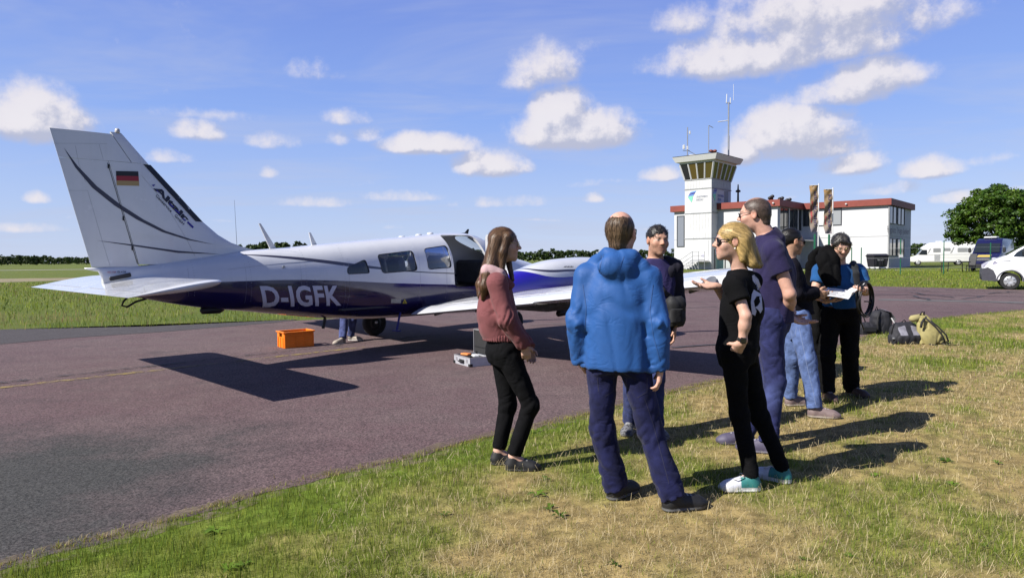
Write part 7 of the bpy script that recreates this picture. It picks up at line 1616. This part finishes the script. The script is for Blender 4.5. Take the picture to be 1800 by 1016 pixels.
    for i in range(7):
        u = .15 + .1 * i; w = random.Random(i).uniform(.25, .6); A_ = lambda uu, vv: tuple((q[0] * (1 - uu) + q[1] * uu) * (1 - vv) + (q[3] * (1 - uu) + q[2] * uu) * vv + UP * (.012 * math.sin(math.pi * vv) * (.4 + .6 * uu) + .0022) - q[0])
        MB().add([A_(u, .2), A_(u, .2 + w * .4), A_(u, .2 + w), A_(u + .03, .2 + w), A_(u + .03, .2 + w * .4), A_(u + .03, .2)], [(0, 1, 4, 5), (1, 2, 3, 4)]).build('printed_line', mat('print grey', (.3, .3, .32), .8), o)
    sheet('paper_sheet', [(1486, 513, Y - .46), (1494, 507, Y - .25), (1526, 496, Y - .25), (1502, 513, Y - .45)], 'second lilac-shaded sheet of paper tilted up in the bearded man\'s left hand', .004, mp)
    # coil of cable hanging from the same hand
    c = at(1521, 525, Y - .3); o = empty('cable_coil', tuple(c - Vector((0, 0, .17))), 0, 'coil of black cable hanging from the hand of the man reading papers', 'cable'); mc = mat('cable rubber', (.012, .012, .013), .45); r_ = random.Random(3)
    ux = Vector((math.cos(R(40)), math.sin(R(40)), 0))
    for i in range(7):
        rr = .158 + r_.uniform(-.01, .012); dx, dz, tl = r_.uniform(-.008, .008), r_.uniform(-.012, .008), r_.uniform(-.012, .012); nn = Vector((-ux.y, ux.x, 0))
        MB().tube([ux * (rr * math.cos(t) + dx) + Vector((0, 0, .17 + rr * 1.03 * math.sin(t) + dz)) + nn * (tl * math.sin(t * 2 + i) + (i - 3) * .006) for t in np.linspace(0, 2 * math.pi, 37)[:-1]], .0058, 6, closed=True).build('cable_loop', mc, o, True)
    MB().tube([ux * .15 + Vector((0, 0, .12)), ux * .05 + Vector((0, -.01, .14)), ux * -.03 + Vector((0, -.01, .145))], .006, 6).build('cable_end', mc, o, True); MB().tube([ux * -.1 + Vector((0, 0, .03)), ux * -.08 + Vector((0, 0, -.06)), ux * -.02 + Vector((0, 0, -.13))], .006, 6).build('cable_end', mc, o, True)
man_papers()

# ---- H: person standing beyond the fuselage, only the legs show
def man_behind():
    b = gnd(608, 603); Y = b.y + .25; p = Person('person in jeans and pale trainers standing beyond the aircraft, only the legs showing', Y, 1.72, (608, 602), None); s = FPX / Y
    def z(px, zz, dd=0.0): q = b.x + (px - 608) / s; return npv((q, Y + dd, zz))
    p.J = dict(head=z(612, 1.56, .1), neck=z(611, 1.38, .08), chest=z(611, 1.2, .05), pelvis=z(610, .93), shR=z(595, 1.34, .05), shL=z(630, 1.34, .05), elR=z(590, 1.1, .12), elL=z(634, 1.1, .12), wrR=z(600, .98, .3), wrL=z(625, .98, .3), hipR=z(602, .9), hipL=z(619, .9), knR=z(600, .5), knL=z(617, .5))
    foot(p, 'R', 607, 603.5, (-.55, -.8)); foot(p, 'L', 612, 599, (.95, -.2)); p.head_frame((.2, 1), .1)
    p.body('fair', {'R': hd('R', (0, 1, 0), (0, 0, -1)), 'L': hd('L', (0, 1, 0), (0, 0, -1))}, h=.009)
    p.top('jumper', M_CLOTH, npv((.1, .1, .12)), (.17, .17, .17, .145), (.125, .125, .125, .1), -.05, 1.0, h=.011, seed=81)
    p.trousers(M_DENIM, lambda P: np.tile(npv((.055, .07, .18)), (len(P), 1)) * (.6 + .8 * fbm(P * 10, 5, 3))[:, None], (.09, .07, .065), hem=-.01, seed=83, h=.01)
    def sc_(l, c): c[l[:, 0] < .09] *= .5; return c
    p.shoes((.42, .36, .3), (.6, .58, .55), .28, h=.007, colfn=sc_)
    def hb(F): F.ell(p.hp((0, -.016, .037)), npv((.082, .101, .09)) * p.hs, p.hA, .02); face_cut(F, p)
    p.hair((.06, .04, .03), hb, 84, .004, .009)
man_behind()
# ================================================================ things on the ground
def crate():
    b = gnd(516, 611); o = empty('folding_crate', (b.x, b.y + .12, .0065), R(38), 'orange plastic folding crate standing on the apron below the rear fuselage', 'crate')
    m = mat('orange plastic', (1.0, .24, .01), .42, var=.08, vscale=6); L, Wd, H = .56, .38, .29
    for s in (-1, 1):
        w = MB(); w.box((0, s * Wd / 2, H / 2), (L, .012, H)); lw = w.build('side_wall', m, o)
        for x in (-.27, -.09, .09, .27): MB().box((x, s * (Wd / 2 + .009), H * .46), (.018, .016, H * .8)).build('rib', m, lw)
        for z in (.012, .12, .235): MB().box((0, s * (Wd / 2 + .008), z), (L - .006, .014, .02)).build('rail', m, lw)
        for i in range(3):
            for z0 in (.035, .135):
                MB().box((-.18 + .18 * i, s * (Wd / 2 + .0075), z0 + .035), (.13, .006, .06), bev=.002).build('recess_panel', m, lw)
        e = MB(); e.box((s * L / 2, 0, H * .36), (.012, Wd - .014, H * .7)); e.box((s * L / 2, -.13, H * .86), (.012, .11, H * .28)); e.box((s * L / 2, .13, H * .86), (.012, .11, H * .28)); e.box((s * L / 2, 0, H * .975), (.012, .16, .014)); ew = e.build('end_wall', m, o)
        for y in (-.13, 0, .13): MB().box((s * (L / 2 + .009), y, H * .35), (.016, .016, H * .66)).build('rib', m, ew)
        MB().box((s * (L / 2 + .01), 0, H + .006), (.034, Wd + .04, .024), bev=.005).build('rim', m, o); MB().box((0, s * (Wd / 2 + .01), H + .004), (L + .002, .034, .024), bev=.005).build('rim', m, o)
    MB().box((0, 0, .012), (L - .014, Wd - .014, .016)).build('crate_floor', m, o)
    o.scale = (.88,) * 3
    for x, y, r in ((-.12, .05, .07), (.1, -.04, .06), (.17, .08, .05)): MB().lathe([(r * .5, .02), (r, .06), (r * .9, .2), (r * .4, .28)], (x, y, 0), n=12).build('tool_roll', M_BLK, o, True)
crate()
def flight_case():
    b = gnd(831, 643); o = empty('aluminium_case', (b.x, b.y + .14, .0065), math.atan2(-.85, .52), 'open aluminium case with orange and black kit inside on the apron', 'case'); L, D, H = .46, .34, .115
    m = mat('case aluminium', (.62, .63, .68), .35, .35, var=.08, vscale=20); me = mat('case edge', (.75, .75, .78), .3, .7); fo = mat('case foam', (.02, .02, .022), .9, var=.2, vscale=30)
    for s in (-1, 1): MB().box((s * L / 2, 0, H / 2), (.012, D, H)).build('end_wall', m, o); MB().box((0, s * D / 2, H / 2), (L + .012, .012, H)).build('side_wall', m, o); MB().box((0, s * D / 2, H + .003), (L + .016, .018, .012)).build('edge_trim', me, o); MB().box((s * L / 2, 0, H + .003), (.018, D + .01, .012)).build('edge_trim', me, o)
    for x in (-1, 1):
        for y in (-1, 1):
            for z in (.02,): MB().box((x * (L / 2 - .008), y * (D / 2 - .008), z), (.05, .05, .042), bev=.006).build('corner', M_BLK, o)
    MB().box((0, 0, H * .4), (L - .014, D - .014, H * .7)).build('foam', fo, o)
    # the handle side looks towards the camera side of the apron
    h = MB(); h.tube([(-.06, -D / 2 - .008, .05), (-.055, -D / 2 - .035, .052), (.055, -D / 2 - .035, .052), (.06, -D / 2 - .008, .05)], .009, 8); h.box((0, -D / 2 - .008, .052), (.15, .008, .05), bev=.004); h.build('handle', M_BLK, o)
    for x in (-.15, .15): MB().box((x, -D / 2 - .009, .075), (.04, .01, .05), bev=.003).build('latch', me, o)
    ld = MB(); ld.box((0, D / 2 + .012, H + L * .0 + .17), (L, .012, .33)); lid = ld.build('lid', m, o)
    MB().box((0, D / 2 - .012, H + .17), (L - .02, .036, .31)).build('lid_foam', fo, lid)
    for x in (-1, 1): MB().box((x * L / 2, D / 2 - .01, H + .17), (.012, .055, .34)).build('lid_edge', me, lid)
    MB().box((0, D / 2 - .01, H + .335), (L + .012, .055, .012)).build('lid_edge', me, lid); MB().box((0, D / 2 - .034, H + .1), (L - .06, .004, .012)).build('lid_strap', M_BLK, lid)
    MB().box((-.1, -.06, H + .012), (.14, .09, .03), Matrix.Rotation(R(20), 3, 'Z'), bev=.01).build('orange_pouch', mat('orange nylon', (.75, .24, .06), .6), o); MB().box((.1, -.02, H + .012), (.13, .09, .035), Matrix.Rotation(R(-14), 3, 'Z'), bev=.014).build('white_pack', mat('white pack', (.68, .68, .68), .5), o); MB().tube([(.02, .05, H), (.02, .04, H + .06)], .012, 8).build('probe', M_BLK, o)
    o.rotation_euler = (0, 0, math.atan2(-.85, .52))
flight_case()
M_BAG = mat('bag cloth', attr='Col', rough=.75, var=.15, vscale=18, bump=.3, bscale=260)
def bag(label, base, build, col, parts, group=None, name='backpack'):
    b = npv(gnd(*base)); o = empty(name, tuple(b), 0, label, 'bag', group); F = Field(); build(F, b); F.plane(b + npv((0, 0, .004)), (0, 0, -1)); finish('bag_body', F, .008, M_BAG, o, b, col)
    parts(o, b); return o
def strap(o, pts, r, m=None, name='strap'): MB().tube([tuple(p) for p in pts], r, 6).build(name, m or mat('webbing', (.012, .012, .014), .8), o, True)
V3 = lambda x, y, z: Vector((x, y, z))
def bags():
    blk = npv((.016, .016, .022)); gr = npv((.24, .235, .28)); ol = npv((.33, .285, .11))
    def b1(F, b):
        F.loft([b + npv((0, 0, -.02)), b + npv((0, 0, .1)), b + npv((.0, .04, .2)), b + npv((.0, .07, .29)), b + npv((0, .09, .34))], [.26, .27, .235, .19, .12], [.15, .16, .13, .1, .05], [npv((1, .1, 0))] * 5, .03, 2.8); F.disp.append(folds(.008, 9, 3))
    def c1(P):
        c = np.tile(blk, (len(P), 1)); b = npv(gnd(1592, 604)); x, z = P[:, 0] - b[0], P[:, 2]; k = (P[:, 1] < b[1] + .02)
        for s in (-1, 1): m = (np.abs(x - s * .105 - .0) < .058 + .0 * z) & (z > .15) & (z < .3 - .25 * np.abs(x - s * .06)) & k; c[m] = gr
        return c
    def q1(o, b):
        strap(o, [V3(-.22, 0, .1), V3(-.26, -.03, .2), V3(-.2, .02, .3), V3(-.12, .06, .33)], .014); strap(o, [V3(.12, .06, .32), V3(.22, .05, .2), V3(.27, -.06, .08), V3(.3, -.1, .02)], .014); strap(o, [V3(-.04, .07, .335), V3(0, .05, .385), V3(.05, .07, .335)], .009, None, 'haul_loop'); MB().box((-.25, -.1, .1), (.04, .02, .03), bev=.005).build('buckle', M_GALV, o)
        strap(o, [V3(-.2, -.06, .12), V3(-.25, -.14, .05), V3(-.3, -.16, .012)], .009)
    bag('black and grey daypack slumped on the grass', (1592, 604), b1, c1, q1, 'bags lying at the grass edge')
    def b2(F, b):
        F.loft([b + npv((.02, 0, -.02)), b + npv((.0, 0, .12)), b + npv((-.05, .03, .28)), b + npv((-.1, .05, .42)), b + npv((-.13, .06, .48))], [.2, .19, .14, .08, .04], [.12, .12, .09, .06, .03], [npv((1, -.15, 0))] * 5, .03, 2.5); F.disp.append(folds(.012, 8, 5))
    def q2(o, b):
        strap(o, [V3(-.1, -.03, .44), V3(.02, -.1, .3), V3(.12, -.14, .15), V3(.17, -.14, .03)], .012); strap(o, [V3(-.08, 0, .45), V3(.08, -.06, .3), V3(.2, -.1, .16), V3(.24, -.1, .05)], .012); strap(o, [V3(-.15, .03, .46), V3(-.13, -.0, .53), V3(-.08, .02, .52), V3(-.09, .04, .45)], .01, None, 'haul_loop'); strap(o, [V3(-.12, -.05, .42), V3(-.18, -.08, .36), V3(-.2, -.09, .28)], .018)
        strap(o, [V3(.1, -.15, .02), V3(.2, -.22, .012), V3(.36, -.2, .012)], .009); strap(o, [V3(-.1, -.14, .02), V3(-.02, -.24, .012)], .009)
        MB().lathe([(.02, -.1), (.055, -.06), (.055, .06), (.02, .1)], (-.2, .06, .42), Matrix.Rotation(R(80), 3, 'Y'), 10).build('rolled_mat', mat('khaki roll', (.36, .31, .14), .9), o, True)
    bag('olive canvas bag with black straps leaning beside the grey daypack', (1634, 605), b2, ol, q2, 'bags lying at the grass edge')
    def b3(F, b):
        F.loft([b + npv((0, 0, -.02)), b + npv((0, 0, .12)), b + npv((-.02, .0, .28)), b + npv((-.05, 0, .4)), b + npv((-.06, 0, .44))], [.16, .17, .165, .12, .06], [.14, .15, .14, .1, .04], [npv((1, 0, 0))] * 5, .03, 2.8); F.disp.append(folds(.008, 9, 7))
    def q3(o, b):
        MB().add([(-.02, -.12, .44), (.1, -.14, .4), (.17, -.15, .3), (.2, -.14, .24), (.2, .02, .26), (.16, .02, .33), (.08, .02, .43), (-.02, .02, .46)], [(0, 1, 6, 7), (1, 2, 5, 6), (2, 3, 4, 5)]).build('grey_flap', mat('flap grey', (.24, .24, .27), .6), o); strap(o, [V3(-.08, -.1, .42), V3(-.16, -.17, .3), V3(-.17, -.18, .12), V3(-.12, -.17, .03)], .016); strap(o, [V3(.1, -.15, .3), V3(.17, -.18, .16), V3(.14, -.17, .04)], .012, mat('pale webbing', (.4, .4, .4), .8)); strap(o, [V3(-.07, 0, .43), V3(-.1, -.02, .5), V3(-.12, -.0, .43)], .01, None, 'haul_loop')
    bag('black rucksack with grey lid flap standing on the asphalt edge', (1549, 586), b3, blk, q3, 'bags lying at the grass edge')
    def b4(F, b): F.loft([b + npv((0, 0, -.02)), b + npv((0, 0, .06)), b + npv((0, 0, .16)), b + npv((0, 0, .22))], [.23, .24, .22, .12], [.14, .15, .13, .06], [npv((1, .1, 0))] * 4, .03, 3); F.disp.append(folds(.008, 10, 9))
    def q4(o, b): strap(o, [V3(-.1, 0, .21), V3(-.06, -.03, .3), V3(-.02, -.02, .33), V3(.02, -.02, .22)], .011, None, 'carry_handle'); MB().box((.02, -.155, .1), (.26, .03, .1), bev=.012).build('front_pocket', M_BLK, o)
    bag('low black holdall next to the rucksack on the asphalt edge', (1518, 587), b4, blk, q4, 'bags lying at the grass edge', 'holdall')
bags()
